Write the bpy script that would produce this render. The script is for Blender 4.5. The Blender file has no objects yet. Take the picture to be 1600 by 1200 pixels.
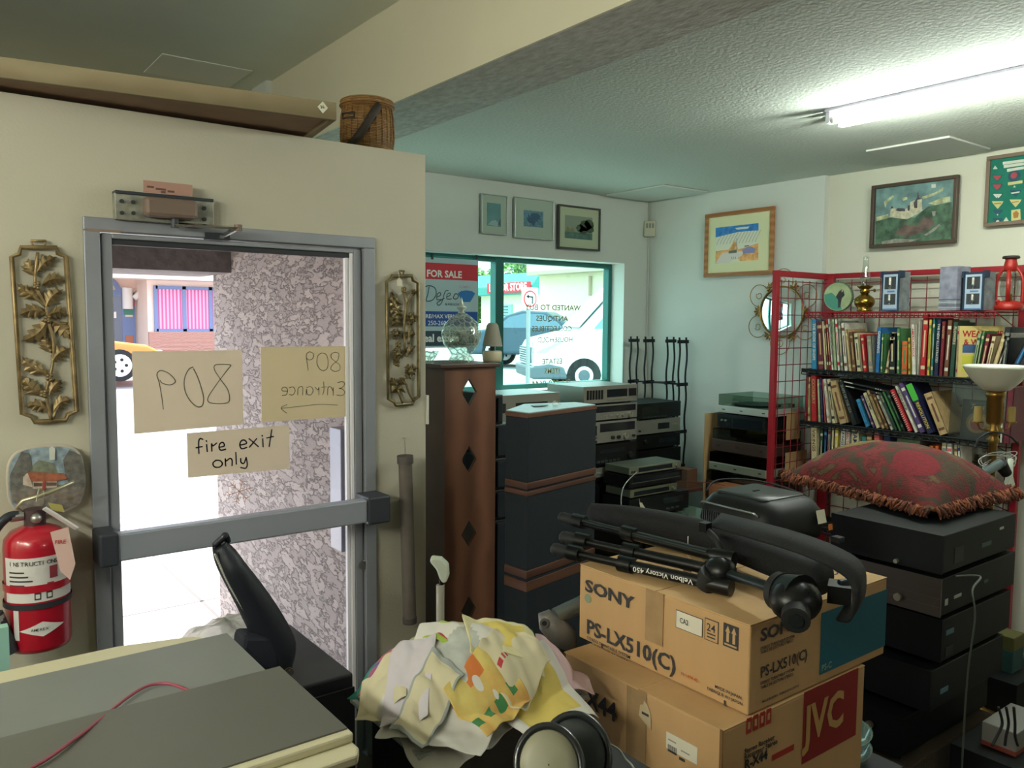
import bpy, bmesh, math, random
from math import sin, cos, pi, radians, sqrt
from mathutils import Matrix, Vector, noise
random.seed(7)
SC = bpy.context.scene
COL = SC.collection

# ------------------------------------------------------------------ camera
F_PX, YAW, PITCH, ROLL, EYE = 1269.3, 37.06, 4.409, 0.405, 1.68
_a, _t, _r = radians(YAW), radians(PITCH), radians(ROLL)
FW = Vector((sin(_a)*cos(_t), cos(_a)*cos(_t), -sin(_t)))
_rt = Vector((cos(_a), -sin(_a), 0)); _up = _rt.cross(FW)
RT = _rt*cos(_r)+_up*sin(_r); UP = _up*cos(_r)-_rt*sin(_r)
EYEP = Vector((0, 0, EYE))
cam_d = bpy.data.cameras.new('camera'); cam = bpy.data.objects.new('camera', cam_d); COL.objects.link(cam)
cam_d.sensor_width = 36; cam_d.lens = 36*F_PX/1600; cam_d.clip_start = 0.02; cam_d.clip_end = 400
mw = Matrix((RT, UP, -FW)).transposed().to_4x4(); mw.translation = EYEP; cam.matrix_world = mw
SC.camera = cam

# ------------------------------------------------------------------ world, sun, exposure
SC.view_settings.view_transform = 'Standard'; SC.view_settings.look = 'None'
SC.view_settings.gamma = 1; SC.view_settings.use_curve_mapping = False
SC.view_settings.exposure = 0.66
W = bpy.data.worlds.new('world'); SC.world = W; W.use_nodes = True
_bg = W.node_tree.nodes['Background']; _bg.inputs[0].default_value = (0.80, 0.93, 1.0, 1); _bg.inputs[1].default_value = 2.6
sun_d = bpy.data.lights.new('sun', 'SUN'); sun_d.energy = 7.0; sun_d.angle = radians(0.6); sun_d.color = (1, 0.96, 0.88)
sun = bpy.data.objects.new('sun', sun_d); COL.objects.link(sun)
sun.rotation_euler = (radians(-21), radians(6), 0)   # high sun on the street side, slightly ahead
try:
    SC.cycles.max_bounces = 8; SC.cycles.diffuse_bounces = 5; SC.cycles.glossy_bounces = 4
    SC.cycles.transparent_max_bounces = 16; SC.cycles.transmission_bounces = 6
    SC.cycles.use_denoising = True; SC.cycles.sample_clamp_indirect = 6.0; SC.cycles.caustics_reflective = False; SC.cycles.caustics_refractive = False
except Exception: pass

def portal(loc, rot, sx, sy):
    d = bpy.data.lights.new('window_portal', 'AREA'); d.shape = 'RECTANGLE'; d.size = sx; d.size_y = sy; d.cycles.is_portal = True
    o = bpy.data.objects.new('window_portal', d); o.location = loc; o.rotation_euler = rot; COL.objects.link(o)
portal((3.0, 4.72, 1.68), (radians(-90), 0, 0), 2.9, 1.0)
portal((0.94, 4.75, 1.0), (radians(-90), 0, 0), 1.1, 2.1)

# ------------------------------------------------------------------ pixel of the photo -> point on a plane
def at(x, y, X=None, Y=None, Z=None, d=None):
    v = FW+RT*((x-800)/F_PX)+UP*((600-y)/F_PX)
    if X is not None: s = X/v.x
    elif Y is not None: s = Y/v.y
    elif Z is not None: s = (Z-EYE)/v.z
    else: s = d
    return EYEP+v*s

# ------------------------------------------------------------------ materials
def lin(c):
    r = []
    for k in c[:3]:
        k = k/255.0
        r.append(k/12.92 if k <= 0.04045 else ((k+0.055)/1.055)**2.4)
    return (r[0], r[1], r[2], 1)
_M = {}
def M(name, col=(128, 128, 128), rough=0.6, metal=0.0, var=0.0, vscale=8.0, bump=0.0, bscale=40.0, stretch=(1, 1, 1), emit=0.0, ecol=None, alpha=1.0, trans=0.0, spec=None, col2=None, coat=0.0):
    if name in _M: return _M[name]
    m = bpy.data.materials.new(name); m.use_nodes = True; nt = m.node_tree; b = nt.nodes['Principled BSDF']
    b.inputs['Base Color'].default_value = lin(col); b.inputs['Roughness'].default_value = rough; b.inputs['Metallic'].default_value = metal
    if spec is not None: b.inputs['Specular IOR Level'].default_value = spec
    if alpha < 1: b.inputs['Alpha'].default_value = alpha
    if trans: b.inputs['Transmission Weight'].default_value = trans
    if coat: b.inputs['Coat Weight'].default_value = coat
    if emit: b.inputs['Emission Color'].default_value = lin(ecol or col); b.inputs['Emission Strength'].default_value = emit
    tc = mp = None
    if var or bump or col2:
        tc = nt.nodes.new('ShaderNodeTexCoord'); mp = nt.nodes.new('ShaderNodeMapping'); mp.inputs['Scale'].default_value = stretch
        nt.links.new(tc.outputs['Object'], mp.inputs['Vector'])
    if var or col2:
        n = nt.nodes.new('ShaderNodeTexNoise'); n.inputs['Scale'].default_value = vscale; n.inputs['Detail'].default_value = 6
        nt.links.new(mp.outputs[0], n.inputs['Vector'])
        r = nt.nodes.new('ShaderNodeValToRGB'); a = lin(col)
        if col2: c2 = lin(col2); c1 = a
        else:
            c1 = tuple(k*(1-var) for k in a[:3])+(1,); c2 = tuple(min(1, k*(1+var)) for k in a[:3])+(1,)
        r.color_ramp.elements[0].position = 0.35; r.color_ramp.elements[1].position = 0.65
        r.color_ramp.elements[0].color = c1; r.color_ramp.elements[1].color = c2
        nt.links.new(n.outputs['Fac'], r.inputs[0]); nt.links.new(r.outputs[0], b.inputs['Base Color'])
    if bump:
        n2 = nt.nodes.new('ShaderNodeTexNoise'); n2.inputs['Scale'].default_value = bscale; n2.inputs['Detail'].default_value = 5
        nt.links.new(mp.outputs[0], n2.inputs['Vector'])
        bp = nt.nodes.new('ShaderNodeBump'); bp.inputs['Strength'].default_value = bump; bp.inputs['Distance'].default_value = 0.01
        nt.links.new(n2.outputs['Fac'], bp.inputs['Height']); nt.links.new(bp.outputs[0], b.inputs['Normal'])
    _M[name] = m
    return m
def glass(name, tint=(255, 255, 255), gloss=0.06, rough=0.02):
    if name in _M: return _M[name]
    m = bpy.data.materials.new(name); m.use_nodes = True; nt = m.node_tree; nt.nodes.clear()
    o = nt.nodes.new('ShaderNodeOutputMaterial'); mx = nt.nodes.new('ShaderNodeMixShader'); tr = nt.nodes.new('ShaderNodeBsdfTransparent'); gl = nt.nodes.new('ShaderNodeBsdfGlossy')
    tr.inputs[0].default_value = lin(tint); gl.inputs['Roughness'].default_value = rough; mx.inputs[0].default_value = gloss
    nt.links.new(tr.outputs[0], mx.inputs[1]); nt.links.new(gl.outputs[0], mx.inputs[2]); nt.links.new(mx.outputs[0], o.inputs[0])
    _M[name] = m
    return m
def weave(name, c1, c2, scale=60, axis='Z', dist=1.0, rough=.7, bumps=.6):
    """banded procedural (wood grain, wicker, corrugation)"""
    if name in _M: return _M[name]
    m = bpy.data.materials.new(name); m.use_nodes = True; nt = m.node_tree; b = nt.nodes['Principled BSDF']; b.inputs['Roughness'].default_value = rough
    tc = nt.nodes.new('ShaderNodeTexCoord'); w = nt.nodes.new('ShaderNodeTexWave'); w.inputs['Scale'].default_value = scale; w.inputs['Distortion'].default_value = dist
    w.inputs['Detail'].default_value = 3; w.bands_direction = axis
    nt.links.new(tc.outputs['Object'], w.inputs['Vector']); r = nt.nodes.new('ShaderNodeValToRGB'); r.color_ramp.elements[0].color = lin(c1); r.color_ramp.elements[1].color = lin(c2)
    nt.links.new(w.outputs['Fac'], r.inputs[0]); nt.links.new(r.outputs[0], b.inputs['Base Color'])
    if bumps:
        bp = nt.nodes.new('ShaderNodeBump'); bp.inputs['Strength'].default_value = bumps; bp.inputs['Distance'].default_value = .003
        nt.links.new(w.outputs['Fac'], bp.inputs['Height']); nt.links.new(bp.outputs[0], b.inputs['Normal'])
    _M[name] = m
    return m

# ------------------------------------------------------------------ mesh builder
def frame(o, xa, ya):
    x = Vector(xa).normalized(); z = x.cross(Vector(ya)).normalized(); y = z.cross(x)
    m = Matrix((x, y, z)).transposed().to_4x4(); m.translation = Vector(o)
    return m
def T(x=0, y=0, z=0): return Matrix.Translation((x, y, z))
def RZ(a): return Matrix.Rotation(a, 4, 'Z')
def RX(a): return Matrix.Rotation(a, 4, 'X')
def RY(a): return Matrix.Rotation(a, 4, 'Y')
FONTS = {}
class MB:
    def __init__(s, base=None): s.v = []; s.f = []; s.mi = []; s.sm = []; s.mats = []; s.B = base or Matrix.Identity(4)
    def _m(s, m):
        if m not in s.mats: s.mats.append(m)
        return s.mats.index(m)
    def add(s, vs, fs, m, smooth=False, X=None):
        k = len(s.v); Q = s.B @ X if X is not None else s.B
        for p in vs: s.v.append(Q @ Vector(p))
        i = s._m(m)
        for f in fs: s.f.append([k+j for j in f]); s.mi.append(i); s.sm.append(smooth)
        return s
    def box(s, lo, hi, m, X=None, faces=None):
        (a, b, c), (d, e, f) = lo, hi
        vs = [(a, b, c), (d, b, c), (d, e, c), (a, e, c), (a, b, f), (d, b, f), (d, e, f), (a, e, f)]
        fs = [(3, 2, 1, 0), (4, 5, 6, 7), (0, 1, 5, 4), (1, 2, 6, 5), (2, 3, 7, 6), (3, 0, 4, 7)]
        return s.add(vs, fs, m, False, X)
    def cbox(s, c, sz, m, X=None):
        return s.box([c[i]-sz[i]/2 for i in range(3)], [c[i]+sz[i]/2 for i in range(3)], m, X)
    def quad(s, a, b, c, d, m): return s.add([a, b, c, d], [(0, 1, 2, 3)], m)
    def prism(s, poly, z0, z1, m, X=None, m2=None):
        n = len(poly); vs = [(p[0], p[1], z0) for p in poly]+[(p[0], p[1], z1) for p in poly]
        ar = sum(poly[i][0]*poly[(i+1) % n][1]-poly[(i+1) % n][0]*poly[i][1] for i in range(n))
        o = list(range(n)) if ar > 0 else list(range(n))[::-1]
        fs = [tuple(reversed(o)), tuple(n+i for i in o)]
        for k in range(n):
            i, j = o[k], o[(k+1) % n]; fs.append((i, j, n+j, n+i))
        return s.add(vs, fs, m, False, X)
    def cyl(s, p0, p1, r0, m, r1=None, n=16, caps=True, X=None, smooth=True):
        p0, p1 = Vector(p0), Vector(p1); r1 = r0 if r1 is None else r1; d = (p1-p0).normalized()
        u = d.orthogonal().normalized(); w = d.cross(u)
        vs = []
        for p, r in ((p0, r0), (p1, r1)):
            for k in range(n):
                a = 2*pi*k/n; vs.append(p+(u*cos(a)+w*sin(a))*r)
        s.add(vs, [(k, (k+1) % n, n+(k+1) % n, n+k) for k in range(n)], m, smooth, X)
        if caps:
            s.add(vs[:n], [tuple(reversed(range(n)))], m, False, X); s.add(vs[n:], [tuple(range(n))], m, False, X)
        return s
    def tube(s, pts, r, m, n=6, closed=False, X=None):
        pts = [Vector(p) for p in pts]; N = len(pts); vs = []; u = None
        for i, p in enumerate(pts):
            a = pts[(i-1) % N] if (closed or i) else p; b = pts[(i+1) % N] if (closed or i < N-1) else p
            t = (b-a); t = t.normalized() if t.length > 1e-9 else Vector((0, 0, 1))
            u = t.orthogonal().normalized() if u is None else (u-t*u.dot(t)).normalized()
            w = t.cross(u); rr = r[i] if isinstance(r, (list, tuple)) else r
            for k in range(n):
                q = 2*pi*k/n; vs.append(p+(u*cos(q)+w*sin(q))*rr)
        fs = []
        for i in range(N if closed else N-1):
            j = (i+1) % N
            for k in range(n): fs.append((i*n+k, i*n+(k+1) % n, j*n+(k+1) % n, j*n+k))
        if not closed: fs.append(tuple(reversed(range(n)))); fs.append(tuple((N-1)*n+k for k in range(n)))
        return s.add(vs, fs, m, True, X)
    def lathe(s, prof, m, n=24, X=None, cap=True):
        vs = []; N = len(prof)
        for (r, z) in prof:
            for k in range(n): a = 2*pi*k/n; vs.append((r*cos(a), r*sin(a), z))
        fs = [(i*n+k, i*n+(k+1) % n, (i+1)*n+(k+1) % n, (i+1)*n+k) for i in range(N-1) for k in range(n)]
        if cap:
            if prof[0][0] > 1e-5: fs.append(tuple(reversed(range(n))))
            if prof[-1][0] > 1e-5: fs.append(tuple((N-1)*n+k for k in range(n)))
        return s.add(vs, fs, m, True, X)
    def ball(s, c, r, m, n=12, sc=(1, 1, 1), X=None):
        h = max(4, n//2); Q = T(*c) @ Matrix.Diagonal((sc[0], sc[1], sc[2], 1))
        return s.lathe([(max(1e-6, r*sin(pi*i/h)), -r*cos(pi*i/h)) for i in range(h+1)], m, n, (X @ Q) if X is not None else Q, cap=False)
    def disc(s, c, r, m, X=None, n=24, h=.0006):
        return s.prism([(c[0]+r*cos(2*pi*k/n), c[1]+r*sin(2*pi*k/n)) for k in range(n)], 0, h, m, X)
    def stroke(s, pts, w, m, X, h=.0006):
        """flat pen stroke in the local XY plane of X"""
        for i in range(len(pts)-1):
            a, b = Vector(pts[i][:2]), Vector(pts[i+1][:2]); d = b-a
            if d.length < 1e-7: continue
            d.normalize(); e = Vector((-d.y, d.x))*w/2; f = d*w*.3
            q = [a-f+e, a-f-e, b+f-e, b+f+e]; s.add([(p.x, p.y, h) for p in q], [(0, 1, 2, 3)], m, False, X)
        return s
    def text(s, body, size, m, X, align='LEFT', bold=0.0, sx=1.0, shear=0, h=.0008, space=1.0):
        key = (body, align, bold, shear, space)
        if key not in FONTS:
            c = bpy.data.curves.new('lettering', 'FONT'); c.body = body; c.size = 1; c.align_x = align; c.offset = bold; c.shear = shear; c.space_character = space; c.resolution_u = 2
            o = bpy.data.objects.new('lettering', c); COL.objects.link(o)
            me = bpy.data.meshes.new_from_object(o.evaluated_get(bpy.context.evaluated_depsgraph_get()))
            FONTS[key] = ([tuple(v.co) for v in me.vertices], [tuple(p.vertices) for p in me.polygons])
            bpy.data.objects.remove(o); bpy.data.curves.remove(c); bpy.data.meshes.remove(me)
        vs, fs = FONTS[key]
        return s.add([(p[0]*size*sx, p[1]*size, h) for p in vs], fs, m, False, X)
    def build(s, name, parent=None, bevel=0.0, seg=2, smooth_all=False, label=None, subsurf=0, solid=0.0):
        me = bpy.data.meshes.new(name); me.from_pydata([tuple(v) for v in s.v], [], s.f)
        for m in s.mats: me.materials.append(m)
        me.polygons.foreach_set('material_index', s.mi); me.polygons.foreach_set('use_smooth', [True if smooth_all else x for x in s.sm]); me.update()
        o = bpy.data.objects.new(name, me); COL.objects.link(o)
        if parent is not None: o.parent = parent
        if solid: md = o.modifiers.new('solid', 'SOLIDIFY'); md.thickness = solid; md.offset = 0
        if bevel: md = o.modifiers.new('bevel', 'BEVEL'); md.width = bevel; md.segments = seg; md.limit_method = 'ANGLE'; md.angle_limit = radians(40)
        if subsurf: md = o.modifiers.new('sub', 'SUBSURF'); md.levels = subsurf; md.render_levels = subsurf
        if label: o['label'] = label
        return o
def tag(o, label=None, cat=None, group=None, kind=None):
    if label: o['label'] = label
    if cat: o['category'] = cat
    if group: o['group'] = group
    if kind: o['kind'] = kind
    return o
def thing(name, label, cat, loc=(0, 0, 0), rz=0.0, group=None, rot=None):
    o = bpy.data.objects.new(name, None); o.empty_display_size = .05; COL.objects.link(o); o.location = loc
    o.rotation_euler = rot if rot else (0, 0, rz)
    return tag(o, label, cat, group)
def struct(o, label=None): o['kind'] = 'structure'; (o.__setitem__('label', label) if label else None); return o
def dup(root, loc=None, rz=None, label=None, group=None):
    def cp(o, par):
        c = o.copy(); COL.objects.link(c); c.parent = par
        for ch in [x for x in kids.get(o, [])]: cp(ch, c)
        return c
    kids = {}
    for o in bpy.data.objects:
        if o.parent: kids.setdefault(o.parent, []).append(o)
    r = cp(root, None)
    if loc is not None: r.location = loc
    if rz is not None: r.rotation_euler = (0, 0, rz)
    if label: r['label'] = label
    if group: r['group'] = group
    return r
def arc(cx, cy, r, a0, a1, n=12, ry=None):
    ry = r if ry is None else ry
    return [(cx+r*cos(radians(a0+(a1-a0)*k/n)), cy+ry*sin(radians(a0+(a1-a0)*k/n))) for k in range(n+1)]
def rrect(x0, y0, x1, y1, r, n=5):
    return arc(x1-r, y1-r, r, 0, 90, n)+arc(x0+r, y1-r, r, 90, 180, n)+arc(x0+r, y0+r, r, 180, 270, n)+arc(x1-r, y0+r, r, 270, 360, n)
XN = lambda o: frame(o, (1, 0, 0), (0, 0, 1))       # sheet facing the room on a wall of constant Y
YN = lambda o: frame(o, (0, -1, 0), (0, 0, 1))      # sheet facing -X
def white(n, c=(235, 235, 230), **k): return M(n, c, **k)
# ================================================================== the setting
YD, YW, XR, XR2 = 2.75, 4.413, 4.643, 4.69      # door wall, window wall, right wall (two depths)
ZC, ZL, ZB, ZV = 2.60, 2.975, 2.58, 2.317       # right ceiling, left ceiling, beam bottom, vestibule top
wallp = M('cream_wall_paint', (192, 187, 168), .75, var=.03, vscale=1.5, bump=.08, bscale=120)
wallw = M('pale_wall_paint', (208, 212, 206), .75, var=.02, vscale=1.5, bump=.06, bscale=120)
ceilm = M('textured_ceiling', (205, 210, 202), .9, var=.04, vscale=60, bump=.4, bscale=60)
knock = M('knockdown_texture', (196, 194, 188), .85, bump=.6, bscale=38, col2=(172, 168, 160), vscale=42, stretch=(1, .5, 1))
smoothc = M('smooth_ceiling', (222, 225, 212), .9, var=.03, vscale=2)
beamc = M('beam_paint', (214, 209, 185), .8, var=.02, vscale=2)
carpet = M('brown_grey_carpet', (88, 74, 62), .95, var=.3, vscale=150, bump=.6, bscale=400)

def S(name, mb, label=None, bevel=0): return struct(mb.build(name, bevel=bevel), label)
f = MB(); f.box((-3.2, -4.2, -.12), (4.9, YD+.11, 0), carpet); f.box((1.5, YD+.11, -.12), (4.9, 4.66, 0), carpet); S('floor', f)
# door wall with its opening
DX0, DX1, DZ = .455, 1.425, 1.985
w = MB()
w.box((-3.2, YD, 0), (DX0, YD+.12, ZV), wallp); w.box((DX1, YD, 0), (1.65, YD+.12, ZV), wallp); w.box((DX0, YD, DZ), (DX1, YD+.12, ZV), wallp)
S('wall_front', w)
# the vestibule: side skins and lid (stucco shows in the recess)
stucco = bpy.data.materials.new('rough_stucco'); stucco.use_nodes = True
_nt = stucco.node_tree; _b = _nt.nodes['Principled BSDF']; _b.inputs['Roughness'].default_value = .95
_tc = _nt.nodes.new('ShaderNodeTexCoord'); _mp = _nt.nodes.new('ShaderNodeMapping'); _mp.inputs['Scale'].default_value = (1, .38, 1)
_nt.links.new(_tc.outputs['Object'], _mp.inputs[0])
_n1 = _nt.nodes.new('ShaderNodeTexNoise'); _n1.inputs['Scale'].default_value = 30; _n1.inputs['Detail'].default_value = 6; _n1.inputs['Distortion'].default_value = .25; _n1.inputs['Roughness'].default_value = .62
_n2 = _nt.nodes.new('ShaderNodeTexNoise'); _n2.inputs['Scale'].default_value = 85; _n2.inputs['Detail'].default_value = 4
_nt.links.new(_mp.outputs[0], _n1.inputs[0]); _nt.links.new(_mp.outputs[0], _n2.inputs[0])
_r1 = _nt.nodes.new('ShaderNodeValToRGB'); _r1.color_ramp.elements[0].position = .46; _r1.color_ramp.elements[1].position = .53
_nt.links.new(_n1.outputs[0], _r1.inputs[0])
_mx = _nt.nodes.new('ShaderNodeMath'); _mx.operation = 'MULTIPLY_ADD'; _mx.inputs[1].default_value = .45
_nt.links.new(_n2.outputs[0], _mx.inputs[0]); _nt.links.new(_r1.outputs[0], _mx.inputs[2])
_bp = _nt.nodes.new('ShaderNodeBump'); _bp.inputs['Strength'].default_value = 1; _bp.inputs['Distance'].default_value = .006
_nt.links.new(_mx.outputs[0], _bp.inputs['Height']); _nt.links.new(_bp.outputs[0], _b.inputs['Normal'])
_cr = _nt.nodes.new('ShaderNodeValToRGB'); _e = _cr.color_ramp.elements; _e[0].position = .455; _e[0].color = lin((206, 194, 188)); _e[1].position = .56; _e[1].color = lin((190, 178, 173))
_k = _e.new(.485); _k.color = lin((200, 188, 182)); _k = _e.new(.50); _k.color = lin((132, 120, 117)); _k = _e.new(.515); _k.color = lin((184, 172, 167))  # narrow dark band paints crevice shade around the stucco patches
_nt.links.new(_n1.outputs[0], _cr.inputs[0]); _m2 = _nt.nodes.new('ShaderNodeMixRGB'); _m2.blend_type = 'MULTIPLY'; _m2.inputs[0].default_value = .15
_nt.links.new(_cr.outputs[0], _m2.inputs[1]); _nt.links.new(_n2.outputs[0], _m2.inputs[2]); _nt.links.new(_m2.outputs[0], _b.inputs['Base Color'])
w = MB(); w.box((DX1-.005, YD+.12, -.1), (DX1+.1, 4.66, ZV-.031), stucco); w.box((DX1+.1, YD+.12, 0), (1.65, 4.66, ZV-.031), wallw)
S('wall_recess', w)
w = MB(); w.box((-3.2, YD+.12, ZV-.03), (1.65, 4.9, ZV), beamc); S('trim_1', w, 'plain lid on top of the low entrance box')
w = MB(); w.box((-3.2, 4.9, ZV-.1), (1.69, 5.02, 3.2), wallp); S('wall_street', w)
grey = M('grey_stucco_header', (128, 122, 122), .95, bump=.8, bscale=30, var=.15, vscale=25)
w = MB(); w.box((-3.2, 4.35, 1.925), (DX1-.005, 4.9, ZV-.031), grey); w.box((-3.2, YD+.12, 2.2), (DX1-.005, 4.35, ZV), grey); S('trim_2', w, 'grey stucco header over the recessed doorway')
# window wall
WX0, WX1, WZ0, WZ1 = 1.9, 4.385, 1.20, 2.12
w = MB()
w.box((1.65, YW, 0), (5.3, YW+.23, WZ0), wallw); w.box((1.65, YW, WZ1), (5.3, YW+.23, ZC+.5), wallw); w.box((1.65, YW+.23, ZV-.1), (1.69, 4.9, ZB), wallw)
w.box((1.65, YW, WZ0), (WX0, YW+.23, WZ1), wallw); w.box((WX1, YW, WZ0), (5.3, YW+.23, WZ1), wallw)
S('wall_back', w)
w = MB(); w.box((XR, 2.93, 0), (XR+.6, YW, ZC), wallw); w.box((XR2, -4.2, 0), (XR2+.6, 2.93, ZC), M('right_wall_paint', (208, 208, 192), .75, var=.02, vscale=1.5, bump=.06, bscale=120)); S('wall_right', w)
w = MB(); w.box((-3.3, -4.2, 0), (-3.2, 4.9, 3.1), wallp); S('wall_left', w)
w = MB(); w.box((-3.3, -4.3, 0), (5.2, -4.2, 3.1), M('brown_shop_wall', (84, 74, 62), .9)); S('wall_rear', w)
w = MB(); w.box((2.0, -4.2, ZC), (5.2, YW+.3, ZC+.12), ceilm); S('ceiling', w)
w = MB(); w.box((-3.3, -4.2, ZL), (1.68, 4.95, ZL+.12), smoothc); S('ceiling_left', w)
w = MB(); w.box((1.68, -4.2, ZB), (1.69, 4.9, 3.1), beamc); w.box((1.69, -4.2, ZB), (2.02, YW+.02, 3.1), knock); S('trim_3', w, 'dropped beam between the high and low ceilings')
# ---- window
alum = M('green_aluminium', (44, 104, 98), .45, .3); bronze = alum
win = thing('window_1', None, None, (0, 0, 0)); win['kind'] = 'structure'; win['label'] = 'wide green framed shop window with a centre mullion'
del_keys = [k for k in ('category',) if k in win.keys()]
YG = 4.575
m = MB(); t = .035
m.box((WX0, YG-.03, WZ1-t), (WX1, YG+.03, WZ1), alum); m.box((WX0, YG-.03, WZ0), (WX1, YG+.03, WZ0+t), alum)
m.box((WX0, YG-.03, WZ0+t), (WX0+t, YG+.03, WZ1-t), alum); m.box((WX1-t, YG-.03, WZ0+t), (WX1, YG+.03, WZ1-t), alum)
m.build('window_frame', win, .003)
mx = at(776, 500, Y=YG).x
m = MB(); m.box((mx-.035, YG-.035, WZ0), (mx+.035, YG+.03, WZ1), alum); m.build('mullion', win, .003)
pane = glass('tinted_window_glass', (228, 252, 248), .04)
for a, b in ((WX0+.03, mx-.03), (mx+.03, WX1-.03)):
    m = MB(); m.box((a, YG-.003, WZ0+.03), (b, YG+.003, WZ1-.03), pane); m.build('pane', win)
m = MB(); m.box((WX0-.0, YW-.005, WZ0-.03), (WX1, YG-.02, WZ0+.002), white('sill_paint', (222, 226, 222))); m.build('window_sill', win)
gold = M('faded_gold_lettering', (150, 138, 84), .5)
m = MB()
for body, px, py, hh, sx in (('WANTED TO BUY', 865, 482, .052, 1.02), ('ANTIQUES', 863, 499, .052, 1.0), ('COLLECTIBLES', 863, 515, .052, .92), ('HOUSEHOLD', 868, 532, .052, .9),
                             ('ESTATE', 863, 566, .052, .92), ('ITEMS', 863, 581, .052, .9), ('PH. 550-0644', 862, 600, .056, .98)):
    p = at(px, py, Y=YG-.006); m.text(body, hh*1.05, gold, frame((p.x, YG-.006, p.z-.012), (-1, 0, 0), (0, 0, 1)), 'CENTER', .012, sx*1.15)
m.build('lettering', win, label='gold mirrored window lettering')
# ---- door
dr = thing('door_1', None, None, (0, 0, 0)); dr['kind'] = 'structure'; dr['label'] = 'grey aluminium glass fire exit door'
dal = M('door_aluminium', (150, 153, 160), .45, .25, var=.06, vscale=6); dal2 = M('dark_door_gap', (48, 50, 54), .6); chrome = M('chrome', (225, 225, 225), .18, 1.0)
m = MB()
m.box((DX0, YD-.015, 0), (DX0+.045, YD+.12, DZ-.0401), dal); m.box((DX1-.045, YD-.015, 0), (DX1, YD+.12, DZ-.0401), dal); m.box((DX0, YD-.015, DZ-.04), (DX1, YD+.12, DZ), dal)
m.build('door_frame', dr, .003)
gx0, gx1 = .535, 1.345; gz1 = 1.925
m = MB(); a, b = DX0+.05, DX1-.05
m.box((a, YD, .02), (gx0, YD+.045, DZ-.045), dal); m.box((gx1, YD, .02), (b, YD+.045, DZ-.045), dal); m.box((gx0, YD, gz1), (gx1, YD+.045, DZ-.045), dal); m.box((gx0, YD, .02), (gx1, YD+.045, .24), dal)
m.box((gx0, YD+.008, gz1-.018), (gx1, YD+.03, gz1), dal2)
m.build('door_leaf', dr, .003)
m = MB(); wt = white('bright_trim', (238, 236, 240)); m.box((gx1-.014, YD+.004, .24), (gx1-.002, YD+.026, gz1), wt); m.box((gx1-.03, YD+.01, .24), (gx1-.018, YD+.026, gz1), wt)
m.build('glazing_bead', dr)
m = MB(); m.box((gx0, YD+.018, .24), (gx1, YD+.024, gz1), glass('clear_door_glass', (248, 246, 250), .04)); m.build('pane', dr)
bar = MB(); zb = at(360, 826, Y=2.66).z
bar.box((DX0+.01, 2.63, zb-.045), (1.335, 2.675, zb+.04), M('crash_bar_metal', (160, 165, 176), .45, .3)); bo = bar.build('crash_bar', dr, .006)
m = MB(); dk = M('dark_grey_plastic', (50, 54, 62), .5); m.box((DX0-.005, 2.62, zb-.055), (DX0+.05, YD-.016, zb+.048), dk); m.box((1.335, 2.622, zb-.055), (1.425, YD-.016, zb+.048), dk); m.build('end_cap', bo, .008)
m = MB(); hx = at(534, 800, Y=2.86).x
m.box((hx-.03, 2.80, .80), (hx+.03, 2.90, 1.27), M('satin_pull', (150, 152, 160), .35, .6)); m.box((hx+.028, 2.80, .80), (hx+.05, 2.84, 1.27), dal); m.build('pull_handle', dr, .004)
m = MB(); p = at(567, 883, Y=YD-.005); m.cyl((p.x, YD-.012, p.z), (p.x, YD+.01, p.z), .016, M('lock_steel', (150, 150, 150), .3, .9), n=20); m.cyl((p.x+.018, YD-.005, p.z), (p.x+.018, YD+.01, p.z), .018, wt, n=20); m.build('lock', dr)
m = MB()
for y0, y1 in ((755, 785), (806, 865)):
    p, q = at(575, y0, Y=YD), at(575, y1, Y=YD); m.box((p.x-.004, YD-.004, q.z), (p.x+.004, YD+.002, p.z), wt)
m.build('latch_gap_plate', dr)
cl = MB(); p0, p1 = at(178, 335, Y=YD-.03), at(332, 320, Y=YD-.03)
x0, x1 = p0.x+.002, p1.x; z0, z1 = DZ-.005, DZ+.078
plate = M('worn_closer_plate', (150, 150, 138), .5, .4, var=.25, vscale=30); body = M('closer_body', (122, 104, 92), .55, .2)
cl.box((x0, YD-.04, z0), (x1, YD-.001, z1), plate); cl.box((x0, YD-.045, z1-.006), (x1, YD, z1+.004), dk)
co = cl.build('door_closer', dr, .002)
m = MB(); m.box((x0+.075, YD-.085, z0+.012), (x1-.06, YD-.038, z1-.01), body); m.build('closer_body', co, .012)
m = MB()
for q in ((.018, .02), (.018, .055), (.05, .055), (.05, .022)): m.cyl((x0+q[0], YD-.046, z0+q[1]), (x0+q[0], YD-.038, z0+q[1]), .006, dk, n=10)
for q in ((.03, .02), (.03, .055)): m.cyl((x1-q[0], YD-.046, z0+q[1]), (x1-q[0], YD-.038, z0+q[1]), .006, dk, n=10)
m.build('screws', co)
m = MB(); pa = Vector(((x0+x1)/2+.02, YD-.06, z0-.005)); pb = at(372, 356, Y=YD-.12); pc = at(345, 370, Y=YD-.02)
m.box((-.0, -.012, -.004), ((pb-pa).length, .012, .004), chrome, frame(pa, pb-pa, (0, 1, .3))); m.cyl(pa+Vector((0, 0, .02)), pa-Vector((0, 0, .01)), .012, dk)
m.box((0, -.007, -.004), ((pc-pb).length, .007, .004), chrome, frame(pb, pc-pb, (0, .4, 1))); m.cyl(pb+Vector((0, 0, .01)), pb-Vector((0, 0, .01)), .012, body)
m.box((pc.x-.05, YD-.02, pc.z-.01), (pc.x+.03, YD-.001, pc.z+.012), dk)
m.build('closer_arm', co)
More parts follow.
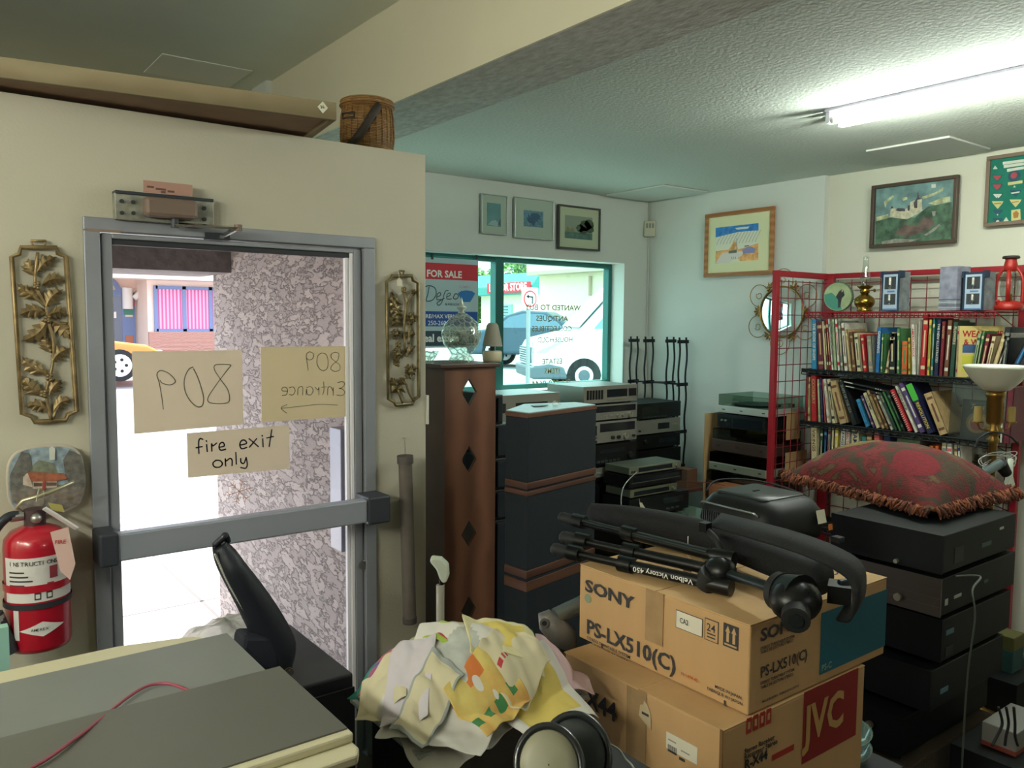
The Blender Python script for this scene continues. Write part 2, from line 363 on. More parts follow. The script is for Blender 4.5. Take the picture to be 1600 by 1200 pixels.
t_ = MB(); p0, p1 = at(129, 352, Y=YD-.016), at(200, 362, Y=YD-.016); t_.box((p0.x+.01, YD-.017, p1.z-.006), (p1.x-.02, YD-.0155, p0.z-.008), M('old_tape', (140, 118, 104), .7)); t_.build('tape_mark', dr)
# vertical corner wires near the right corner
sv = MB(); p = at(1012, 330, X=XR-.03); sv.box((XR-.015, YW-.012, 1.2), (XR-.005, YW-.004, ZC), wallw); S('trim_4', sv, 'thin cable cover down the corner')
# ================================================================== outside
def noisy_ground(name, pts, m):
    g = MB(); g.add(pts, [(0, 1, 2, 3)], m); return struct(g.build(name))
conc = M('concrete_paving', (196, 192, 186), .9, var=.06, vscale=5, bump=.2, bscale=80)
asph = M('sunlit_asphalt', (150, 150, 150), .95, var=.08, vscale=6)
g = MB(); g.box((-12, YD+.12, -.2), (30, 7.6, -.06), conc)
jm = M('paving_joint', (120, 116, 112), .95)
p, q = at(258, 886, Z=-.06), at(338, 962, Z=-.06)
g.box((p.x-.01, YD+.2, -.06), (p.x+.01, 7.6, -.0585), jm); g.box((-12, 5.06, -.06), (30, 5.075, -.0585), jm)
struct(g.build('floor_pavement'))
g = MB(); g.add([(-40, 7.6, -.2), (70, 7.6, -.2), (70, 12.5, .15), (-40, 12.5, .15), (70, 20, .3), (-40, 20, .3), (70, 90, .4), (-40, 90, .4)], [(0, 1, 2, 3), (3, 2, 4, 5), (5, 4, 6, 7)], asph); struct(g.build('floor_street'))

# building across the street, seen through the door
pink = M('pale_pink_render', (240, 220, 206), .9, var=.03, vscale=2); brickm = weave('old_brick_band', (150, 84, 70), (206, 170, 156), 9, 'Z', 4, .9)
bl = M('blue_grey_frame', (112, 130, 170), .5); drk = M('dark_glass_across', (70, 72, 92), .15, spec=.8)
FY = 24.0
B = thing('shop_building', 'pink rendered shop across the street with a red-curtained window and low brick band', 'building', (0, FY, 0))
m = MB(T(0, -FY, 0))
wa, wb = at(242, 449, Y=FY), at(345, 515, Y=FY); rz = at(242, 541, Y=FY).z; ex = at(231, 500, Y=FY).x
m.box((ex, FY, .1), (14, FY+4, 4.5), pink); m.box((-6, FY+1.3, .1), (ex, FY+4, 4.5), pink); m.box((-6, FY, 2.85), (ex, FY+1.3, 4.5), pink)
m.build('wall', B)
m = MB(T(0, -FY, 0)); m.box((ex, FY-.1, .1), (14, FY-.001, wb.z-.06), brickm); m.build('brick_band', B)
m = MB(T(0, -FY, 0)); ze = at(250, 436, Y=FY-.8).z; m.box((-6, FY-.8, ze), (14, FY-.01, ze+.5), white('pale_fascia', (236, 222, 206))); m.build('fascia', B)
m = MB(T(0, -FY, 0)); cur = weave('red_vertical_blind', (196, 90, 140), (240, 178, 208), 3.2, 'X', .2, .9, 0)
m.box((wa.x, FY-.05, wb.z), (wa.x+3.4, FY-.02, wa.z), cur)
xs = [wa.x, at(287, 480, Y=FY).x, at(328, 480, Y=FY).x, wa.x+3.4]
for x in xs: m.box((x-.05, FY-.09, wb.z-.05), (x+.05, FY-.03, wa.z+.05), bl)
m.box((wa.x, FY-.09, wb.z-.08), (wa.x+3.4, FY-.03, wb.z+.02), bl); m.box((wa.x, FY-.09, wa.z-.04), (wa.x+3.4, FY-.03, wa.z+.05), bl)
m.build('window', B)
FY2 = FY+1.3
d0, d1 = at(189, 457, Y=FY2), at(213, 560, Y=FY2)
m = MB(T(0, -FY, 0)); m.box((d0.x, FY2-.06, .2), (d1.x, FY2-.01, d0.z), bl); m.box((d0.x+.08, FY2-.08, at(200, 495, Y=FY2).z), (d1.x-.08, FY2-.05, d0.z-.08), M('poster_cream', (226, 206, 180)))
m.prism([(a, b) for a, b in arc(0, 0, .16, 0, 360, 12)], 0, .01, M('poster_red', (214, 80, 60)), frame(((d0.x+d1.x)/2, FY2-.085, at(200, 474, Y=FY2).z), (1, 0, 0), (0, 0, 1)))
m.box((d0.x+.05, FY2-.09, at(200, 492, Y=FY2).z), (d1.x-.05, FY2-.05, at(200, 483, Y=FY2).z), M('poster_green', (70, 130, 110)))
m.box((d0.x+.08, FY2-.08, .3), (d1.x-.08, FY2-.05, 1.2), M('door_wood', (178, 110, 84))); m.build('door', B)
m = MB(T(0, -FY, 0)); ac = at(160, 457, Y=FY2); R = at(189, 457, Y=FY2).x-ac.x
for r0, r1, mm, yy in ((R, R-.14, bl, -.05),): 
    o_ = arc(0, 0, r0, 0, 180, 20); i_ = arc(0, 0, r1, 0, 180, 20); X_ = frame((ac.x, FY2+yy, ac.z), (1, 0, 0), (0, 0, 1))
    for k in range(20): m.prism([o_[k], o_[k+1], i_[k+1], i_[k]], 0, .05, mm, X_)
    m.prism(i_, 0, .02, M('arch_glass', (196, 186, 150), .3), X_)
m.box((ac.x-R, FY2-.05, .2), (ac.x+R, FY2-.02, ac.z), drk); m.box((ac.x-R, FY2-.09, ac.z-.08), (ac.x+R, FY2-.04, ac.z+.08), bl)
wh = white('paper_white')
for x0, x1, y0, y1 in ((162, 173, 471, 484), (171, 181, 487, 497)):
    a_, b_ = at(x0, y0, Y=FY2), at(x1, y1, Y=FY2); m.box((a_.x, FY2-.08, b_.z), (b_.x, FY2-.05, a_.z), wh)
m.build('arched_window', B)
m = MB(T(0, -FY, 0)); p = at(218, 462, Y=FY-.1); px_ = ex-.25; m.cyl((px_, FY+1.2, p.z-.35), (px_, FY+1.2, p.z+.25), .14, wh); m.cyl((px_+.15, FY+1.1, p.z-.05), (px_+.3, FY+1.1, p.z+.1), .08, wh); m.build('wall_lamp', B)

# orange car
def car(loc, rz, paint, label, name='car'):
    c = thing(name, label, 'car', loc, rz); tyre = M('tyre', (30, 30, 30), .8); gl = M('car_glass', (86, 120, 140), .1, spec=.9); hub = M('alloy_wheel', (232, 232, 236), .3, .4)
    m = MB(); side = [(-2.2, .28), (-2.25, .62), (-2.1, .80), (-1.5, .86), (-1.0, 1.16), (-.5, 1.27), (.2, 1.24), (.75, 1.02), (1.05, .86), (1.9, .74), (2.2, .58), (2.24, .3)]
    X = frame((0, .9, 0), (1, 0, 0), (0, 0, 1)); m.prism([(p[0], p[1]) for p in side], 0, 1.8, paint, X); m.build('body', c, .08, 3)
    m = MB(); win_ = [(-1.3, .88), (-.9, 1.12), (-.45, 1.2), (.15, 1.18), (.55, 1.02), (.75, .88)]; m.prism(win_, -.01, 1.81, gl, frame((0, .9, 0), (1, 0, 0), (0, 0, 1))); m.build('side_windows', c)
    for x in (-1.4, 1.35):
        for y in (-.82, .82):
            m = MB(); m.cyl((x, y-.1, .33), (x, y+.1, .33), .33, tyre, n=24)
            for s_ in (-1, 1): m.cyl((x, y+s_*.1, .33), (x, y+s_*.115, .33), .23, hub, n=20)
            for k in range(5):
                a = 2*pi*k/5
                for s_ in (-1, 1): m.cyl((x+.12*cos(a), y+s_*.114, .33+.12*sin(a)), (x+.12*cos(a), y+s_*.118, .33+.12*sin(a)), .035, tyre, n=8)
            m.build('wheel', c)
    for y_ in (-.7, .4): MB().box((2.1, y_, .5), (2.23, y_+.3, .62), wh).build('headlight', c)
    return c
cy = 19.0; cp = at(187, 571, Y=cy-.9)
car((cp.x-1.35, cy, cp.z-.33), 0, M('orange_car_paint', (255, 128, 20), .25, coat=.8), 'low orange coupe parked across the street beyond the glass door')

# liquor store, cream building, van, trees: seen through the shop window
teal = M('teal_fascia', (70, 150, 140), .6); cream = M('cream_render', (236, 226, 196), .9, var=.03); roofy = M('pale_soffit', (196, 190, 160), .8)
red = M('sign_red', (206, 40, 56), .5)
LX = 28.0
ya, yb = at(752, 452, X=LX).y, at(842, 445, X=LX).y
L = thing('corner_store', 'low store with teal fascia and long red sign, behind the round traffic sign', 'building', (LX, yb, 0))
X_ = T(-LX, -yb, 0)
ztop, zlow = at(800, 428, X=LX).z, at(800, 458, X=LX).z
m = MB(X_); m.box((LX, yb, .1), (LX+5, ya, zlow+.3), cream); m.build('wall', L)
m = MB(X_); m.prism([(LX-.7, zlow-.1), (LX-.7, zlow+.35), (LX-.1, ztop), (LX+5, ztop), (LX+5, zlow-.1)], 0, ya-yb+.8, teal, frame((0, ya+.5, 0), (1, 0, 0), (0, 0, 1))); m.build('fascia', L)
m = MB(X_); s0, s1 = at(762, 460, X=LX-.75), at(829, 438, X=LX-.75); m.box((LX-.8, s1.y, s0.z+.05), (LX-.72, s0.y, s1.z-.05), red)
m.text('LIQUOR STORE', (s1.z-s0.z)*.85, wh, YN((LX-.801, s0.y-.2, s0.z+.17)), 'LEFT', .03, (s0.y-s1.y-.4)/(7.1*(s1.z-s0.z)*.85)); m.build('sign_board', L)
m = MB(X_); s0, s1 = at(776, 496, X=LX-.1), at(799, 476, X=LX-.1); m.box((LX-.1, s1.y, s0.z), (LX-.01, s0.y, s1.z), M('teal_notice', (150, 214, 208)))
for k in range(4): z = s0.z+(s1.z-s0.z)*(k+.5)/4.4; m.box((LX-.12, s1.y+.3, z), (LX-.1, s0.y-.1, z+.07), M('notice_ink', (90, 110, 110)))
m.build('notice', L)
GX = 18.0; ya, yb = at(843, 428, X=GX).y, at(980, 420, X=GX).y-3
G = thing('warehouse_building', 'tall cream building with a pale overhanging roof at the right of the window view', 'building', (GX, yb, 0)); X_ = T(-GX, -yb, 0)
z1 = at(843, 431, X=GX).z
m = MB(X_); m.box((GX, yb, .1), (GX+8, ya, z1), cream); m.build('wall', G)
m = MB(X_); m.box((GX-.5, yb, z1), (GX+8, ya+.1, z1+.12), roofy); m.box((GX-.5, yb, z1+.12), (GX-.4, ya+.1, z1+.9), cream); m.build('roof', G)
m = MB(X_); p = at(922, 431, X=GX-.07); q = at(922, 462, X=GX-.07); m.cyl((p.x, p.y, p.z), (p.x, p.y, q.z), .05, M('downpipe_tan', (176, 156, 130))); m.build('downpipe', G)
# white van with the grille towards the shop
V = thing('delivery_van', 'white delivery van with a slatted grille parked outside the shop window', 'van', (0, 0, 0))
vw = M('van_white', (240, 240, 240), .3, coat=.5); vg = M('van_grey_bumper', (96, 108, 116), .6); vgl = M('van_glass', (110, 150, 160), .08, spec=.9); ty = M('tyre', (30, 30, 30), .8)
pf = at(836, 590, d=17.0); gz = .175
V.location = (pf.x, pf.y, gz); V.rotation_euler = (0, 0, radians(-28))
side = [(0, .35), (-.02, .85), (.12, 1.12), (.95, 1.32), (1.75, 2.15), (2.2, 2.5), (5.4, 2.55), (5.4, .35)]
m = MB(); m.prism([(p[0], p[1]) for p in side], 0, 1.95, vw, frame((0, 1.95, 0), (1, 0, 0), (0, 0, 1))); m.build('body', V, .1, 3)
m = MB(); m.prism([(-.08, .30), (-.1, .56), (.3, .62), (.62, .55), (.7, .30)], -.04, 1.99, vg, frame((0, 1.95, 0), (1, 0, 0), (0, 0, 1))); m.build('bumper', V, .05)
m = MB(); m.box((-.06, .35, .62), (.02, 1.6, .96), vg)
for i in range(6): m.box((-.075, .38, .65+i*.05), (-.055, 1.57, .67+i*.05), M('grille_chrome', (190, 200, 205), .3, .6))
m.build('grille', V, .01)
m = MB(); m.add([(1.0, .12, 1.36), (1.0, 1.83, 1.36), (1.72, 1.7, 2.12), (1.72, .25, 2.12)], [(0, 1, 2, 3)], vgl, X=T(-.04, 0, .03)); m.build('windscreen', V)
m = MB(); m.add([(1.25, 0, 1.36), (1.85, 0, 2.08), (2.5, 0, 2.1), (2.5, 0, 1.36)], [(0, 1, 2, 3)], vgl, X=T(0, -.01, 0)); m.build('side_window', V)
m = MB(); m.add([(.0, -.01, .86), (.5, -.01, 1.08), (.62, -.01, 1.1), (.2, -.01, .84)], [(0, 1, 2, 3)], M('headlamp', (190, 210, 220), .1)); m.build('headlight', V); m = MB(); m.add([(-.065, .02, .85), (-.03, .3, .85), (-.01, .3, 1.08), (-.03, .02, 1.08)], [(0, 3, 2, 1)], M('headlamp')); m.build('headlight', V)
for x in (1.05, 4.4):
    for y in (.12, 1.83):
        m = MB(); m.cyl((x, y-.13, .37), (x, y+.13, .37), .37, ty, n=24)
        for s_ in (-1, 1):
            m.cyl((x, y+s_*.13, .37), (x, y+s_*.14, .37), .2, M('alloy_wheel', (232, 232, 236)), n=18)
            m.cyl((x, y+s_*.139, .37), (x, y+s_*.143, .37), .13, vg, n=12)
        m.build('wheel', V)
SU = car((at(850, 560, d=25).x, at(850, 560, d=25).y, .3), radians(-50), M('dark_blue_car', (60, 84, 100), .3), 'dark blue car parked behind the white van')
for o_ in [x for x in bpy.data.objects if x.parent == SU]: pass
SU.scale = (1, 1, 1.35)
# no left turn sign on its post
NS = thing('road_sign', 'round red bordered no left turn sign on a pole by the street', 'sign', (0, 0, 0)); sy = 9.0
c0 = at(827, 467, Y=sy); rr = (at(838, 467, Y=sy)-c0).length
m = MB(); m.cyl((c0.x, sy+.02, -.1), (c0.x, sy+.02, c0.z+rr), .03, M('galv_pole', (150, 156, 158), .5, .5)); m.build('pole', NS)
m = MB(); X_ = frame((c0.x, sy-.02, c0.z), (1, 0, 0), (0, 0, 1)); m.prism(rrect(-rr*1.15, -rr*1.1, rr*1.15, rr*1.25, .02), -.01, 0, wh, X_); m.disc((0, 0), rr*.93, red, X_, h=.002); m.disc((0, 0), rr*.76, wh, X_, h=.004)
bk = M('sign_black', (40, 42, 46), .6); r_ = rr
m.stroke([(r_*.3, -r_*.5), (r_*.3, r_*.2), (-r_*.3, r_*.25)], r_*.16, bk, X_, .006); m.add([(-r_*.6, r_*.25, .006), (-r_*.2, r_*.0, .006), (-r_*.2, r_*.5, .006)], [(0, 1, 2)], bk, X=X_)
m.build('sign_face', NS)
# trees
leafm = [M('leaf_green', (96, 136, 64), .8, var=.35, vscale=2), M('leaf_yellow_green', (176, 184, 72), .8, var=.35, vscale=2), M('leaf_dark_green', (62, 104, 64), .8, var=.35, vscale=2)]
bark = M('bark', (110, 90, 70), .9)
def tree(x, y, h, r, lm, label):
    t = thing('tree', label, 'tree', (x, y, .2), group=None); m = MB(); m.tube([(0, 0, 0), (.1, 0, h*.35), (0, .1, h*.65)], [.22, .17, .08], bark, 8)
    for k_ in range(6): a = k_*1.05; m.tube([(0, 0, h*(.3+.05*k_)), (cos(a)*r*.5, sin(a)*r*.5, h*(.5+.06*k_))], [.08, .03], bark, 6)
    m.build('trunk', t)
    rnd = random.Random(int(x*7)); m = MB()
    for i in range(2600):
        u = rnd.random(); th = rnd.random()*2*pi; ph = math.acos(2*rnd.random()-1); q = r*(.45+.55*u**.4)*(1+.25*sin(3*th)*cos(2*ph))
        c = Vector((q*sin(ph)*cos(th), q*sin(ph)*sin(th), h*.62+q*.8*cos(ph))); s_ = .14+.12*rnd.random(); a = Vector((rnd.gauss(0, 1), rnd.gauss(0, 1), rnd.gauss(0, 1))).normalized(); b_ = a.orthogonal().normalized()
        m.add([c+a*s_, c+b_*s_*.6, c-a*s_, c-b_*s_*.6], [(0, 1, 2, 3)], lm)
    m.build('foliage', t)
    return t
p = at(759, 430, d=58); tree(p.x-6, p.y+1, 8.0, 3.0, leafm[1], 'yellow green tree left of the window mullion')
p = at(812, 420, d=63); tree(p.x, p.y, 7.6, 2.9, leafm[0], 'mid green tree above the middle of the red store sign')
p = at(846, 420, d=74); tree(p.x, p.y, 9.2, 3.2, leafm[2], 'dark green tree standing between the store and the tall cream building')
p = at(730, 470, d=52); tree(p.x, p.y, 5.0, 2.2, leafm[0], 'lower green tree right beside the for sale sign')
# ================================================================== lamps of the room, two of them added out of view
tube_m = M('lit_tube', (255, 255, 255), .5, emit=14.0, ecol=(245, 248, 255)); tube_w = M('lit_tube_warm', (255, 255, 255), .5, emit=11.0, ecol=(255, 238, 205)); fixm = white('fixture_enamel', (222, 222, 232), rough=.35)
def fixture(x, y, z, L, rz, label, lit=True, warm=False, power=0):
    t = thing('fluorescent_light', label, 'ceiling light', (x, y, z), rz); m = MB(); m.box((-L/2, -.075, -.012), (L/2, .075, 0), fixm); m.prism([(-.03, -.012), (.03, -.012), (.012, -.05), (-.012, -.05)], -L/2, L/2, fixm, frame((0, 0, 0), (0, 1, 0), (0, 0, 1))); m.build('body', t, .002)
    for s_ in (-1, 1):
        for e in (-L/2, L/2-.02): MB().box((e, s_*.048-.018, -.06), (e+.02, s_*.048+.018, -.012), fixm).build('lamp_holder', t, .003)
    for i, s_ in enumerate((-1, 1)):
        m = MB(); m.cyl((-L/2+.03, s_*.048, -.045), (L/2-.03, s_*.048, -.045), .0155, tube_w if (warm or i == 0) else tube_m, n=12)
        for e in (-1, 1): m.cyl((e*(L/2-.02), s_*.048, -.045), (e*(L/2-.035), s_*.048, -.045), .0165, white('tube_cap', (225, 225, 215)), n=12)
        m.build('tube', t)
    if power:
        for k in range(3):
            d = bpy.data.lights.new('tube_glow', 'POINT'); d.shadow_soft_size = .03; d.energy = power/3; d.color = (.97, 1, .86) if warm else (.90, 1, .88)
            o = bpy.data.objects.new('tube_glow', d); COL.objects.link(o); q = Matrix.Rotation(rz, 3, 'Z') @ Vector(((k-1)*L*.36, 0, 0)); o.location = (x+q.x, y+q.y, z-.095)
    return t
fe = at(1303, 186, Z=ZC-.03); fe2 = at(1600, 117, Z=ZC-.03)
L_ = 1.22; dirx = Vector((0, -1, 0)) 
fixture(fe.x+.0, fe.y-L_/2, ZC, L_, radians(90), 'lit two-tube fluorescent batten on the low textured ceiling', power=37)
fixture(2.5, -2.9, ZC, L_, radians(90), 'added two-tube fluorescent batten, unseen fill light behind the viewpoint', power=16)  # added lamp out of view, weak fill for the room
fixture(-1.2, .8, ZL-.72, L_, radians(90), 'lit warm fluorescent batten hung below the high smooth ceiling', warm=True, power=60)
fixture(-2.1, 1.7, ZL-.5, L_, radians(90), 'added warm fluorescent batten, unseen, brightening the high ceiling near the street side', warm=True, power=48)  # added lamp out of view, lifts the dark high ceiling and wall top
# ================================================================== things on and around the door wall
def loc2(Fm):
    inv = Fm.inverted(); n = Fm.col[2].to_3d(); o = Fm.translation
    def g(x, y):
        v = FW+RT*((x-800)/F_PX)+UP*((600-y)/F_PX); s = (o-EYEP).dot(n)/v.dot(n); p = inv @ (EYEP+v*s)
        return (p.x, p.y)
    return g
def smooth(pts, n=5):
    out = []
    for i in range(len(pts)-1):
        a = pts[max(0, i-1)]; b = pts[i]; c = pts[i+1]; d = pts[min(len(pts)-1, i+2)]
        for k in range(n):
            t = k/n; out.append(tuple(.5*((2*b[j])+(-a[j]+c[j])*t+(2*a[j]-5*b[j]+4*c[j]-d[j])*t*t+(-a[j]+3*b[j]-3*c[j]+d[j])*t**3) for j in range(len(b))))
    out.append(tuple(pts[-1])); return out
def leaf(m, a, b, w, mat, X, spikes=4, bend=.15, h=.012):
    a, b = Vector(a), Vector(b); d = b-a; L = d.length; d.normalize(); e = Vector((-d.y, d.x)); mid = []; l = []; r = []; N = spikes*2+1
    for i in range(N+1):
        t = i/N; c = a+d*L*t+e*bend*L*sin(pi*t); ww = w*sin(pi*min(1, t*1.02)**.8)*(1.0 if i % 2 else .55); ww = max(ww, 0)
        mid.append((c.x, c.y, h)); l.append((c.x+e.x*ww+d.x*ww*.35*(i % 2), c.y+e.y*ww+d.y*ww*.35*(i % 2), h*.35)); r.append((c.x-e.x*ww+d.x*ww*.35*(i % 2), c.y-e.y*ww+d.y*ww*.35*(i % 2), h*.35))
    k = N+1; vs = mid+l+r+[(p[0], p[1], 0) for p in l]+[(p[0], p[1], 0) for p in r]
    fs = []
    for i in range(N):
        fs += [(i, i+1, k+i+1, k+i), (i+1, i, 2*k+i, 2*k+i+1), (k+i, k+i+1, 3*k+i+1, 3*k+i), (2*k+i+1, 2*k+i, 4*k+i, 4*k+i+1), (3*k+i, 3*k+i+1, 4*k+i+1, 4*k+i)]
    m.add(vs, fs, mat, False, X)
brass = M('antique_gold', (138, 118, 82), .45, .6, var=.3, vscale=30)
brass2 = M('dull_gold', (130, 116, 82), .45, .7, var=.25, vscale=30)
def plaque(nm, label, outline, cx, cy, s, ox, oy, leaves, stems, balls, roses, mat, part):
    Fm = XN(at(ox, oy, Y=YD-.012)); g = loc2(Fm); q = lambda p: g(cx+p[0]/s, cy+p[1]/s)
    t = thing(nm, label, 'wall plaque', Fm.translation); B_ = T(*(-Fm.translation)) @ Fm
    m = MB(B_); pts = [q(p) for p in outline]; m.tube([(p[0], p[1], .004) for p in pts], .0065, mat, 6, True); c0 = Vector(q(((outline[0][0]+outline[1][0])/2, (outline[0][1]+outline[2][1])/2+400)))
    m.tube([(c0.x+(p[0]-c0.x)*.93, c0.y+(p[1]-c0.y)*.985, .002) for p in pts], .003, mat, 5, True)
    a, b = q((outline[0][0]+60, outline[0][1]-38)), q((outline[1][0]-60, outline[0][1]-38)); c, d = q((outline[0][0]+75, outline[0][1]-5)), q((outline[1][0]-75, outline[0][1]-5))
    m.tube([(a[0], a[1], .004), (b[0], b[1], .004)], .004, mat, 6)
    for u, v in ((a, c), (b, d)): m.tube([(u[0], u[1], .004), (v[0], v[1], .004)], .003, mat, 6)
    m.build('frame', t)
    m = MB(B_)
    for st in stems: m.tube([(p[0], p[1], .006) for p in smooth([q(p) for p in st], 4)], .005, mat, 6)
    for lf in leaves: leaf(m, q(lf[0]), q(lf[1]), lf[2]*1.3, mat, None, lf[3] if len(lf) > 3 else 4, lf[4] if len(lf) > 4 else .12)
    for bl_ in balls:
        for k in range(5): a_ = k*1.3; p = q((bl_[0]+14*cos(a_)*(k > 0), bl_[1]+14*sin(a_)*(k > 0))); m.ball((p[0], p[1], .012), .007, mat, 8)
    for (rx, ry, rr) in roses:
        p = q((rx, ry)); R = rr/s*.0034
        for k in range(9):
            a_ = k*2.4; rad = R*(.15+.85*k/9); leaf(m, (p[0]+cos(a_)*rad*.3, p[1]+sin(a_)*rad*.3), (p[0]+cos(a_)*rad, p[1]+sin(a_)*rad), R*.45, mat, T(0, 0, .012-.001*k), 1, .2, .012)
        m.ball((p[0], p[1], .016), R*.3, mat, 8)
    m.build(part, t)
    return t
hol = [((205, 270), (165, 165), .017), ((215, 245), (335, 155), .017), ((245, 320), (385, 300), .018, 4, .2), ((235, 390), (95, 310), .018), ((265, 450), (370, 345), .018), ((270, 480), (105, 500), .018, 4, -.15), ((275, 500), (402, 500), .017, 4, .2),
       ((275, 525), (120, 650), .02), ((300, 530), (410, 640), .02), ((300, 720), (265, 618), .017), ((300, 770), (408, 690), .02), ((280, 840), (125, 735), .018), ((255, 960), (130, 850), .019), ((285, 965), (360, 875), .02), ((285, 1055), (140, 1030), .016, 4, -.15), ((310, 1060), (430, 990), .017, 4, .2)]
plaque('wall_plaque', 'gilt openwork plaque of spiky holly leaves, left of the glass door',
       [(120, 100), (330, 100), (340, 135), (388, 155), (450, 1060), (398, 1080), (385, 1112), (200, 1122), (185, 1090), (128, 1075), (66, 155), (112, 138)], 0, 360, 3.75, 68, 520,
       hol, [[(220, 130), (205, 270), (215, 350), (265, 440), (280, 530), (310, 640), (310, 760), (290, 860), (270, 960), (298, 1110)], [(270, 450), (150, 345)], [(290, 860), (200, 790)], [(310, 1100), (340, 1020)]], [(215, 325), (278, 520), (290, 860), (255, 955)], [], brass, 'holly')
plaque('wall_plaque', 'gilt openwork plaque of roses with a small white tag, right of the glass door',
       [(105, 105), (265, 105), (275, 140), (315, 160), (320, 1050), (285, 1070), (270, 1105), (135, 1115), (125, 1090), (80, 1070), (65, 150), (100, 130)], 590, 410, 5, 629, 530,
       [((190, 420), (100, 235), .014), ((180, 330), (105, 230), .01, 3), ((190, 380), (85, 290), .012, 3), ((190, 400), (85, 355), .012, 3), ((190, 430), (85, 420), .012, 3), ((190, 480), (90, 500), .012, 3, -.2), ((235, 570), (290, 560), .012), ((235, 580), (195, 550), .012),
        ((215, 740), (295, 650), .012), ((130, 1000), (210, 1020), .012, 3, .3), ((150, 960), (100, 900), .014), ((215, 950), (170, 900), .014), ((100, 1010), (150, 980), .014)],
       [[(190, 220), (215, 330), (200, 500), (210, 700)], [(270, 230), (225, 360), (240, 500), (235, 640)], [(215, 940), (240, 1020), (275, 1080)], [(150, 990), (190, 1100)]], [(195, 215), (150, 640), (145, 790)], [(250, 440, 50), (270, 235, 25), (130, 560, 42), (145, 715, 55), (240, 850, 60), (130, 770, 30)], brass2, 'roses')
_t2 = [o for o in bpy.data.objects if o.name == 'wall_plaque.001'][0]
m = MB(T(*(-_t2.location))); p = at(624, 441, Y=YD-.03); X_ = XN(p); m.prism([(-.011, -.014), (.011, -.014), (.011, .008), (0, .018), (-.011, .008)], 0, .0015, M('tag_card', (226, 216, 190)), X_); m.tube([p+Vector((0, 0, .016)), at(622, 424, Y=YD-.02)], .0008, M('tag_string', (220, 215, 200)), 5); m.build('price_tag', _t2)
# decorative plate with a cottage
Fm = XN(at(72, 749, Y=YD-.02)); g = loc2(Fm); t = thing('decorative_plate', 'rounded square plate painted with a red-roofed cottage, above the fire extinguisher', 'wall plate', Fm.translation); B_ = T(*(-Fm.translation)) @ Fm
def sup(rx, ry, n=40, e=3.2): return [(rx*abs(cos(2*pi*k/n))**(2/e)*(1 if cos(2*pi*k/n) >= 0 else -1), ry*abs(sin(2*pi*k/n))**(2/e)*(1 if sin(2*pi*k/n) >= 0 else -1)) for k in range(n)]
rx = (g(134, 749)[0]-g(11, 749)[0])/2; ry = (g(72, 695)[1]-g(72, 804)[1])/2
m = MB(B_); m.prism(sup(rx, ry), 0, .012, M('plate_rim', (186, 176, 160), .4)); m.build('rim', t, .004)
m = MB(B_); pm = lambda n, c: M(n, c, .7, var=.3, vscale=60)
m.prism(sup(rx*.94, ry*.94), .012, .0125, pm('plate_sky', (140, 156, 166)))
def Pz(pts, z, mat): m.prism([g(*p) for p in pts], .0125+z, .0128+z+.001, mat)
def pl(x, y): return (x/4, 600+y/4)
Pz([pl(60, 560), pl(130, 420), pl(180, 430), pl(200, 520), pl(150, 560), pl(150, 650), pl(60, 660)], .001, pm('plate_tree', (104, 102, 96)))
Pz([pl(390, 470), pl(430, 410), pl(500, 440), pl(530, 560), pl(530, 640), pl(430, 640), pl(400, 540)], .001, pm('plate_tree', (0, 0, 0)))
Pz([pl(180, 520), pl(240, 470), pl(330, 490), pl(360, 560), pl(180, 570)], .0005, pm('plate_bush', (116, 122, 104)))
Pz([pl(60, 640), pl(530, 620), pl(500, 740), pl(350, 800), pl(150, 790), pl(70, 720)], .0008, pm('plate_field', (124, 116, 108)))
Pz([pl(140, 575), pl(175, 545), pl(200, 640), pl(140, 625)], .003, pm('plate_wall', (196, 178, 160)))
Pz([pl(200, 600), pl(350, 600), pl(350, 640), pl(200, 650)], .003, pm('plate_wall', (0, 0, 0)))
Pz([pl(165, 545), pl(390, 552), pl(415, 585), pl(340, 602), pl(190, 604)], .004, pm('plate_roof', (158, 92, 66)))
Pz([pl(205, 612), pl(255, 612), pl(255, 632), pl(205, 634)], .0045, pm('plate_window', (96, 78, 66))); Pz([pl(285, 610), pl(345, 610), pl(345, 628), pl(285, 630)], .0045, pm('plate_window', (0, 0, 0)))
Pz([pl(262, 604), pl(282, 604), pl(278, 655), pl(258, 655)], .0045, pm('plate_door', (150, 66, 52)))
Pz([pl(80, 720), pl(260, 650), pl(290, 655), pl(470, 700), pl(440, 720), pl(280, 680), pl(120, 740)], .002, pm('plate_fence', (128, 114, 98)))
Pz([pl(300, 400), pl(318, 383), pl(338, 400), pl(336, 468), pl(304, 470)], .006, M('tag_white', (206, 208, 196)))
m.build('painted_scene', t)
# fire extinguisher
ep = at(64, 990, Y=2.62); R = .083; zt, z0 = at(64, 822, Y=2.62).z, at(64, 1012, Y=2.62).z
t = thing('fire_extinguisher', 'red fire extinguisher with white instruction label hung left of the door', 'fire extinguisher', (ep.x, 2.655, z0)); H_ = zt-z0
rd = M('extinguisher_red', (176, 24, 44), .28, coat=.5); lab = white('label_paper', (214, 210, 206))
m = MB(); m.lathe([(R*.93, 0), (R, .012), (R, H_*.83), (R*.96, H_*.9), (R*.78, H_*.955), (R*.5, H_*.985), (R*.32, H_)], rd, 36); m.build('cylinder', t)
def wrap(m, a0, a1, z0_, z1_, r, mat, n=12):
    vs = []; 
    for k in range(n+1):
        a = radians(a0+(a1-a0)*k/n); vs += [(r*cos(a), r*sin(a), z0_), (r*cos(a), r*sin(a), z1_)]
    m.add(vs, [(2*k, 2*k+2, 2*k+3, 2*k+1) for k in range(n)], mat, True)
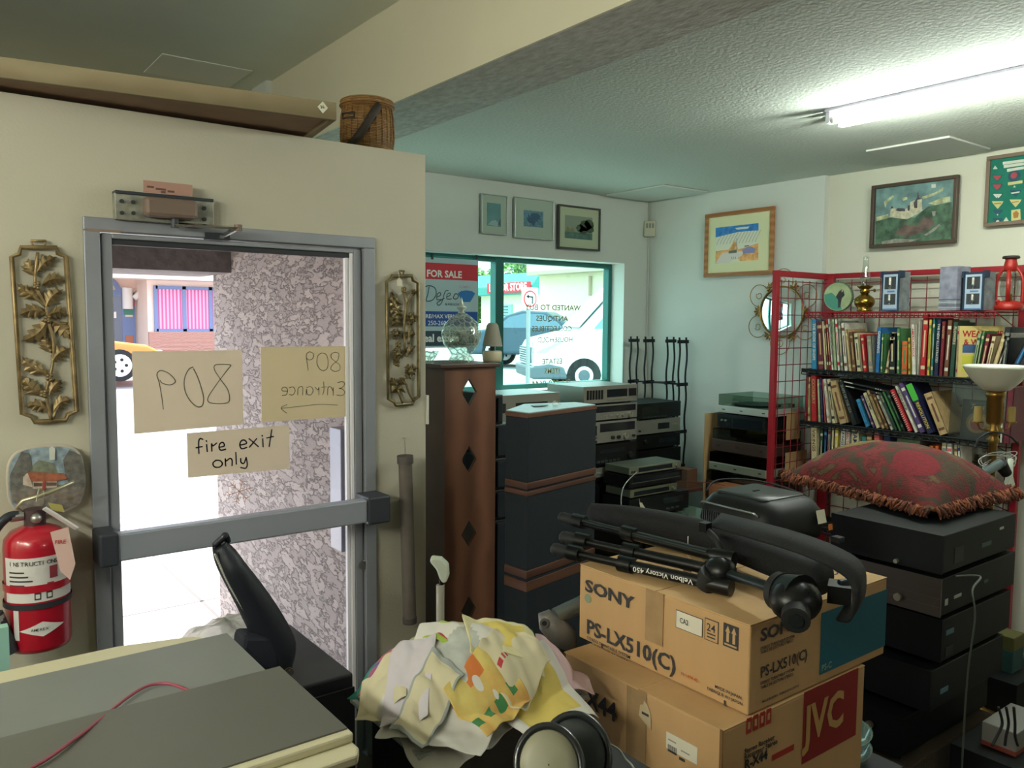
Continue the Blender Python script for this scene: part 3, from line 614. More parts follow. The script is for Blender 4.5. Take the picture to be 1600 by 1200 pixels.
def wtext(m, body, size, a, z, r, mat, bold=.01):
    th = a
    for ch in body:
        if ch != ' ': m.text(ch, size, mat, frame((r*cos(radians(th)), r*sin(radians(th)), z), (-sin(radians(th)), cos(radians(th)), 0), (0, 0, 1)), 'LEFT', bold, 1, 0, 0)
        th += size*.66/r*180/pi
ink = M('label_ink', (60, 56, 60), .6)
m = MB(); wrap(m, 200, 345, H_*.42, H_*.78, R+.001, lab)
wtext(m, 'INSTRUCTIONS', .0165, 214, H_*.72, R+.002, ink)
for k in range(5): wrap(m, 212, 212+30+7*(k % 3), H_*(.66-.035*k), H_*(.673-.035*k), R+.0018, ink, 4)
for k, a in enumerate((258, 278)): wrap(m, a, a+11, H_*.44, H_*.50, R+.0018, ink, 3); wrap(m, a+2, a+9, H_*.452, H_*.485, R+.0022, lab, 3)
wrap(m, 285, 300, H_*.6, H_*.7, R+.0018, M('label_red_art', (150, 60, 70)), 3); wrap(m, 280, 292, H_*.52, H_*.57, R+.0018, M('label_red_art', (0, 0, 0)), 3)
m.build('instruction_label', t)
m = MB(); X_ = frame((0, -R-.0015, H_*.18), (1, 0, 0), (0, 0, 1)); dm = [(-.052, 0), (0, .024), (.052, .004), (0, -.026)]
for k in range(6):
    pass
vs = []
for k in range(13): x = -.056+.112*k/12; hh_ = .0215*(1-abs(x)/.056); yy = -sqrt((R+.0018)**2-x*x); vs += [(x, yy, H_*.2-hh_+x*.04), (x, yy, H_*.2+hh_+x*.04)]
m.add(vs, [(2*k, 2*k+2, 2*k+3, 2*k+1) for k in range(12)], lab)
wtext(m, 'AMEREX', .011, 270-20, H_*.2-.004, R+.003, ink); wrap(m, 218, 229, H_*.12, H_*.36, R+.0016, lab, 3); m.build('diamond_label', t)
m = MB(); wrap(m, 0, 360, H_*.365, H_*.41, R+.004, M('black_strap', (38, 40, 46), .6), 32); wrap(m, 0, 360, H_*.5, H_*.56, R+.003, rd, 32); m.build('strap', t)
m = MB(); stl = M('valve_steel', (178, 178, 172), .35, .8); m.cyl((0, 0, H_-.01), (0, 0, H_+.045), .028, M('valve_body', (90, 70, 74), .4, .5)); m.ball((0, -.028, H_+.022), .015, stl, 10); m.build('valve', t)
m = MB(); a = Vector((-.045, -.01, H_+.055)); m.tube([(-.02, 0, H_+.03), (-.045, -.01, H_+.055), (-.03, -.015, H_+.075), (.02, -.02, H_+.085), (.1, -.02, H_+.115)], .0055, M('lever_wire', (206, 200, 170), .3, .7), 8)
m.build('carry_lever', t)
m = MB(); X_ = frame((.02, -.03, H_+.05), (.75, 0, -.66), (0, -.3, .3)); m.box((0, -.009, -.003), (.11, .009, .003), M('lever_white', (224, 224, 224), .4), X_); m.build('squeeze_handle', t, .002)
m = MB(); m.tube([(.01, -.03, H_+.11), (0, -.03, H_+.07), (.02, -.032, H_+.1), (.022, -.03, H_+.06)], .002, M('pin_wire', (200, 200, 180), .3, .8), 6); m.prism([(0, 0), (.035, -.012), (.042, -.035), (.008, -.022)], 0, .002, M('pull_tag_yellow', (170, 160, 90)), frame((.03, -.03, H_+.065), (1, 0, 0), (0, 0, 1))); m.build('safety_pin', t)
m = MB(); m.prism([(0, 0), (.045, .008), (.06, -.1), (.045, -.145), (.022, -.115)], 0, .0015, M('inspection_tag', (226, 190, 180)), frame((.025, -R-.012, H_*.98), (1, 0, 0), (0, 0, 1)))
m.text('FIRE', .016, M('tag_red_ink', (190, 60, 60)), frame((.034, -R-.0142, H_*.98-.035), (1, .0, -.1), (0, 0, 1)), 'LEFT', .01); m.build('inspection_tag', t)
m = MB(); hz = M('black_hose', (36, 42, 48), .5); pts = smooth([(-.03, 0, H_+.03), (-.07, -.01, H_+.03), (-.11, -.02, H_-.02), (-.135, -.03, H_-.12), (-.13, -.04, H_*.5), (-.115, -.04, H_*.35)], 5); m.tube(pts, .013, hz, 10); m.cyl((-.03, 0, H_+.03), (-.06, -.005, H_+.03), .015, stl); m.build('hose', t)
m = MB(); m.cyl((-.112, -.045, H_*.36), (-.085, -.05, .01), .022, hz, .03, n=16); m.cyl((-.113, -.045, H_*.34), (-.108, -.045, H_*.27), .026, M('hose_clip', (170, 172, 168), .4, .5)); m.build('nozzle', t)
# hanging tube
tp, bt = at(633, 712, Y=2.68), at(640, 968, Y=2.69)
t = thing('hanging_tube', 'long dull brown tube hung from a nail right of the door', 'tube', bt); tm = M('dull_brown_tube', (102, 94, 86), .6, var=.1, vscale=20)
ax = tp-bt
m = MB(); m.cyl((0, 0, .0), ax, .026, tm, n=24); m.build('tube_body', t)
m = MB(); m.cyl(ax*.955, ax*1.0, .031, M('tube_cap_brown', (84, 78, 74), .55), n=24); m.build('top_cap', t, .002)
m = MB(); m.cyl(ax*-.02, ax*.015, .0275, M('tube_cap_brown', (0, 0, 0)), n=24); m.build('bottom_cap', t, .004)
m = MB(); nl = at(631, 684, Y=YD-.004)-bt; m.tube([ax, nl+Vector((.001, -.004, 0)), ax+Vector((.004, 0, 0))], .0008, tm, 5); m.cyl(nl+Vector((0, .004, 0)), nl-Vector((0, .012, 0)), .002, stl, n=8); m.build('string', t)
# paper signs on the glass
card = M('cream_card', (226, 208, 188), .8, var=.03, vscale=4); card2 = M('cream_card_tan', (218, 200, 164), .8, var=.03, vscale=4); pen = M('grey_pencil', (120, 112, 100), .7); marker = M('dark_marker', (44, 42, 60), .6)
PYs = YD+.014
SHEET = []
def sheet(nm, label, pts, mat):
    Fm = XN(at(pts[0][0], pts[0][1], Y=PYs)); g = loc2(Fm); t = thing(nm, label, 'paper sign', Fm.translation); B_ = T(*(-Fm.translation)) @ Fm
    m = MB(B_); m.prism([g(*p) for p in pts], -.0012, 0, mat); SHEET.append(m); return t, B_, g
def C4(x, y): return (200+x/4.444, 520+y/4.444)
t, B_, g = sheet('paper_sign', 'cream card with large mirrored 809 at the left of the door glass', [(206, 549), (378, 547), (380.5, 663), (210, 678)], card)
m = SHEET[-1]; S_ = lambda pts, w, mat: m.stroke([g(*C4(*p)) for p in smooth(pts, 5)], w, mat, None, .0006)
S_([(245, 530), (232, 430), (215, 340), (200, 290), (225, 262), (280, 280), (322, 320), (325, 345), (290, 362), (240, 350), (222, 330)], .0028, pen)
S_([(452, 238), (420, 255), (392, 320), (395, 400), (430, 470), (480, 512), (515, 505), (525, 450), (505, 370), (480, 300), (455, 250)], .0032, pen)
S_([(715, 225), (690, 220), (610, 222), (600, 255), (640, 320), (690, 390), (705, 450), (690, 485), (620, 492), (560, 480), (560, 440), (620, 350), (680, 270), (715, 228)], .0028, pen); m.build('card', t)
t, B_, g = sheet('paper_sign', 'cream card with mirrored 809 Entrance and an arrow at the right of the door glass', [(407.5, 542), (551, 541), (551, 650), (409, 660)], card2)
m = SHEET[-1]
S_([(1250, 262), (1243, 200), (1238, 150), (1262, 132), (1288, 150), (1280, 180), (1255, 188), (1240, 175)], .0024, pen)
S_([(1345, 140), (1318, 160), (1312, 210), (1330, 250), (1360, 262), (1385, 240), (1388, 190), (1375, 150), (1345, 140)], .0024, pen)
S_([(1465, 145), (1440, 135), (1412, 148), (1412, 175), (1440, 200), (1470, 225), (1468, 258), (1435, 268), (1408, 250), (1420, 222), (1455, 190), (1465, 150)], .0024, pen)
# mirrored "Entrance" (read right to left)
S_([(1455, 345), (1490, 340), (1505, 355), (1485, 380), (1465, 385), (1490, 392), (1505, 415), (1485, 435), (1450, 432)], .0026, pen)
S_([(1425, 435), (1425, 380), (1422, 400), (1405, 375), (1388, 385), (1385, 432)], .0024, pen)
S_([(1358, 340), (1360, 400), (1350, 430)], .0024, pen); S_([(1378, 375), (1345, 378)], .0024, pen)
S_([(1325, 432), (1325, 380), (1318, 395), (1300, 378)], .0024, pen)
S_([(1240, 380), (1270, 375), (1285, 400), (1270, 430), (1245, 425), (1240, 390), (1235, 432)], .0024, pen)
S_([(1212, 432), (1212, 378), (1195, 375), (1180, 390), (1178, 432)], .0024, pen)
S_([(1120, 382), (1145, 376), (1160, 400), (1145, 430), (1120, 428)], .0024, pen)
S_([(1105, 405), (1070, 402), (1072, 382), (1095, 378), (1108, 400), (1098, 430), (1070, 435)], .0024, pen)
S_([(1455, 502), (1330, 497), (1200, 510), (1062, 525)], .0022, pen); S_([(1105, 498), (1062, 522), (1103, 558)], .0022, pen); m.build('card', t)
t, B_, g = sheet('paper_sign', 'smaller cream card reading fire exit only, lowest on the door glass', [(292, 677), (452, 664), (453, 732), (294, 746.5)], card)
m = SHEET[-1]; w_ = .0045
S_([(520, 740), (500, 735), (490, 760), (492, 838)], w_, marker); S_([(472, 798), (515, 790)], w_, marker)
S_([(545, 775), (550, 825)], w_, marker); S_([(543, 748), (546, 755)], w_, marker)
S_([(582, 822), (580, 772), (590, 785), (615, 765)], w_, marker)
S_([(632, 795), (668, 785), (660, 762), (640, 768), (632, 795), (645, 815), (678, 808)], w_, marker)
S_([(775, 780), (822, 768), (808, 745), (785, 752), (776, 780), (790, 805), (825, 795)], w_, marker)
S_([(840, 735), (905, 790)], w_, marker); S_([(893, 735), (842, 795)], w_, marker)
S_([(935, 735), (938, 792)], w_, marker); S_([(930, 712), (933, 718)], w_, marker); S_([(998, 672), (980, 790)], w_, marker); S_([(962, 730), (1010, 720)], w_, marker)
S_([(610, 885), (590, 905), (600, 930), (635, 932), (655, 910), (640, 888), (610, 885)], w_, marker)
S_([(678, 925), (675, 875), (680, 890), (708, 872), (722, 885), (722, 922)], w_, marker); S_([(748, 830), (752, 912)], w_, marker)
S_([(782, 872), (785, 900), (805, 905), (820, 865)], w_, marker); S_([(820, 865), (828, 915), (815, 940), (782, 935)], w_, marker); m.build('card', t)
# snowflake sticker
Fm = XN(at(374, 768, Y=PYs)); m = MB(); st_ = M('pinkish_frost', (222, 176, 158), .7)
for k in range(6):
    a = k*pi/3+.2; r_ = .042; m.stroke([(0, 0), (r_*cos(a), r_*sin(a))], .0025, st_, Matrix.Identity(4)); 
    for u in (.55, .8):
        for s_ in (-.5, .5): m.stroke([(r_*u*cos(a), r_*u*sin(a)), (r_*(u+.2)*cos(a+s_*.6), r_*(u+.2)*sin(a+s_*.6))], .002, st_, Matrix.Identity(4))
o = m.build('sticker'); o.matrix_world = Fm; tag(o, 'faded pinkish snowflake sticker on the door glass below the cards', 'sticker')
# wooden panel and basket on the entrance box
zt = ZV+.002
a, b = at(0, 121, Z=zt), at(526, 188, Z=zt); d = (b-a).normalized(); n_ = Vector((-d.y, d.x, 0))
t = thing('wooden_tray', 'long flat wooden tray panel overhanging the top of the entrance box', 'panel', (b.x, b.y, zt)); ang = math.atan2(d.y, d.x); t.rotation_euler = (0, 0, ang)
pw = weave('pale_worn_wood', (122, 108, 80), (148, 134, 104), 3, 'Z', 3, .7, .1); pu = M('reddish_board', (140, 112, 92), .75, var=.12, vscale=6)
hh = (at(526, 161, d=(b-EYEP).dot(FW))-b).z
m = MB(); m.box((-2.6, 0, 0), (0, .02, hh), pw); m.box((-2.6, .58, 0), (0, .6, hh), pw); m.box((-.02, .02, 0), (0, .58, hh), pw); m.box((-2.6, .02, 0), (-2.58, .58, hh), pw); m.build('rim', t, .002)
m = MB(); m.box((-2.58, .02, .012), (-.02, .58, .02), pu); m.build('board', t)
m = MB(); X_ = frame((-.045, -.001, hh*.62), (1, 0, 0), (0, 0, 1)); q_ = .017; m.prism([(-q_, 0), (0, q_*1.1), (q_, 0), (0, -q_*1.1)], 0, .001, white('tag_label', (226, 226, 206)), X_); m.text('36', .014, marker, X_ @ T(-.008, -.005, .001) @ RZ(.2), 'LEFT', .01); m.build('price_sticker', t)
bp_ = at(574, 228, Y=2.95); bp_.z = zt
t = thing('wicker_basket', 'round wicker creel basket with a dark strap on top of the entrance box', 'basket', bp_)
dep = (bp_-EYEP).dot(FW); Rb = 41/F_PX*dep; Hb = (at(574, 139, d=dep)-at(574, 226, d=dep)).z
wk = bpy.data.materials.new('golden_wicker'); wk.use_nodes = True; nt = wk.node_tree; b_ = nt.nodes['Principled BSDF']; b_.inputs['Roughness'].default_value = .6
tc = nt.nodes.new('ShaderNodeTexCoord'); br = nt.nodes.new('ShaderNodeTexBrick'); br.inputs['Scale'].default_value = 1; br.inputs['Color1'].default_value = lin((176, 134, 76)); br.inputs['Color2'].default_value = lin((140, 100, 54)); br.inputs['Mortar'].default_value = lin((66, 44, 24))
br.inputs['Brick Width'].default_value = .3; br.inputs['Row Height'].default_value = .006; br.inputs['Mortar Size'].default_value = .0012; br.inputs['Mortar Smooth'].default_value = .6
sp = nt.nodes.new('ShaderNodeSeparateXYZ'); at2 = nt.nodes.new('ShaderNodeMath'); at2.operation = 'ARCTAN2'; nt.links.new(tc.outputs['Object'], sp.inputs[0]); nt.links.new(sp.outputs[1], at2.inputs[0]); nt.links.new(sp.outputs[0], at2.inputs[1])
cb = nt.nodes.new('ShaderNodeCombineXYZ'); nt.links.new(at2.outputs[0], cb.inputs[0]); nt.links.new(sp.outputs[2], cb.inputs[1]); nt.links.new(cb.outputs[0], br.inputs['Vector']); nt.links.new(br.outputs['Color'], b_.inputs['Base Color'])
bpn = nt.nodes.new('ShaderNodeBump'); bpn.inputs['Strength'].default_value = .9; bpn.inputs['Distance'].default_value = .004; bpn.invert = True; nt.links.new(br.outputs['Fac'], bpn.inputs['Height']); nt.links.new(bpn.outputs[0], b_.inputs['Normal'])
m = MB(); m.lathe([(Rb*.9, 0), (Rb*.97, .01), (Rb, Hb*.35), (Rb*.97, Hb*.7), (Rb*.9, Hb*.88)], wk, 40); 
for k in range(26): a = 2*pi*k/26; m.tube([(Rb*.93*cos(a), Rb*.93*sin(a), .005), (Rb*1.012*cos(a), Rb*1.012*sin(a), Hb*.35), (Rb*.985*cos(a), Rb*.985*sin(a), Hb*.7), (Rb*.9*cos(a), Rb*.9*sin(a), Hb*.88)], .0028, wk, 5)
m.build('body', t)
m = MB(); m.lathe([(Rb*.98, Hb*.86), (Rb*1.0, Hb*.9), (Rb*.99, Hb*.965), (Rb*.9, Hb), (.001, Hb*1.01)], wk, 40)
m.tube([(Rb*1.0*cos(2*pi*k/32), Rb*1.0*sin(2*pi*k/32), Hb*(.885+.008*(k % 2))) for k in range(32)], .005, wk, 6, True); m.tube([(Rb*.97*cos(2*pi*k/32), Rb*.97*sin(2*pi*k/32), Hb*.96) for k in range(32)], .005, wk, 6, True); m.build('lid', t)
stp = M('dark_leather_strap', (52, 44, 36), .6)
m = MB(); vdir = Vector((-sin(_a), -cos(_a), 0)); sd = Vector((cos(_a), -sin(_a), 0))
pts = [(.62, .84), (.35, .64), (.0, .36), (-.45, .12), (-.82, .005)]
def onb(u, hgt, off=.006): u_ = max(-.98, min(.98, u)); return sd*(Rb*u_)+vdir*(sqrt(1-u_*u_)*Rb+off)+Vector((0, 0, Hb*hgt))
pp = smooth([tuple(onb(u, h_)) for u, h_ in pts], 5); vs = []
for p in pp: vs += [Vector(p)+Vector((0, 0, .014))+sd*-.009, Vector(p)-Vector((0, 0, .014))+sd*.009]
m.add(vs, [(2*k, 2*k+1, 2*k+3, 2*k+2) for k in range(len(pp)-1)], stp, True); m.build('strap', t, solid=.004)
m = MB(); q0 = onb(-.55, .72, .004)
m.tube([onb(-.8, .7), onb(-.8, .62), onb(-.3, .6), onb(-.3, .68)], .004, stp, 6, True); m.build('buckle', t)
m = MB(); p = at(620, 232, Y=2.9); m.box((-.04, -.02, .001), (.07, .03, .009), M('grey_slab', (120, 118, 104))); o = m.build('wooden_offcut'); o.location = (p.x, 2.86, zt-.001); tag(o, 'thin grey offcut of wood beside the wicker basket', 'offcut')
# pink card resting on the closer
m = MB(); m.box((-.07, -.002, 0), (.075, 0, .036), M('pink_card', (176, 136, 122), .8))
for k, (x, w_) in enumerate(((-.06, .02), (-.035, .03), (.0, .02), (-.02, .014))): m.box((x, -.0028, .014-.004*k), (x+w_, -.002, .02-.004*k), M('card_print', (96, 66, 60)))
o = m.build('pink_card'); p = at(262, 313, Y=YD-.05); o.location = (p.x, YD-.05, DZ+.0825); tag(o, 'small pink printed card lying behind the top of the door closer', 'card')
# teal sheet edge at the lower left
t_ = MB(); a, b = at(0, 982, Y=2.2), at(16, 1044, Y=2.2); t_.box((a.x-.25, 2.2, b.z-.6), (b.x, 2.23, a.z), M('pale_aqua_board', (150, 196, 182), .6)); o = t_.build('aqua_board'); tag(o, 'pale aqua board standing at the far left below the extinguisher', 'board')
# ================================================================== window wall pictures
def picture(nm, label, px, plane, frame_w, fmat, mat_m, mat_in, art, cat='picture', thick=.02, tilt=0, opening=None):
    """px = (x0,y0top,x1,y1top,y0bot,y1bot) corners in the photo"""
    kw = plane; c = at((px[0]+px[2])/2, (px[1]+px[3]+px[4]+px[5])/4, **kw); Fm = (XN if 'Y' in kw else YN)(c)
    if tilt: Fm = Fm @ RZ(tilt)
    g = loc2(Fm); A, B2, C_, D_ = g(px[0], px[1]), g(px[2], px[3]), g(px[2], px[5]), g(px[0], px[4])
    w = (B2[0]+C_[0]-A[0]-D_[0])/4; h = (A[1]+B2[1]-C_[1]-D_[1])/4
    t = thing(nm, label, cat, Fm.translation); B_ = T(*(-Fm.translation)) @ Fm
    m = MB(B_)
    for q in (((-w, h-frame_w), (w, h)), ((-w, -h), (w, -h+frame_w)), ((-w, -h+frame_w), (-w+frame_w, h-frame_w)), ((w-frame_w, -h+frame_w), (w, h-frame_w))): m.box((q[0][0], q[0][1], -.002), (q[1][0], q[1][1], thick), fmat)
    m.build('frame', t, .003)
    m = MB(B_); iw, ih = w-frame_w, h-frame_w; m.box((-iw, -ih, 0), (iw, ih, .008), mat_m); m.build('mount', t)
    m = MB(B_); art(m, iw, ih, g); m.build('artwork', t)
    return t
def glz(m, iw, ih): pass
silver = M('pale_silver_frame', (196, 202, 196), .35, .4)
def art1(m, w, h, g):
    m.box((-w*.6, -h*.62, .008), (w*.55, h*.6, .0086), M('art_teal', (96, 140, 142), .7, var=.15, vscale=8)); m.prism([(-w*.5, -h*.55), (w*.2, -h*.62), (w*.5, -h*.5), (w*.1, -h*.28), (-w*.25, -h*.35)], .0086, .0092, M('art_pale', (150, 176, 180), .7))
    m.prism([(w*.3, -h*.5), (w*.55, -h*.6), (w*.55, -h*.15)], .0092, .0096, M('art_deep', (70, 104, 112), .7))
picture('framed_picture', 'small narrow silver framed print of a misty blue scene above the window', (751, 302, 791, 307, 365, 368), dict(Y=YW-.016), .006, silver, M('pale_mount', (170, 184, 170), .8), 0, art1)
def art2(m, w, h, g):
    m.box((-w*.55, -h*.42, .008), (w*.5, h*.42, .0086), M('art_blue', (98, 134, 150), .7, var=.25, vscale=40)); db = M('art_navy', (60, 92, 120), .7)
    m.prism([(-w*.1, -h*.35), (w*.02, -h*.35), (w*.06, 0), (-w*.1, 0)], .0086, .0092, db)
    for k in range(14): a = k*.6; leaf(m, (-w*.02, -h*.02), (-w*.02+w*.42*cos(a), h*.05+h*.3*sin(a)), .012, db, T(0, 0, .0086), 2, .2, .002)
picture('framed_picture', 'square silver framed print of a blue tree above the window', (803, 307, 863.5, 315, 371, 376.5), dict(Y=YW-.016), .006, silver, M('pale_mount', (170, 184, 170), .8), 0, art2)
def art3(m, w, h, g):
    m.box((-w*.72, -h*.55, .008), (w*.68, h*.6, .0086), M('art_sky_grey', (136, 148, 132), .7)); m.box((-w*.72, -h*.55, .0086), (w*.68, -h*.22, .009), M('art_water', (82, 112, 104), .7, var=.2, vscale=30))
    dg = M('art_tree', (76, 92, 72), .8, var=.25, vscale=40)
    for (x, y, r) in ((.3, .15, .28), (.5, .25, .24), (.05, .0, .2), (.55, .0, .2), (.2, -.1, .2)): m.prism([(w*x+w*r*cos(a*pi/7)*(1+.15*sin(a*3)), h*y+h*r*sin(a*pi/7)) for a in range(14)], .009, .0096, dg)
    m.prism([(-w*.7, -h*.22), (-w*.6, .05*h), (-w*.45, -h*.1), (-w*.35, .02*h), (-w*.2, -h*.22)], .009, .0096, M('art_ochre', (130, 128, 92), .8))
picture('framed_picture', 'dark framed print of trees over water, rightmost above the window', (871, 320, 936.5, 326, 390, 391.5), dict(Y=YW-.02), .013, M('dark_wood_frame', (66, 66, 62), .5), M('cream_mount', (180, 188, 160), .8), 0, art3)
# alarm keypad in the corner
p = at(1015, 359, X=XR-.02); t = thing('alarm_keypad', 'small beige alarm box fixed in the corner beside the window', 'alarm box', (p.x, p.y, p.z)); X_ = frame((0, 0, 0), (.75, -.66, 0), (0, 0, 1)); bx = M('beige_plastic', (186, 184, 160), .5)
m = MB(X_); m.box((-.045, -.055, -.01), (.045, .065, .03), bx); m.build('case', t, .008)
m = MB(X_); 
for k in (-1, 0, 1): m.box((k*.022-.007, .01, .03), (k*.022+.007, .045, .0315), M('keypad_dark', (120, 126, 116)))
m.build('window_slots', t); m = MB(X_); m.tube([(0, .065, .005), (0, .26, .0)], .004, bx); m.build('wire', t)
# watercolour on the right wall
def art4(m, w, h, g):
    g4 = lambda x, y: g(940+x/4, 220+y/4); P4 = lambda pts, z, mat: m.prism([g4(*p) for p in pts], .008+z, .0086+z, mat)
    P4([(718, 545), (986, 515), (984, 745), (716, 768)], 0, M('wc_white', (226, 226, 206), .8)); P4([(718, 545), (986, 515), (986, 560), (860, 570), (718, 605)], .0006, M('wc_blue', (60, 130, 200), .8, var=.25, vscale=25))
    P4([(840, 545), (930, 535), (920, 550), (850, 556)], .0012, M('wc_cloud', (214, 226, 226), .8))
    gm = M('wc_grey', (140, 146, 160), .8)
    for k in range(13): x = 730+k*20; m.stroke([g4(x+30, 585-k*2.2), g4(x+8, 620-k*1.5), g4(x-5, 650-k*1.5)], .003, gm, None, .0095)
    om = M('wc_orange', (226, 170, 110), .8, var=.3, vscale=30); P4([(720, 690), (800, 680), (840, 620), (860, 680), (985, 640), (984, 745), (870, 752), (830, 700), (750, 765), (716, 768)], .0010, om)
    P4([(760, 700), (900, 690), (880, 720), (790, 765), (718, 766)], .0014, M('wc_snow', (222, 214, 206), .8))
    P4([(885, 680), (930, 660), (965, 670), (960, 700), (890, 705)], .0018, M('wc_violet', (140, 140, 190), .8)); P4([(800, 690), (850, 680), (850, 700), (800, 705)], .0018, M('wc_olive', (110, 120, 110), .8))
    m.stroke([g4(850, 610), g4(850, 690)], .004, gm, None, .0105); m.stroke([g4(900, 660), g4(925, 655)], .006, M('wc_dark', (90, 70, 90), .8), None, .0105)
    for x in (818, 830, 842): m.stroke([g4(x, 725), g4(x+4, 740)], .003, M('wc_dark', (0, 0, 0)), None, .0105)
oak = weave('honey_oak', (150, 98, 56), (182, 126, 76), 6, 'Z', 2, .45, .1)
picture('framed_picture', 'oak framed watercolour of snowy mountains on the far right wall', (1101, 336.5, 1208, 322, 433, 430), dict(X=XR-.02), .028, oak, M('yellowish_mount', (222, 222, 180), .8), 0, art4, tilt=0)
def art5(m, w, h, g):
    g5 = lambda x, y: g(1360+x/8.571, 260+y/8.571); P5 = lambda pts, z, mat: m.prism([g5(*p) for p in pts], .008+z, .0086+z, mat)
    pt = lambda n, c, v=.35, s=35: M(n, c, .6, var=v, vscale=s, bump=.4, bscale=90)
    P5([(60, 310), (1110, 140), (1120, 1000), (80, 1060)], 0, pt('oil_sky', (108, 140, 140), .3, 14))
    for q in ([(190, 480), (260, 420), (310, 390), (330, 410), (240, 480), (210, 560)], [(430, 420), (500, 410), (510, 440), (450, 465)], [(700, 410), (880, 350), (990, 280), (980, 330), (860, 390), (720, 440)], [(90, 680), (250, 640), (240, 700), (100, 780)], [(780, 500), (950, 430), (1080, 400), (1080, 470), (880, 520)]): P5(q, .0006, pt('oil_cloud', (178, 180, 140)))
    P5([(80, 740), (260, 690), (420, 670), (600, 690), (780, 540), (900, 520), (1100, 480), (1120, 1000), (80, 1060)], .001, pt('oil_green', (70, 98, 78), .5, 22))
    P5([(330, 900), (470, 780), (650, 790), (700, 700), (830, 690), (870, 780), (740, 870), (500, 950)], .0016, pt('oil_red_brown', (100, 82, 76), .4, 22))
    P5([(270, 680), (285, 570), (320, 545), (360, 580), (460, 600), (500, 560), (560, 590), (620, 600), (700, 570), (715, 590), (640, 640), (500, 710), (330, 690)], .0016, pt('oil_castle', (190, 186, 160), .2, 60))
    P5([(545, 600), (545, 480), (590, 460), (640, 450), (700, 440), (705, 580), (620, 640)], .002, pt('oil_castle', (0, 0, 0)))
    rf = pt('oil_roof', (74, 66, 72), .2)
    P5([(280, 570), (300, 530), (330, 560)], .0024, rf); P5([(350, 590), (380, 560), (470, 565), (480, 600), (400, 605)], .0024, rf); P5([(590, 490), (640, 420), (650, 330), (665, 420), (700, 440), (640, 450), (640, 560), (600, 560)], .0024, rf); P5([(510, 590), (515, 520), (540, 530), (535, 600)], .0024, rf)
    P5([(730, 920), (830, 850), (930, 770), (950, 790), (860, 870), (760, 930)], .002, pt('oil_path', (140, 140, 130))); P5([(160, 1010), (340, 970), (600, 980), (700, 960), (500, 1030), (170, 1050)], .002, pt('oil_path', (0, 0, 0)))
    P5([(830, 605), (885, 600), (880, 660), (850, 670)], .002, pt('oil_path', (0, 0, 0)))
    P5([(832, 243), (890, 238), (890, 288), (832, 292)], .004, white('tag_white'))
picture('framed_picture', 'dark framed oil painting of a white hilltop castle above the red rack', (1361, 292.5, 1495, 273.5, 390, 378), dict(X=XR2-.035), .02, M('dark_brown_frame', (74, 60, 48), .5), M('oil_back', (120, 140, 130)), 0, art5, thick=.03)
def art6(m, w, h, g):
    g6 = lambda x, y: g(1520+x/7.5, 220+y/7.5); P6 = lambda pts, z, mat: m.prism([g6(*p) for p in pts], .008+z, .010+z, mat)
    bc = M('badge_cream', (190, 186, 130), .8); bd = M('badge_dark_teal', (40, 78, 96), .8); br_ = M('badge_red', (160, 70, 74), .8); bw = M('badge_white', (196, 202, 190), .8); bb = M('badge_brown', (160, 110, 50), .8)
    tri = lambda cx, cy, a, b_, mat, z=0, up=-1: P6([(cx-a, cy+up*b_*.5), (cx+a, cy+up*b_*.5), (cx+a*.8, cy+up*b_*.2), (cx, cy-up*b_*.5), (cx-a*.8, cy+up*b_*.2)], z, mat)
    for y, l in ((262, 0), (300, 10), (345, 50)): P6([(360+l, y-12), (620, y-45), (620, y-14), (362+l, y+22)], 0, bw)
    P6([(245, 335), (270, 292), (300, 333)], 0, bw); tri(295, 440, 62, 80, bd); tri(295, 440, 50, 62, br_, .001); tri(295, 550, 62, 85, bd); tri(295, 550, 52, 70, br_, .001); tri(300, 655, 65, 80, bd); tri(300, 655, 52, 60, bw, .001); P6([(285, 682), (300, 660), (312, 682)], .002, bd)
    tri(300, 755, 68, 90, bc); P6([(255, 735), (345, 727), (340, 740), (260, 746)], .001, bb); tri(300, 845, 60, 70, bd); P6([(290, 860), (312, 860), (300, 880)], .001, bw); tri(300, 945, 60, 70, bd); m.disc(g6(302, 948), .008, bw, T(0, 0, .0115))
    m.disc(g6(495, 415), .03, bd, T(0, 0, .009)); m.disc(g6(492, 408), .016, br_, T(0, 0, .010)); P6([(420, 490), (590, 465), (590, 498), (422, 525)], 0, bc); P6([(480, 548), (498, 525), (512, 548)], 0, bw)
    tri(510, 620, 68, 80, bd); P6([(455, 610), (560, 595), (555, 612), (465, 625)], .001, bw); tri(510, 735, 70, 90, bc); P6([(465, 720), (550, 706), (545, 716), (470, 732)], .001, bb)
    P6([(460, 815), (565, 800), (570, 925), (460, 940)], 0, bc); P6([(480, 850), (520, 820), (550, 850), (540, 900), (490, 910)], .001, bb); P6([(365, 950), (400, 895), (432, 945)], 0, bw)
picture('framed_badges', 'green felt display of scout style badges at the upper right edge', (1539, 249, 1660, 226, 358, 342), dict(X=XR2-.03), .02, M('brown_grey_frame', (116, 98, 82), .5), M('green_felt', (24, 110, 92), .9, var=.06, vscale=20), 0, art6)
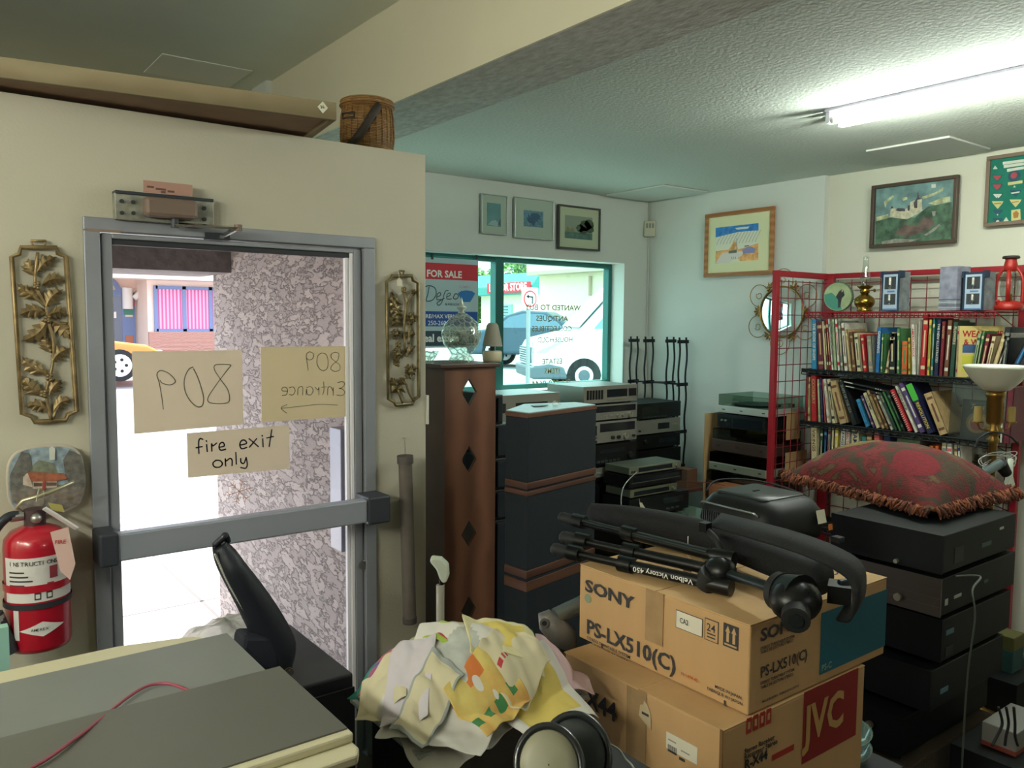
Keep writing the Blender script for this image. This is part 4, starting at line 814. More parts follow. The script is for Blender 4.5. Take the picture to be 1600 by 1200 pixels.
# round mirror with gilt vines
p = at(1222, 487, X=XR-.03); Fm = YN(p); t = thing('wall_mirror', 'round mirror in a gilt vine frame on the wall behind the red grid', 'mirror', p); B_ = T(*(-p)) @ Fm; g = loc2(Fm); R = (g(1222, 450)[1]-g(1222, 526)[1])/2
m = MB(B_); m.lathe([(R*(k/8), .004+.012*(1-(k/8)**2)) for k in range(9)][::-1], M('mirror_silver', (235, 240, 240), .03, 1.0), 40, cap=False); m.build('mirror_glass', t)
gv = M('gilt_vine', (150, 116, 60), .35, .8); m = MB(B_); m.tube([(R*1.03*cos(2*pi*k/40), R*1.03*sin(2*pi*k/40), .008) for k in range(40)], .006, gv, 6, True); m.build('rim', t)
m = MB(B_)
for k in range(6):
    a = 2*pi*k/6+.5; c = (R*1.3*cos(a), R*1.3*sin(a)); m.tube([(c[0]+R*.46*cos(a+x), c[1]+R*.46*sin(a+x), .006) for x in [-1.9+.27*i for i in range(15)]], .0028, gv, 5)
    m.tube([(c[0]+R*.16*(1-i*.05)*cos(a+i*.7), c[1]+R*.16*(1-i*.05)*sin(a+i*.7), .006) for i in range(10)], .0025, gv, 5)
    for j in range(5): b_ = a+pi/6+(j-2)*.28; r0 = R*1.12; leaf(m, (r0*cos(a+pi/6), r0*sin(a+pi/6)), (r0*cos(a+pi/6)+R*.26*cos(b_*1.0+(j-2)*.5), r0*sin(a+pi/6)+R*.26*sin(b_+(j-2)*.5)), .010, gv, T(0, 0, .008), 2, .1, .006)
m.build('vine_frame', t)
# ceiling panels
def cpanel(label, z, pts, m_=None, lip=.012):
    P_ = [at(x, y, Z=z) for x, y in pts]; x0, x1 = min(p.x for p in P_), max(p.x for p in P_); y0, y1 = min(p.y for p in P_), max(p.y for p in P_)
    m = MB(); m.box((x0, y0, z), (x1, y1, z+lip-.001), m_ or white('panel_paint', (206, 208, 202))); o = m.build('ceiling_panel', bevel=.003); tag(o, label, 'ceiling panel'); return o
cpanel('square cover on the ceiling tight in the far corner above the keypad', ZC-.012, [(958, 304), (1032, 292), (1099, 300), (1016, 315)])
cpanel('shallow cover on the low ceiling above the castle painting', ZC-.012, [(1355, 238), (1484, 215), (1535, 236)])
cpanel('thin flat cover on the high smooth ceiling above the wooden panel', ZL-.006, [(252, 86), (391, 111), (358, 137)], M('dull_cover', (234, 236, 228), .9), .006)
# for sale sign hanging in the window
p = at(705, 480, Y=YG-.05); Fm = XN(p); g = loc2(Fm); t = thing('for_sale_sign', 'real estate for sale sign hanging inside the left window pane', 'sign', p); B_ = T(*(-p)) @ Fm
m = MB(B_); r_x = g(747, 430)[0]; l_x = r_x-.62; ztp = g(720, 405)[1]; zb_ = g(720, 543)[1]
bdm = M('sign_pale_face', (176, 200, 206), .6); m.box((l_x, zb_, -.002), (r_x, ztp, .002), bdm)
sr, sb, sk = M('sign_red_band', (204, 44, 58), .6), M('sign_blue_band', (24, 78, 158), .6), M('sign_dark_band', (44, 66, 84), .6); ww = white('sign_white_print')
def band(y0, y1, mat): m.box((l_x, g(720, y1)[1], .002), (r_x-.004, g(720, y0)[1], .003), mat)
band(413, 438, sr); band(487, 510, sb); band(517, 540, sk)
tx = lambda body, x, y, s, mat, bold=.02, sx=1, sh=0: m.text(body, s, mat, T(g(x, y)[0], g(x, y)[1], .0032), 'LEFT', bold, sx, sh)
tx('FOR SALE', 666, 432, .062, ww, .03, 1.02); tx('RE/MAX VERNON', 664.5, 497, .036, ww, .015, 1.05); tx('250-260', 668, 508, .042, ww, .01, 1.0); tx('real estate', 656, 534, .07, ww, .03)
tx('& ASSOCIATES', 695, 477, .022, M('sign_ink', (50, 80, 92)), .01); tx('RE/MAX', 716, 450, .024, M('sign_faint_red', (190, 170, 186)), .02, 1.1)
ik = M('sign_ink', (0, 0, 0)); G2 = lambda x, y: g(640+x/5, 360+y/5)
S2 = lambda pts, w: m.stroke([G2(*p) for p in smooth(pts, 5)], w, ik, None, .0034)
S2([(150, 440), (140, 500), (128, 550), (175, 545), (205, 500), (195, 450), (150, 432), (110, 445)], .006); S2([(215, 520), (240, 505), (235, 485), (215, 500), (212, 540), (245, 540)], .0055)
S2([(300, 470), (275, 480), (250, 560), (225, 585), (215, 565), (270, 530)], .0055); S2([(290, 520), (315, 505), (312, 490), (292, 500), (290, 535), (325, 535)], .005); S2([(350, 500), (340, 530), (365, 535), (380, 510), (362, 495), (350, 500)], .006)
m.prism([G2(375, 490), G2(400, 475), G2(440, 468), (G2(485, 475)), G2(510, 492), G2(490, 530), G2(470, 560), G2(410, 560), G2(395, 530)], .003, .0036, M('balloon_blue', (40, 120, 190), .6))
m.build('printed_panel', t)
for x in (675, 744): q = g(x, 404); m = MB(B_); m.box((q[0]-.008, q[1]-.006, -.004), (q[0]+.008, q[1]+.03, .006), bk); m.build('hanger_clip', t)
# ================================================================== red grid rack with books
redm = M('red_enamel', (146, 22, 36), .4); redd = M('dark_red_wire', (120, 22, 34), .45); blk = M('black_wire_shelf', (22, 26, 26), .5)
YL, YR_, XB = 2.86, at(1597, 500, X=4.58).y, 4.60
ZT = 1.985
t = thing('grid_rack', 'red wire grid display rack of two panels standing against the right wall', 'display rack', (XB, YL, 0)); BX = T(-XB, -YL, 0)
def rod(m, a, b, r, mat): m.cyl(a, b, r, mat, n=6, caps=False)
m = MB(BX); fr = .016
xl = at(1211, 430, Y=2.87).x
for x in (xl, XB): m.box((x-fr, YL-fr, 0), (x+fr, YL+fr, ZT), redm)
m.box((xl, YL-fr*.9, ZT-.035), (XB, YL+fr*.9, ZT), redm); m.build('side_panel_frame', t, .002)
m = MB(BX); n = 7
for k in range(n): x = xl+.05+(XB-xl-.1)*k/(n-1); rod(m, (x, YL, .1), (x, YL, ZT-.05), .0028, redd)
k = 0
z = ZT-.06
while z > .1: rod(m, (xl+.02, YL-.004, z), (XB-.02, YL-.004, z), .0028, redd); z -= .098
m.build('side_grid', t)
m = MB(BX)
for y in (YL-.03, YR_): m.box((XB-fr, y-fr, 0), (XB+fr, y+fr, ZT), redm)
m.box((XB-fr*.9, YR_, ZT-.03), (XB+fr*.9, YL, ZT), redm); m.box((XB-fr*.9, YR_, .05), (XB+fr*.9, YL, .08), redm); m.build('back_panel_frame', t, .002)
m = MB(BX); n = 12
for k in range(n): y = YR_+.05+(YL-YR_-.12)*k/(n-1); rod(m, (XB, y, .08), (XB, y, ZT-.04), .0028, redd)
z = ZT-.06
while z > .1: rod(m, (XB-.004, YR_, z), (XB-.004, YL, z), .0028, redd); z -= .098
m.build('back_grid', t)
S1, S2_, S3, S4 = 1.745, 1.408, 1.098, .80     # shelf heights
XF = 4.31
def wshelf(name, z, y0, y1, mat, nw, r=.003):
    m = MB(BX)
    for x in (XF, XB-.03): rod(m, (x, y0, z), (x, y1, z), r*1.5, mat)
    rod(m, (XF, y0, z-.03), (XF, y1, z-.03), r, mat)
    for k in range(nw):
        y = y0+(y1-y0)*k/(nw-1); m.tube([(XF, y, z-.03), (XF, y, z), (XB-.03, y, z)], r*.8, mat, 5)
        if k < nw-1: m.tube([(XF, y, z-.03), (XF, y+(y1-y0)/(nw-1), z)], r*.6, mat, 4)
    for y in (y0, y1): m.tube([(XF, y, z), (XB-.01, y, z-.09), (XB-.01, y, z+.03)], r, mat, 6)
    return m.build(name, t)
wshelf('wire_shelf', S1, YR_+.02, YL-.04, redm, 46)
for z in (S2_, S3, S4, .48):
    wshelf('book_shelf', z, YR_+.02, 2.83, blk, 24, .0035)
    m = MB(BX); m.box((XF+.004, YR_+.02, z-.02), (XB-.03, 2.83, z-.004), blk); m.build('shelf_deck', t)
# ---- books
paper = M('page_edges', (206, 196, 168), .9); ptan = M('aged_page_edges', (184, 160, 118), .9)
BK = {}
CN = {'white': (206, 204, 190), 'cream': (196, 184, 146), 'tan': (176, 150, 106), 'red': (172, 30, 36), 'dark red': (108, 26, 36), 'maroon': (92, 28, 44), 'pink': (196, 92, 96), 'orange': (196, 92, 40), 'yellow': (200, 176, 70), 'green': (70, 122, 74),
      'dark green': (34, 66, 52), 'teal': (40, 120, 120), 'blue': (30, 100, 160), 'dark blue': (24, 46, 84), 'navy': (26, 30, 66), 'black': (22, 26, 28), 'grey': (120, 124, 114), 'brown': (104, 66, 44), 'purple': (80, 60, 110), 'pale green': (150, 170, 130), 'sky blue': (50, 130, 170)}
ROW = []
def book(y, z, th, h, dep, lean, color, shelf, title=None, tcol='cream', extra=None, pages=paper, x=XF+.01, spine='', cover=None):
    """spine faces -X; y = left side of the foot; lean in degrees, positive leans left (towards +Y)"""
    t = thing('book', None, 'book', (x, y, z+.003)); t.rotation_euler = (radians(-lean), 0, 0)
    c = CN[color]; mt = M('cover_'+color.replace(' ', '_'), c, .55, var=.12, vscale=30)
    m = MB(); e = .0025
    m.box((0, -th, 0), (.003, 0, h), mt); m.box((0, -e, 0), (dep, 0, h), mt); m.box((0, -th, 0), (dep, -th+e, h), mt)
    im = M('spine_print_'+tcol.replace(' ', '_'), CN[tcol], .6)
    if title: m.text(title, min(th*.72, .034), im, frame((-.0003, -th*.5+min(th*.72, .034)*.34, h*.92), (0, 0, -1), (0, -1, 0)), 'LEFT', .02, min(1.2, h*.8/(len(title)*.62*min(th*.72, .034))))
    elif th > .012:
        for a_, b_ in ((.84, .9), (.1, .16)): m.box((-.0006, -th*.85, h*a_), (0, -th*.15, h*b_), im)
        m.box((-.0006, -th*.62, h*.3), (0, -th*.38, h*.74), im)
    if extra: extra(m, th, h, dep)
    m.build('cover', t)
    m = MB(); m.box((.003, -th+e, .004), (dep-.004, -e, h-.004), pages); m.build('pages', t)
    ROW.append((t, color, shelf, lean, th, h, spine))
    return t
def px_row(shelf, z, items):
    """items: (x_px of spine foot left, x_px right, top_px_y, lean, colour, title, title colour)"""
    for it in items:
        x0, x1, ytop, lean, col = it[:5]; title = it[5] if len(it) > 5 else None; tc = it[6] if len(it) > 6 else 'cream'; dep = it[7] if len(it) > 7 else .19; ex = it[8] if len(it) > 8 else None; sp_ = it[9] if len(it) > 9 else ''
        y0 = at(x0, 570, X=XF).y; y1 = at(x1, 570, X=XF).y; th = max(.007, (y0-y1)*cos(radians(lean))*.96)
        h = (at((x0+x1)/2, ytop, X=XF).z-z)/cos(radians(lean))
        book(y0, z, th, max(.1, h), dep, lean, col, shelf, title, tc, ex, spine=sp_)
# middle row (first row of books)
px_row('upper book shelf', S2_, [
 (1266.5, 1275, 500, 2, 'sky blue', 'THE BOOK OF SHOPS', 'white'), (1277, 1287, 502, 5, 'maroon', None, 'tan'), (1287, 1291, 503, 6, 'cream'), (1291, 1294.5, 502, 7, 'brown'), (1294.5, 1298, 500, 7, 'red', None, 'cream'), (1298, 1301.5, 499, 7, 'white', None, 'grey'),
 (1302, 1307, 498, 6, 'pale green', 'QUILTS', 'grey'), (1307.5, 1312, 499, 6, 'white', None, 'red'), (1312.5, 1317, 502, 6, 'grey'), (1318, 1324, 506, 7, 'white', None, 'brown', .24), (1325, 1330, 516, 9, 'tan'), (1331, 1337, 520, 8, 'brown', None, 'tan'),
 (1338, 1345, 522, 8, 'cream', None, 'dark green'), (1348, 1354, 524, 8, 'red', None, 'cream'), (1356, 1364, 526, 6, 'grey', None, 'tan'), (1366, 1373, 512, -1, 'blue', 'GARDENING', 'white', .2), (1374, 1378, 522, 0, 'green'), (1381, 1386, 520, -8, 'cream', None, 'brown', .16), (1388, 1398, 522, 2, 'black'),
 (1400, 1405, 514, 2, 'green'), (1407, 1417, 534, 1, 'orange', None, 'green'), (1418, 1422, 529, 3, 'yellow', None, 'brown'), (1424, 1431, 508, 4, 'white', 'AMERICAN FOLK', 'red'), (1432, 1435, 500, 1, 'white'), (1436, 1445, 492, -1, 'red', None, 'cream', .28), (1447, 1452, 500, 0, 'yellow', None, 'green'),
 (1453, 1457, 498, 0, 'teal'), (1458, 1465, 499, -1, 'navy', 'THE NEW ILLUSTRATED', 'white'), (1466, 1472, 503, -1, 'dark red', 'MASTERS', 'tan'), (1473, 1481, 501, -2, 'brown', None, 'white'), (1482, 1490, 504, -2, 'dark green', 'FLOWERS', 'cream')])
def weapons(m, th, h, dep):
    X_ = frame((.004, -th-.0006, 0), (1, 0, 0), (0, 0, 1)); m.box((.002, -th-.0005, .002), (dep, -th, h), M('cover_cream_yellow', (208, 190, 120), .6))
    r_ = M('title_red', (170, 30, 36), .6); m.text('WEAPONS', .045, r_, X_ @ T(.012, h-.055, .0006), 'LEFT', .02, .95); m.text('& WAR', .04, r_, X_ @ T(.02, h-.095, .0006), 'LEFT', .02)
    m.box((.02, -th-.0012, h*.48), (.13, -th-.0005, h*.64), M('cover_photo_blue', (60, 90, 130))); m.box((.02, -th-.0012, .03), (.1, -th-.0005, h*.42), M('cover_photo_yellow', (200, 196, 70))); m.box((.14, -th-.0012, .03), (.19, -th-.0005, h*.62), M('cover_photo_grey', (130, 126, 120)))
_y = at(1492, 570, X=XF).y
b_ = book(_y, S2_, .018, .262, .22, -3, 'cream', 'upper book shelf', None, 'red', weapons, spine='titled Weapons in red'); b_.rotation_euler = (0, 0, radians(-38))
px_row('upper book shelf', S2_, [(1515, 1521, 521, -7, 'pale green', None, 'dark green', .17), (1521.5, 1526, 518, -7, 'green', None, 'cream', .17), (1527, 1534, 522, -8, 'dark red', None, 'cream', .17), (1535, 1542, 526, -9, 'cream', None, 'brown', .17), (1543, 1551, 522, -14, 'tan', None, 'cream', .17), (1552, 1557, 520, -14, 'white', None, 'grey', .18), (1560, 1570, 512, -4, 'black', None, 'grey', .2), (1571, 1581, 500, -22, 'dark blue', None, 'sky blue', .2)])
# lower row
px_row('lower book shelf', S3, [
 (1258, 1262, 583, -1, 'dark red', None, 'red', .26), (1263, 1268, 590, 2, 'tan', None, 'brown', .22), (1269, 1278, 588, 3, 'red', 'COOKERY', 'tan', .22), (1280, 1284, 594, 4, 'pale green'), (1285, 1289, 592, 5, 'navy', None, 'purple'), (1290, 1292.5, 594, 6, 'pink'), (1294, 1299, 594, 8, 'white', None, 'tan'), (1302, 1308, 595, 10, 'cream', None, 'black'), (1314, 1327, 600, 18, 'tan', None, 'brown', .2), (1334, 1343, 600, 22, 'black', 'SHIPS OF THE SEA', 'grey', .21),
 (1355, 1362, 628, 24, 'sky blue', None, 'blue', .16), (1366, 1371, 622, 25, 'purple', None, 'tan', .17), (1372, 1379, 618, 25, 'cream', 'OLD TIME', 'black', .17), (1381, 1386, 614, 26, 'tan', None, 'brown', .18), (1388, 1393, 620, 26, 'brown', None, 'tan', .16), (1395, 1399, 622, 27, 'white', None, 'dark green', .17), (1401, 1406, 618, 27, 'dark green', 'GUIDE', 'cream', .17), (1408, 1412, 616, 27, 'green', None, 'white', .17), (1414, 1419, 616, 27, 'black', None, 'green', .17)])
def spiral(m, th, h, dep):
    for k in range(20): m.tube([(-.001, -.0005-th*.1, h*(.03+.047*k)), (-.006, -th*.35, h*(.03+.047*k)), (.0, -th*.6, h*(.035+.047*k))], .0016, white('binding_white'), 4)
px_row('lower book shelf', S3, [(1422, 1431, 614, 27, 'red', None, 'red', .17, spiral, 'with a white comb binding'), (1433, 1439, 608, 27, 'white', 'THE STAR ALBUM', 'black', .18), (1441, 1451, 604, 27, 'purple', None, 'white', .18)])
def revol(m, th, h, dep):
    m.box((-.0015, -th, h*.66), (-.0004, 0, h), M('dust_jacket_green', (70, 170, 60), .5)); m.text('REVOLUTION', .024, M('title_gold', (200, 170, 60)), frame((-.0018, -th*.3, h*.62), (0, 0, -1), (0, -1, 0)), 'LEFT', .02, 1.0)
px_row('lower book shelf', S3, [(1453, 1465, 606, 27, 'navy', None, 'navy', .18, revol, 'with a bright green top and gold title'), (1472, 1488, 620, 24, 'tan', None, 'brown', .24)])
# two black volumes lying across the tops of the leaning books
for k in range(2):
    a_, b_ = at(1312+k*3, 597+k*7, X=XF+.02), at(1405, 618+k*6, X=XF+.02); v = b_-a_; L_ = v.length
    t = thing('book', None, 'book', (XF+.012, a_.y, a_.z+.004)); t.rotation_euler = (math.atan2(v.z, -v.y)*-1, 0, 0)
    m = MB(); bkc = M('cover_black', CN['black'], .5); th = .0115; m.box((0, -L_, 0), (.003, 0, th), bkc); m.box((0, -L_, 0), (.2, 0, .002), bkc); m.box((0, -L_, th-.002), (.2, 0, th), bkc); gp = M('spine_print_white', CN['white'])
    for u0, u1, w_ in ((.02, .035, .002), (.05, .06, .002), (.09, .24, .0025), (.62, .64, .002), (.66, .68, .002), (.70, .72, .002)): m.box((-.0008, -L_*u1, th*.3), (0, -L_*u0, th*.7), gp)
    m.build('cover', t); m = MB(); m.box((.003, -L_+.002, .002), (.196, -.002, th-.002), paper); m.build('pages', t)
    t['label'] = ['black white-lettered volume lying slanted on top of the leaning books, upper of the pair', 'black white-lettered volume lying slanted on the leaning books, under its twin'][k]
# bottom row (mostly above the cushion)
px_row('bottom book shelf', S4, [(1272, 1282, 668, 3, 'cream', 'VIKINGS', 'brown', .16), (1284, 1289, 672, 0, 'dark green'), (1290, 1295, 670, 0, 'navy', None, 'sky blue'), (1296, 1301, 668, 0, 'grey', None, 'dark red'), (1302, 1306, 668, 0, 'cream'), (1307, 1313, 671, 0, 'yellow', None, 'white'), (1315, 1323, 671, -1, 'white', 'KINGS', 'dark blue', .16), (1324, 1331, 671, 0, 'white', 'ARCTIC', 'red', .16), (1333, 1346, 671, 0, 'cream', 'JAMES', 'dark blue', .17), (1349, 1357, 684, 0, 'teal'), (1359, 1369, 677, 2, 'brown', None, 'tan', .16), (1371, 1381, 678, 2, 'pink', None, 'pink', .16), (1384, 1395, 679, 0, 'dark blue', None, 'navy', .17),
  (1459, 1466, 699, 2, 'orange', None, 'cream', .12), (1467, 1473, 699, 1, 'orange', None, 'white', .12), (1476, 1485, 694, 0, 'cream', None, 'grey', .13), (1486, 1496, 695, 2, 'white', None, 'pink', .13), (1498, 1505, 695, 2, 'cream', None, 'brown', .13), (1506, 1511, 694, 4, 'white', None, 'dark blue', .13)])
# flat-facing green "EATING" book and magazine in a sleeve
def face_book(nm, label, x0, x1, yt, z, X, mat, dep, fn, cat='book', tilt=-8):
    a_, b_ = at(x0, yt, X=X), at(x1, yt, X=X); w = a_.y-b_.y; h = a_.z-z
    t = thing(nm, label, cat, (X, a_.y, z+.003)); t.rotation_euler = (0, radians(-tilt), 0)
    m = MB(); m.box((0, -w, 0), (.002, 0, h), mat); m.box((dep-.002, -w, 0), (dep, 0, h), mat); m.box((0, -.002, 0), (dep, 0, h), mat); X_ = YN((-.0008, 0, 0)); fn(m, w, h, X_); m.build('cover', t)
    m = MB(); m.box((.002, -w+.003, .003), (dep-.002, -.002, h-.003), paper); m.build('pages', t); return t
def eat(m, w, h, X_): m.text('EATING', w*.24, M('title_maroon', (110, 40, 44)), X_ @ T(w*.12, h*.8, .0003), 'LEFT', .02, .95); m.text('ALIVE', w*.24, M('title_maroon', (0, 0, 0)), X_ @ T(w*.15, h*.66, .0003), 'LEFT', .02, .95)
face_book('book', 'sage green book facing out with EATING on its cover, on the bottom shelf', 1397, 1433, 682, S4, XF+.02, M('cover_sage', (104, 130, 100), .6), .02, eat)
def tea(m, w, h, X_):
    m.text('Teas', w*.24, white('spine_print_white'), X_ @ T(w*.22, h*.76, .0003), 'LEFT', .0, 1, .3); m.text('Gourmet Guide', w*.085, M('title_grey', (130, 126, 110)), X_ @ T(w*.2, h*.9, .0003), 'LEFT', .01)
    m.disc((w*.5, h*.42), w*.34, M('cup_tan', (170, 120, 70)), X_); m.disc((w*.5, h*.42), w*.27, M('cup_cream', (190, 160, 110)), X_, h=.001); m.disc((w*.5, h*.38), w*.21, M('tea_red', (170, 50, 36)), X_, h=.0014); m.disc((w*.5, h*.52), w*.1, M('cup_dark', (60, 60, 50)), X_, h=.0016)
mg = face_book('magazine', 'dark covered magazine with a round tea cup picture, behind the lamp', 1502, 1554, 624, S3, XF+.03, M('cover_charcoal', (44, 46, 44), .35), .01, tea, 'magazine', -6)
a_, b_ = at(1484, 590, X=XF-.0), at(1562, 590, X=XF); m = MB(); w, h = a_.y-b_.y, at(1490, 588, X=XF).z-S3
m.box((0, -w, 0), (.0008, 0, h), glass('clear_sleeve', (222, 228, 226), .16, .12)); o = m.build('plastic_sleeve'); o.location = (XF+.01, a_.y, S3+.003); o.rotation_euler = (0, radians(5), 0); tag(o, 'large clear plastic sleeve standing in front of the tea magazine', 'plastic sleeve')
# tall maroon folders at the right end
px_row('lower book shelf', S3, [(1567, 1571, 612, 0, 'white', None, 'grey', .2), (1572, 1583, 606, -2, 'maroon', None, 'dark red', .24)])
# labels
order = {}
for (tt, c, sh, ln, th, h, spn) in ROW: order.setdefault(sh, []).append((tt, c, ln, th, h, spn))
ORD = ['first', 'second', 'third', 'fourth', 'fifth', 'sixth', 'seventh']
for sh, L_ in order.items():
    L_.sort(key=lambda r: -r[0].location.y); cnt = {}
    tot = {}
    for r in L_: tot[r[1]] = tot.get(r[1], 0)+1
    for i, (tt, c, ln, th, h, spn) in enumerate(L_):
        k = cnt.get(c, 0); cnt[c] = k+1
        pos = '' if tot[c] == 1 else ('leftmost ' if k == 0 else ('rightmost ' if k == tot[c]-1 else ORD[k]+' '))
        fat = 'thick' if th > .024 else ('thin' if th < .014 else '')
        lean_ = 'leaning left' if ln > 5 else ('leaning right' if ln < -5 else 'upright')
        lab_ = f"{fat} {c} book {lean_}, " + (f"the {pos}{c} from the left on {sh}" if pos and not pos.startswith(('left', 'right')) else (f"{pos}{c} one on {sh}" if pos else f"the only {c} one on {sh}"))
        if spn: lab_ = f"{c} book {spn}, on the {sh}"
        if tt is not None: tt['label'] = ' '.join(lab_.split()); tt['group'] = 'books on the '+sh
# ---- things on the top wire shelf
z = S1+.006
p = at(1309, 463, X=4.40); t = thing('round_tin', 'round tin with a dark bird on pale green, left end of the top shelf', 'tin', (4.40, p.y, p.z)); R = (at(1309, 440, X=4.4).z-at(1309, 486, X=4.4).z)/2; t.location.z = z+R
t.rotation_euler = (0, radians(-4), radians(8)); m = MB(YN((0, 0, 0))); m.lathe([(R, -.02), (R, 0), (R*.96, .004)], M('tin_green', (84, 106, 76), .5), 40); m.build('tin_body', t)
m = MB(YN((0, 0, 0))); m.disc((0, 0), R*.95, M('tin_pale', (150, 168, 128), .5, var=.15, vscale=20), T(0, 0, .004)); m.prism([(R*.9*cos(radians(a)), R*.9*sin(radians(a))) for a in range(170, 300, 10)]+[(R*.1, -R*.2), (-R*.4, R*.3)], .0046, .0052, M('tin_teal', (70, 140, 124), .5))
m.prism([(R*.1, R*.35), (R*.3, R*.5), (R*.42, R*.42), (R*.5, R*.1), (R*.3, -R*.1), (R*.2, -R*.7), (R*.05, -R*.75), (R*.05, -R*.2), (-R*.1, 0)], .0054, .006, bk); m.prism([(R*.3, R*.46), (R*.4, R*.4), (R*.3, R*.3)], .0062, .0066, white('tag_white')); m.build('lid_picture', t)
p = at(1349, 480, X=4.42); t = thing('oil_lamp', 'brass oil lamp with a tall clear glass chimney on the top shelf', 'oil lamp', (4.43, p.y, z)); bs = M('polished_brass', (150, 122, 52), .25, .95); k = .85
m = MB(); m.lathe([(.045*k, 0), (.047*k, .008), (.04*k, .014), (.062*k, .04), (.066*k, .055), (.06*k, .075), (.03*k, .095), (.02*k, .1)], bs, 28); m.build('font', t)
m = MB(); m.lathe([(.022*k, .1), (.03*k, .105), (.032*k, .12), (.024*k, .13), (.026*k, .15)], bs, 20); m.lathe([(.034*k, .128), (.05*k, .14), (.05*k, .146)], bs, 20, cap=False); m.cyl((.02, -.0, .118), (.0, -.055, .118), .002, bs, n=6); m.cyl((.0, -.055, .118), (0, -.06, .118), .01, bs, n=12); m.build('burner', t)
m = MB(); m.lathe([(.028*k, .146), (.036*k, .175), (.034*k, .2), (.022*k, .235), (.018*k, .29), (.019*k, .31)], glass('lamp_glass', (232, 238, 236), .12, .05), 28, cap=False); m.build('chimney', t)
def light_box(x, label, glow, rz=-12):
    p = at(x, 482, X=4.36); t = thing('lantern_box', label, 'boxed lantern', (4.34, p.y, z), radians(rz)); w = .058; h = (at(x, 424, X=4.36).z-z)*.97; d_ = .08
    bn = M('box_navy', (30, 48, 70), .5); bs_ = M('box_grey_side', (110, 118, 120), .6, var=.3, vscale=25); bl_ = M('box_pale_blue', (168, 186, 204), .5)
    m = MB(T(-d_/2, 0, 0)); m.box((0, -w, 0), (d_, w, h), bs_); m.box((-.001, -w, 0), (.003, w, h), bn); m.box((-.002, -w*.78, .004), (.001, w*.78, h*.94), bl_)
    for a, b, g_ in ((.56, .88, glow), (.16, .44, 0)):
        m.box((-.0026, -w*.62, h*a), (.001, w*.62, h*b), M('box_window_dark', (52, 48, 50), .3))
    for y in (-1, 1): m.box((-.006, y*w-.006, h*.86), (.03, y*w+.006, h*1.03), bn)
    m.box((-.0028, -w*.5, h*.48), (-.002, w*.3, h*.52), M('box_blue_print', (90, 120, 170))); m.box((-.0028, -w*.78, .004), (-.002, w*.78, h*.06), M('box_blue_print', (0, 0, 0)))
    m.build('carton', t, .002)
    for a, b in ((.58, .86), (.18, .42)):
        m = MB(T(-d_/2, 0, 0)); m.cyl((-.003, .0, h*a), (-.003, 0, h*b), .008, M('lamp_body_silver', (200, 200, 190), .25, .8), n=12); m.ball((-.003, 0, h*(a+.05)), .012, M('lamp_body_dark', (50, 56, 60), .4), 10); m.build('printed_lantern', t)
    return t
light_box(1401, 'boxed lantern pair in a navy carton with two cut-out windows, right of the oil lamp', 1)
light_box(1531, 'boxed lantern pair in a navy carton with two cut-out windows, left of the red lantern', 1, -14)
p = at(1490, 480, X=4.36); t = thing('patterned_box', 'pale grey and lilac printed carton standing left of the right-hand lantern box', 'box', (4.36, p.y, z), radians(-12)); h = at(1490, 417, X=4.36).z-z
m = MB(); m.box((-.05, -.05, 0), (.05, .05, h), M('carton_lilac', (132, 134, 150), .6, var=.25, vscale=22))
for k in range(4): m.box((-.051, -.051, .012+k*.014), (.02, .051, .017+k*.014), [M('carton_stripe_pale', (170, 184, 176)), M('carton_stripe_dark', (70, 86, 84))][k % 2])
m.box((-.02, -.0515, .0), (.051, .01, h*.8), M('carton_dark_end', (50, 58, 64), .6)); m.build('carton', t, .002)
# red hurricane lantern
p = at(1576, 478, X=4.40); t = thing('hurricane_lantern', 'red metal hurricane lantern at the right end of the top shelf', 'lantern', (4.40, p.y, z)); rl = M('lantern_red', (156, 34, 26), .4, .1); h = at(1580, 400, X=4.4).z-z; k = h/.30
m = MB(); m.lathe([(.07*k, 0), (.074*k, .02*k), (.066*k, .045*k), (.03*k, .055*k)], rl, 28); m.cyl((-.05*k, .03*k, .03*k), (-.062*k, .036*k, .055*k), .012*k, rl, n=12); m.build('tank', t)
m = MB()
for s_ in (-1, 1): m.tube(smooth([(0, s_*.066*k, .04*k), (0, s_*.068*k, .12*k), (0, s_*.06*k, .19*k), (0, s_*.03*k, .235*k)], 4), .008*k, rl, 8)
m.tube([(-.045*k, -.01, .05*k), (-.045*k, -.01, .22*k)], .012*k, rl, 8); m.build('side_tubes', t)
m = MB(); m.lathe([(.026*k, .215*k), (.034*k, .22*k), (.034*k, .25*k), (.028*k, .275*k), (.03*k, .285*k)], rl, 24); m.build('hood', t); m = MB(); m.lathe([(.04*k, .285*k), (.044*k, .29*k), (.04*k, .3*k)], M('soot_black', (40, 36, 34), .5), 24); m.build('chimney_cap', t)
m = MB(); m.lathe([(.03*k, .055*k), (.046*k, .09*k), (.048*k, .13*k), (.04*k, .17*k), (.028*k, .215*k)], glass('lantern_glass', (226, 230, 228), .14, .04), 28, cap=False); m.build('globe', t)
m = MB(); m.cyl((0, 0, .05*k), (0, 0, .09*k), .016*k, M('burner_brass', (140, 120, 60), .4, .8), n=16); m.build('burner', t)
# loose black wire coil hooked on the rack
m = MB(); pts = []
a_ = at(1420, 475, X=4.55); m.tube([(4.57, a_.y, a_.z+.14), (4.56, a_.y+.01, a_.z+.05), (4.56, a_.y, a_.z-.01)], .003, redd, 6); o = m.build('rack_hook'); tag(o, 'single red wire hook hanging on the grid between the boxed lanterns', 'hook')
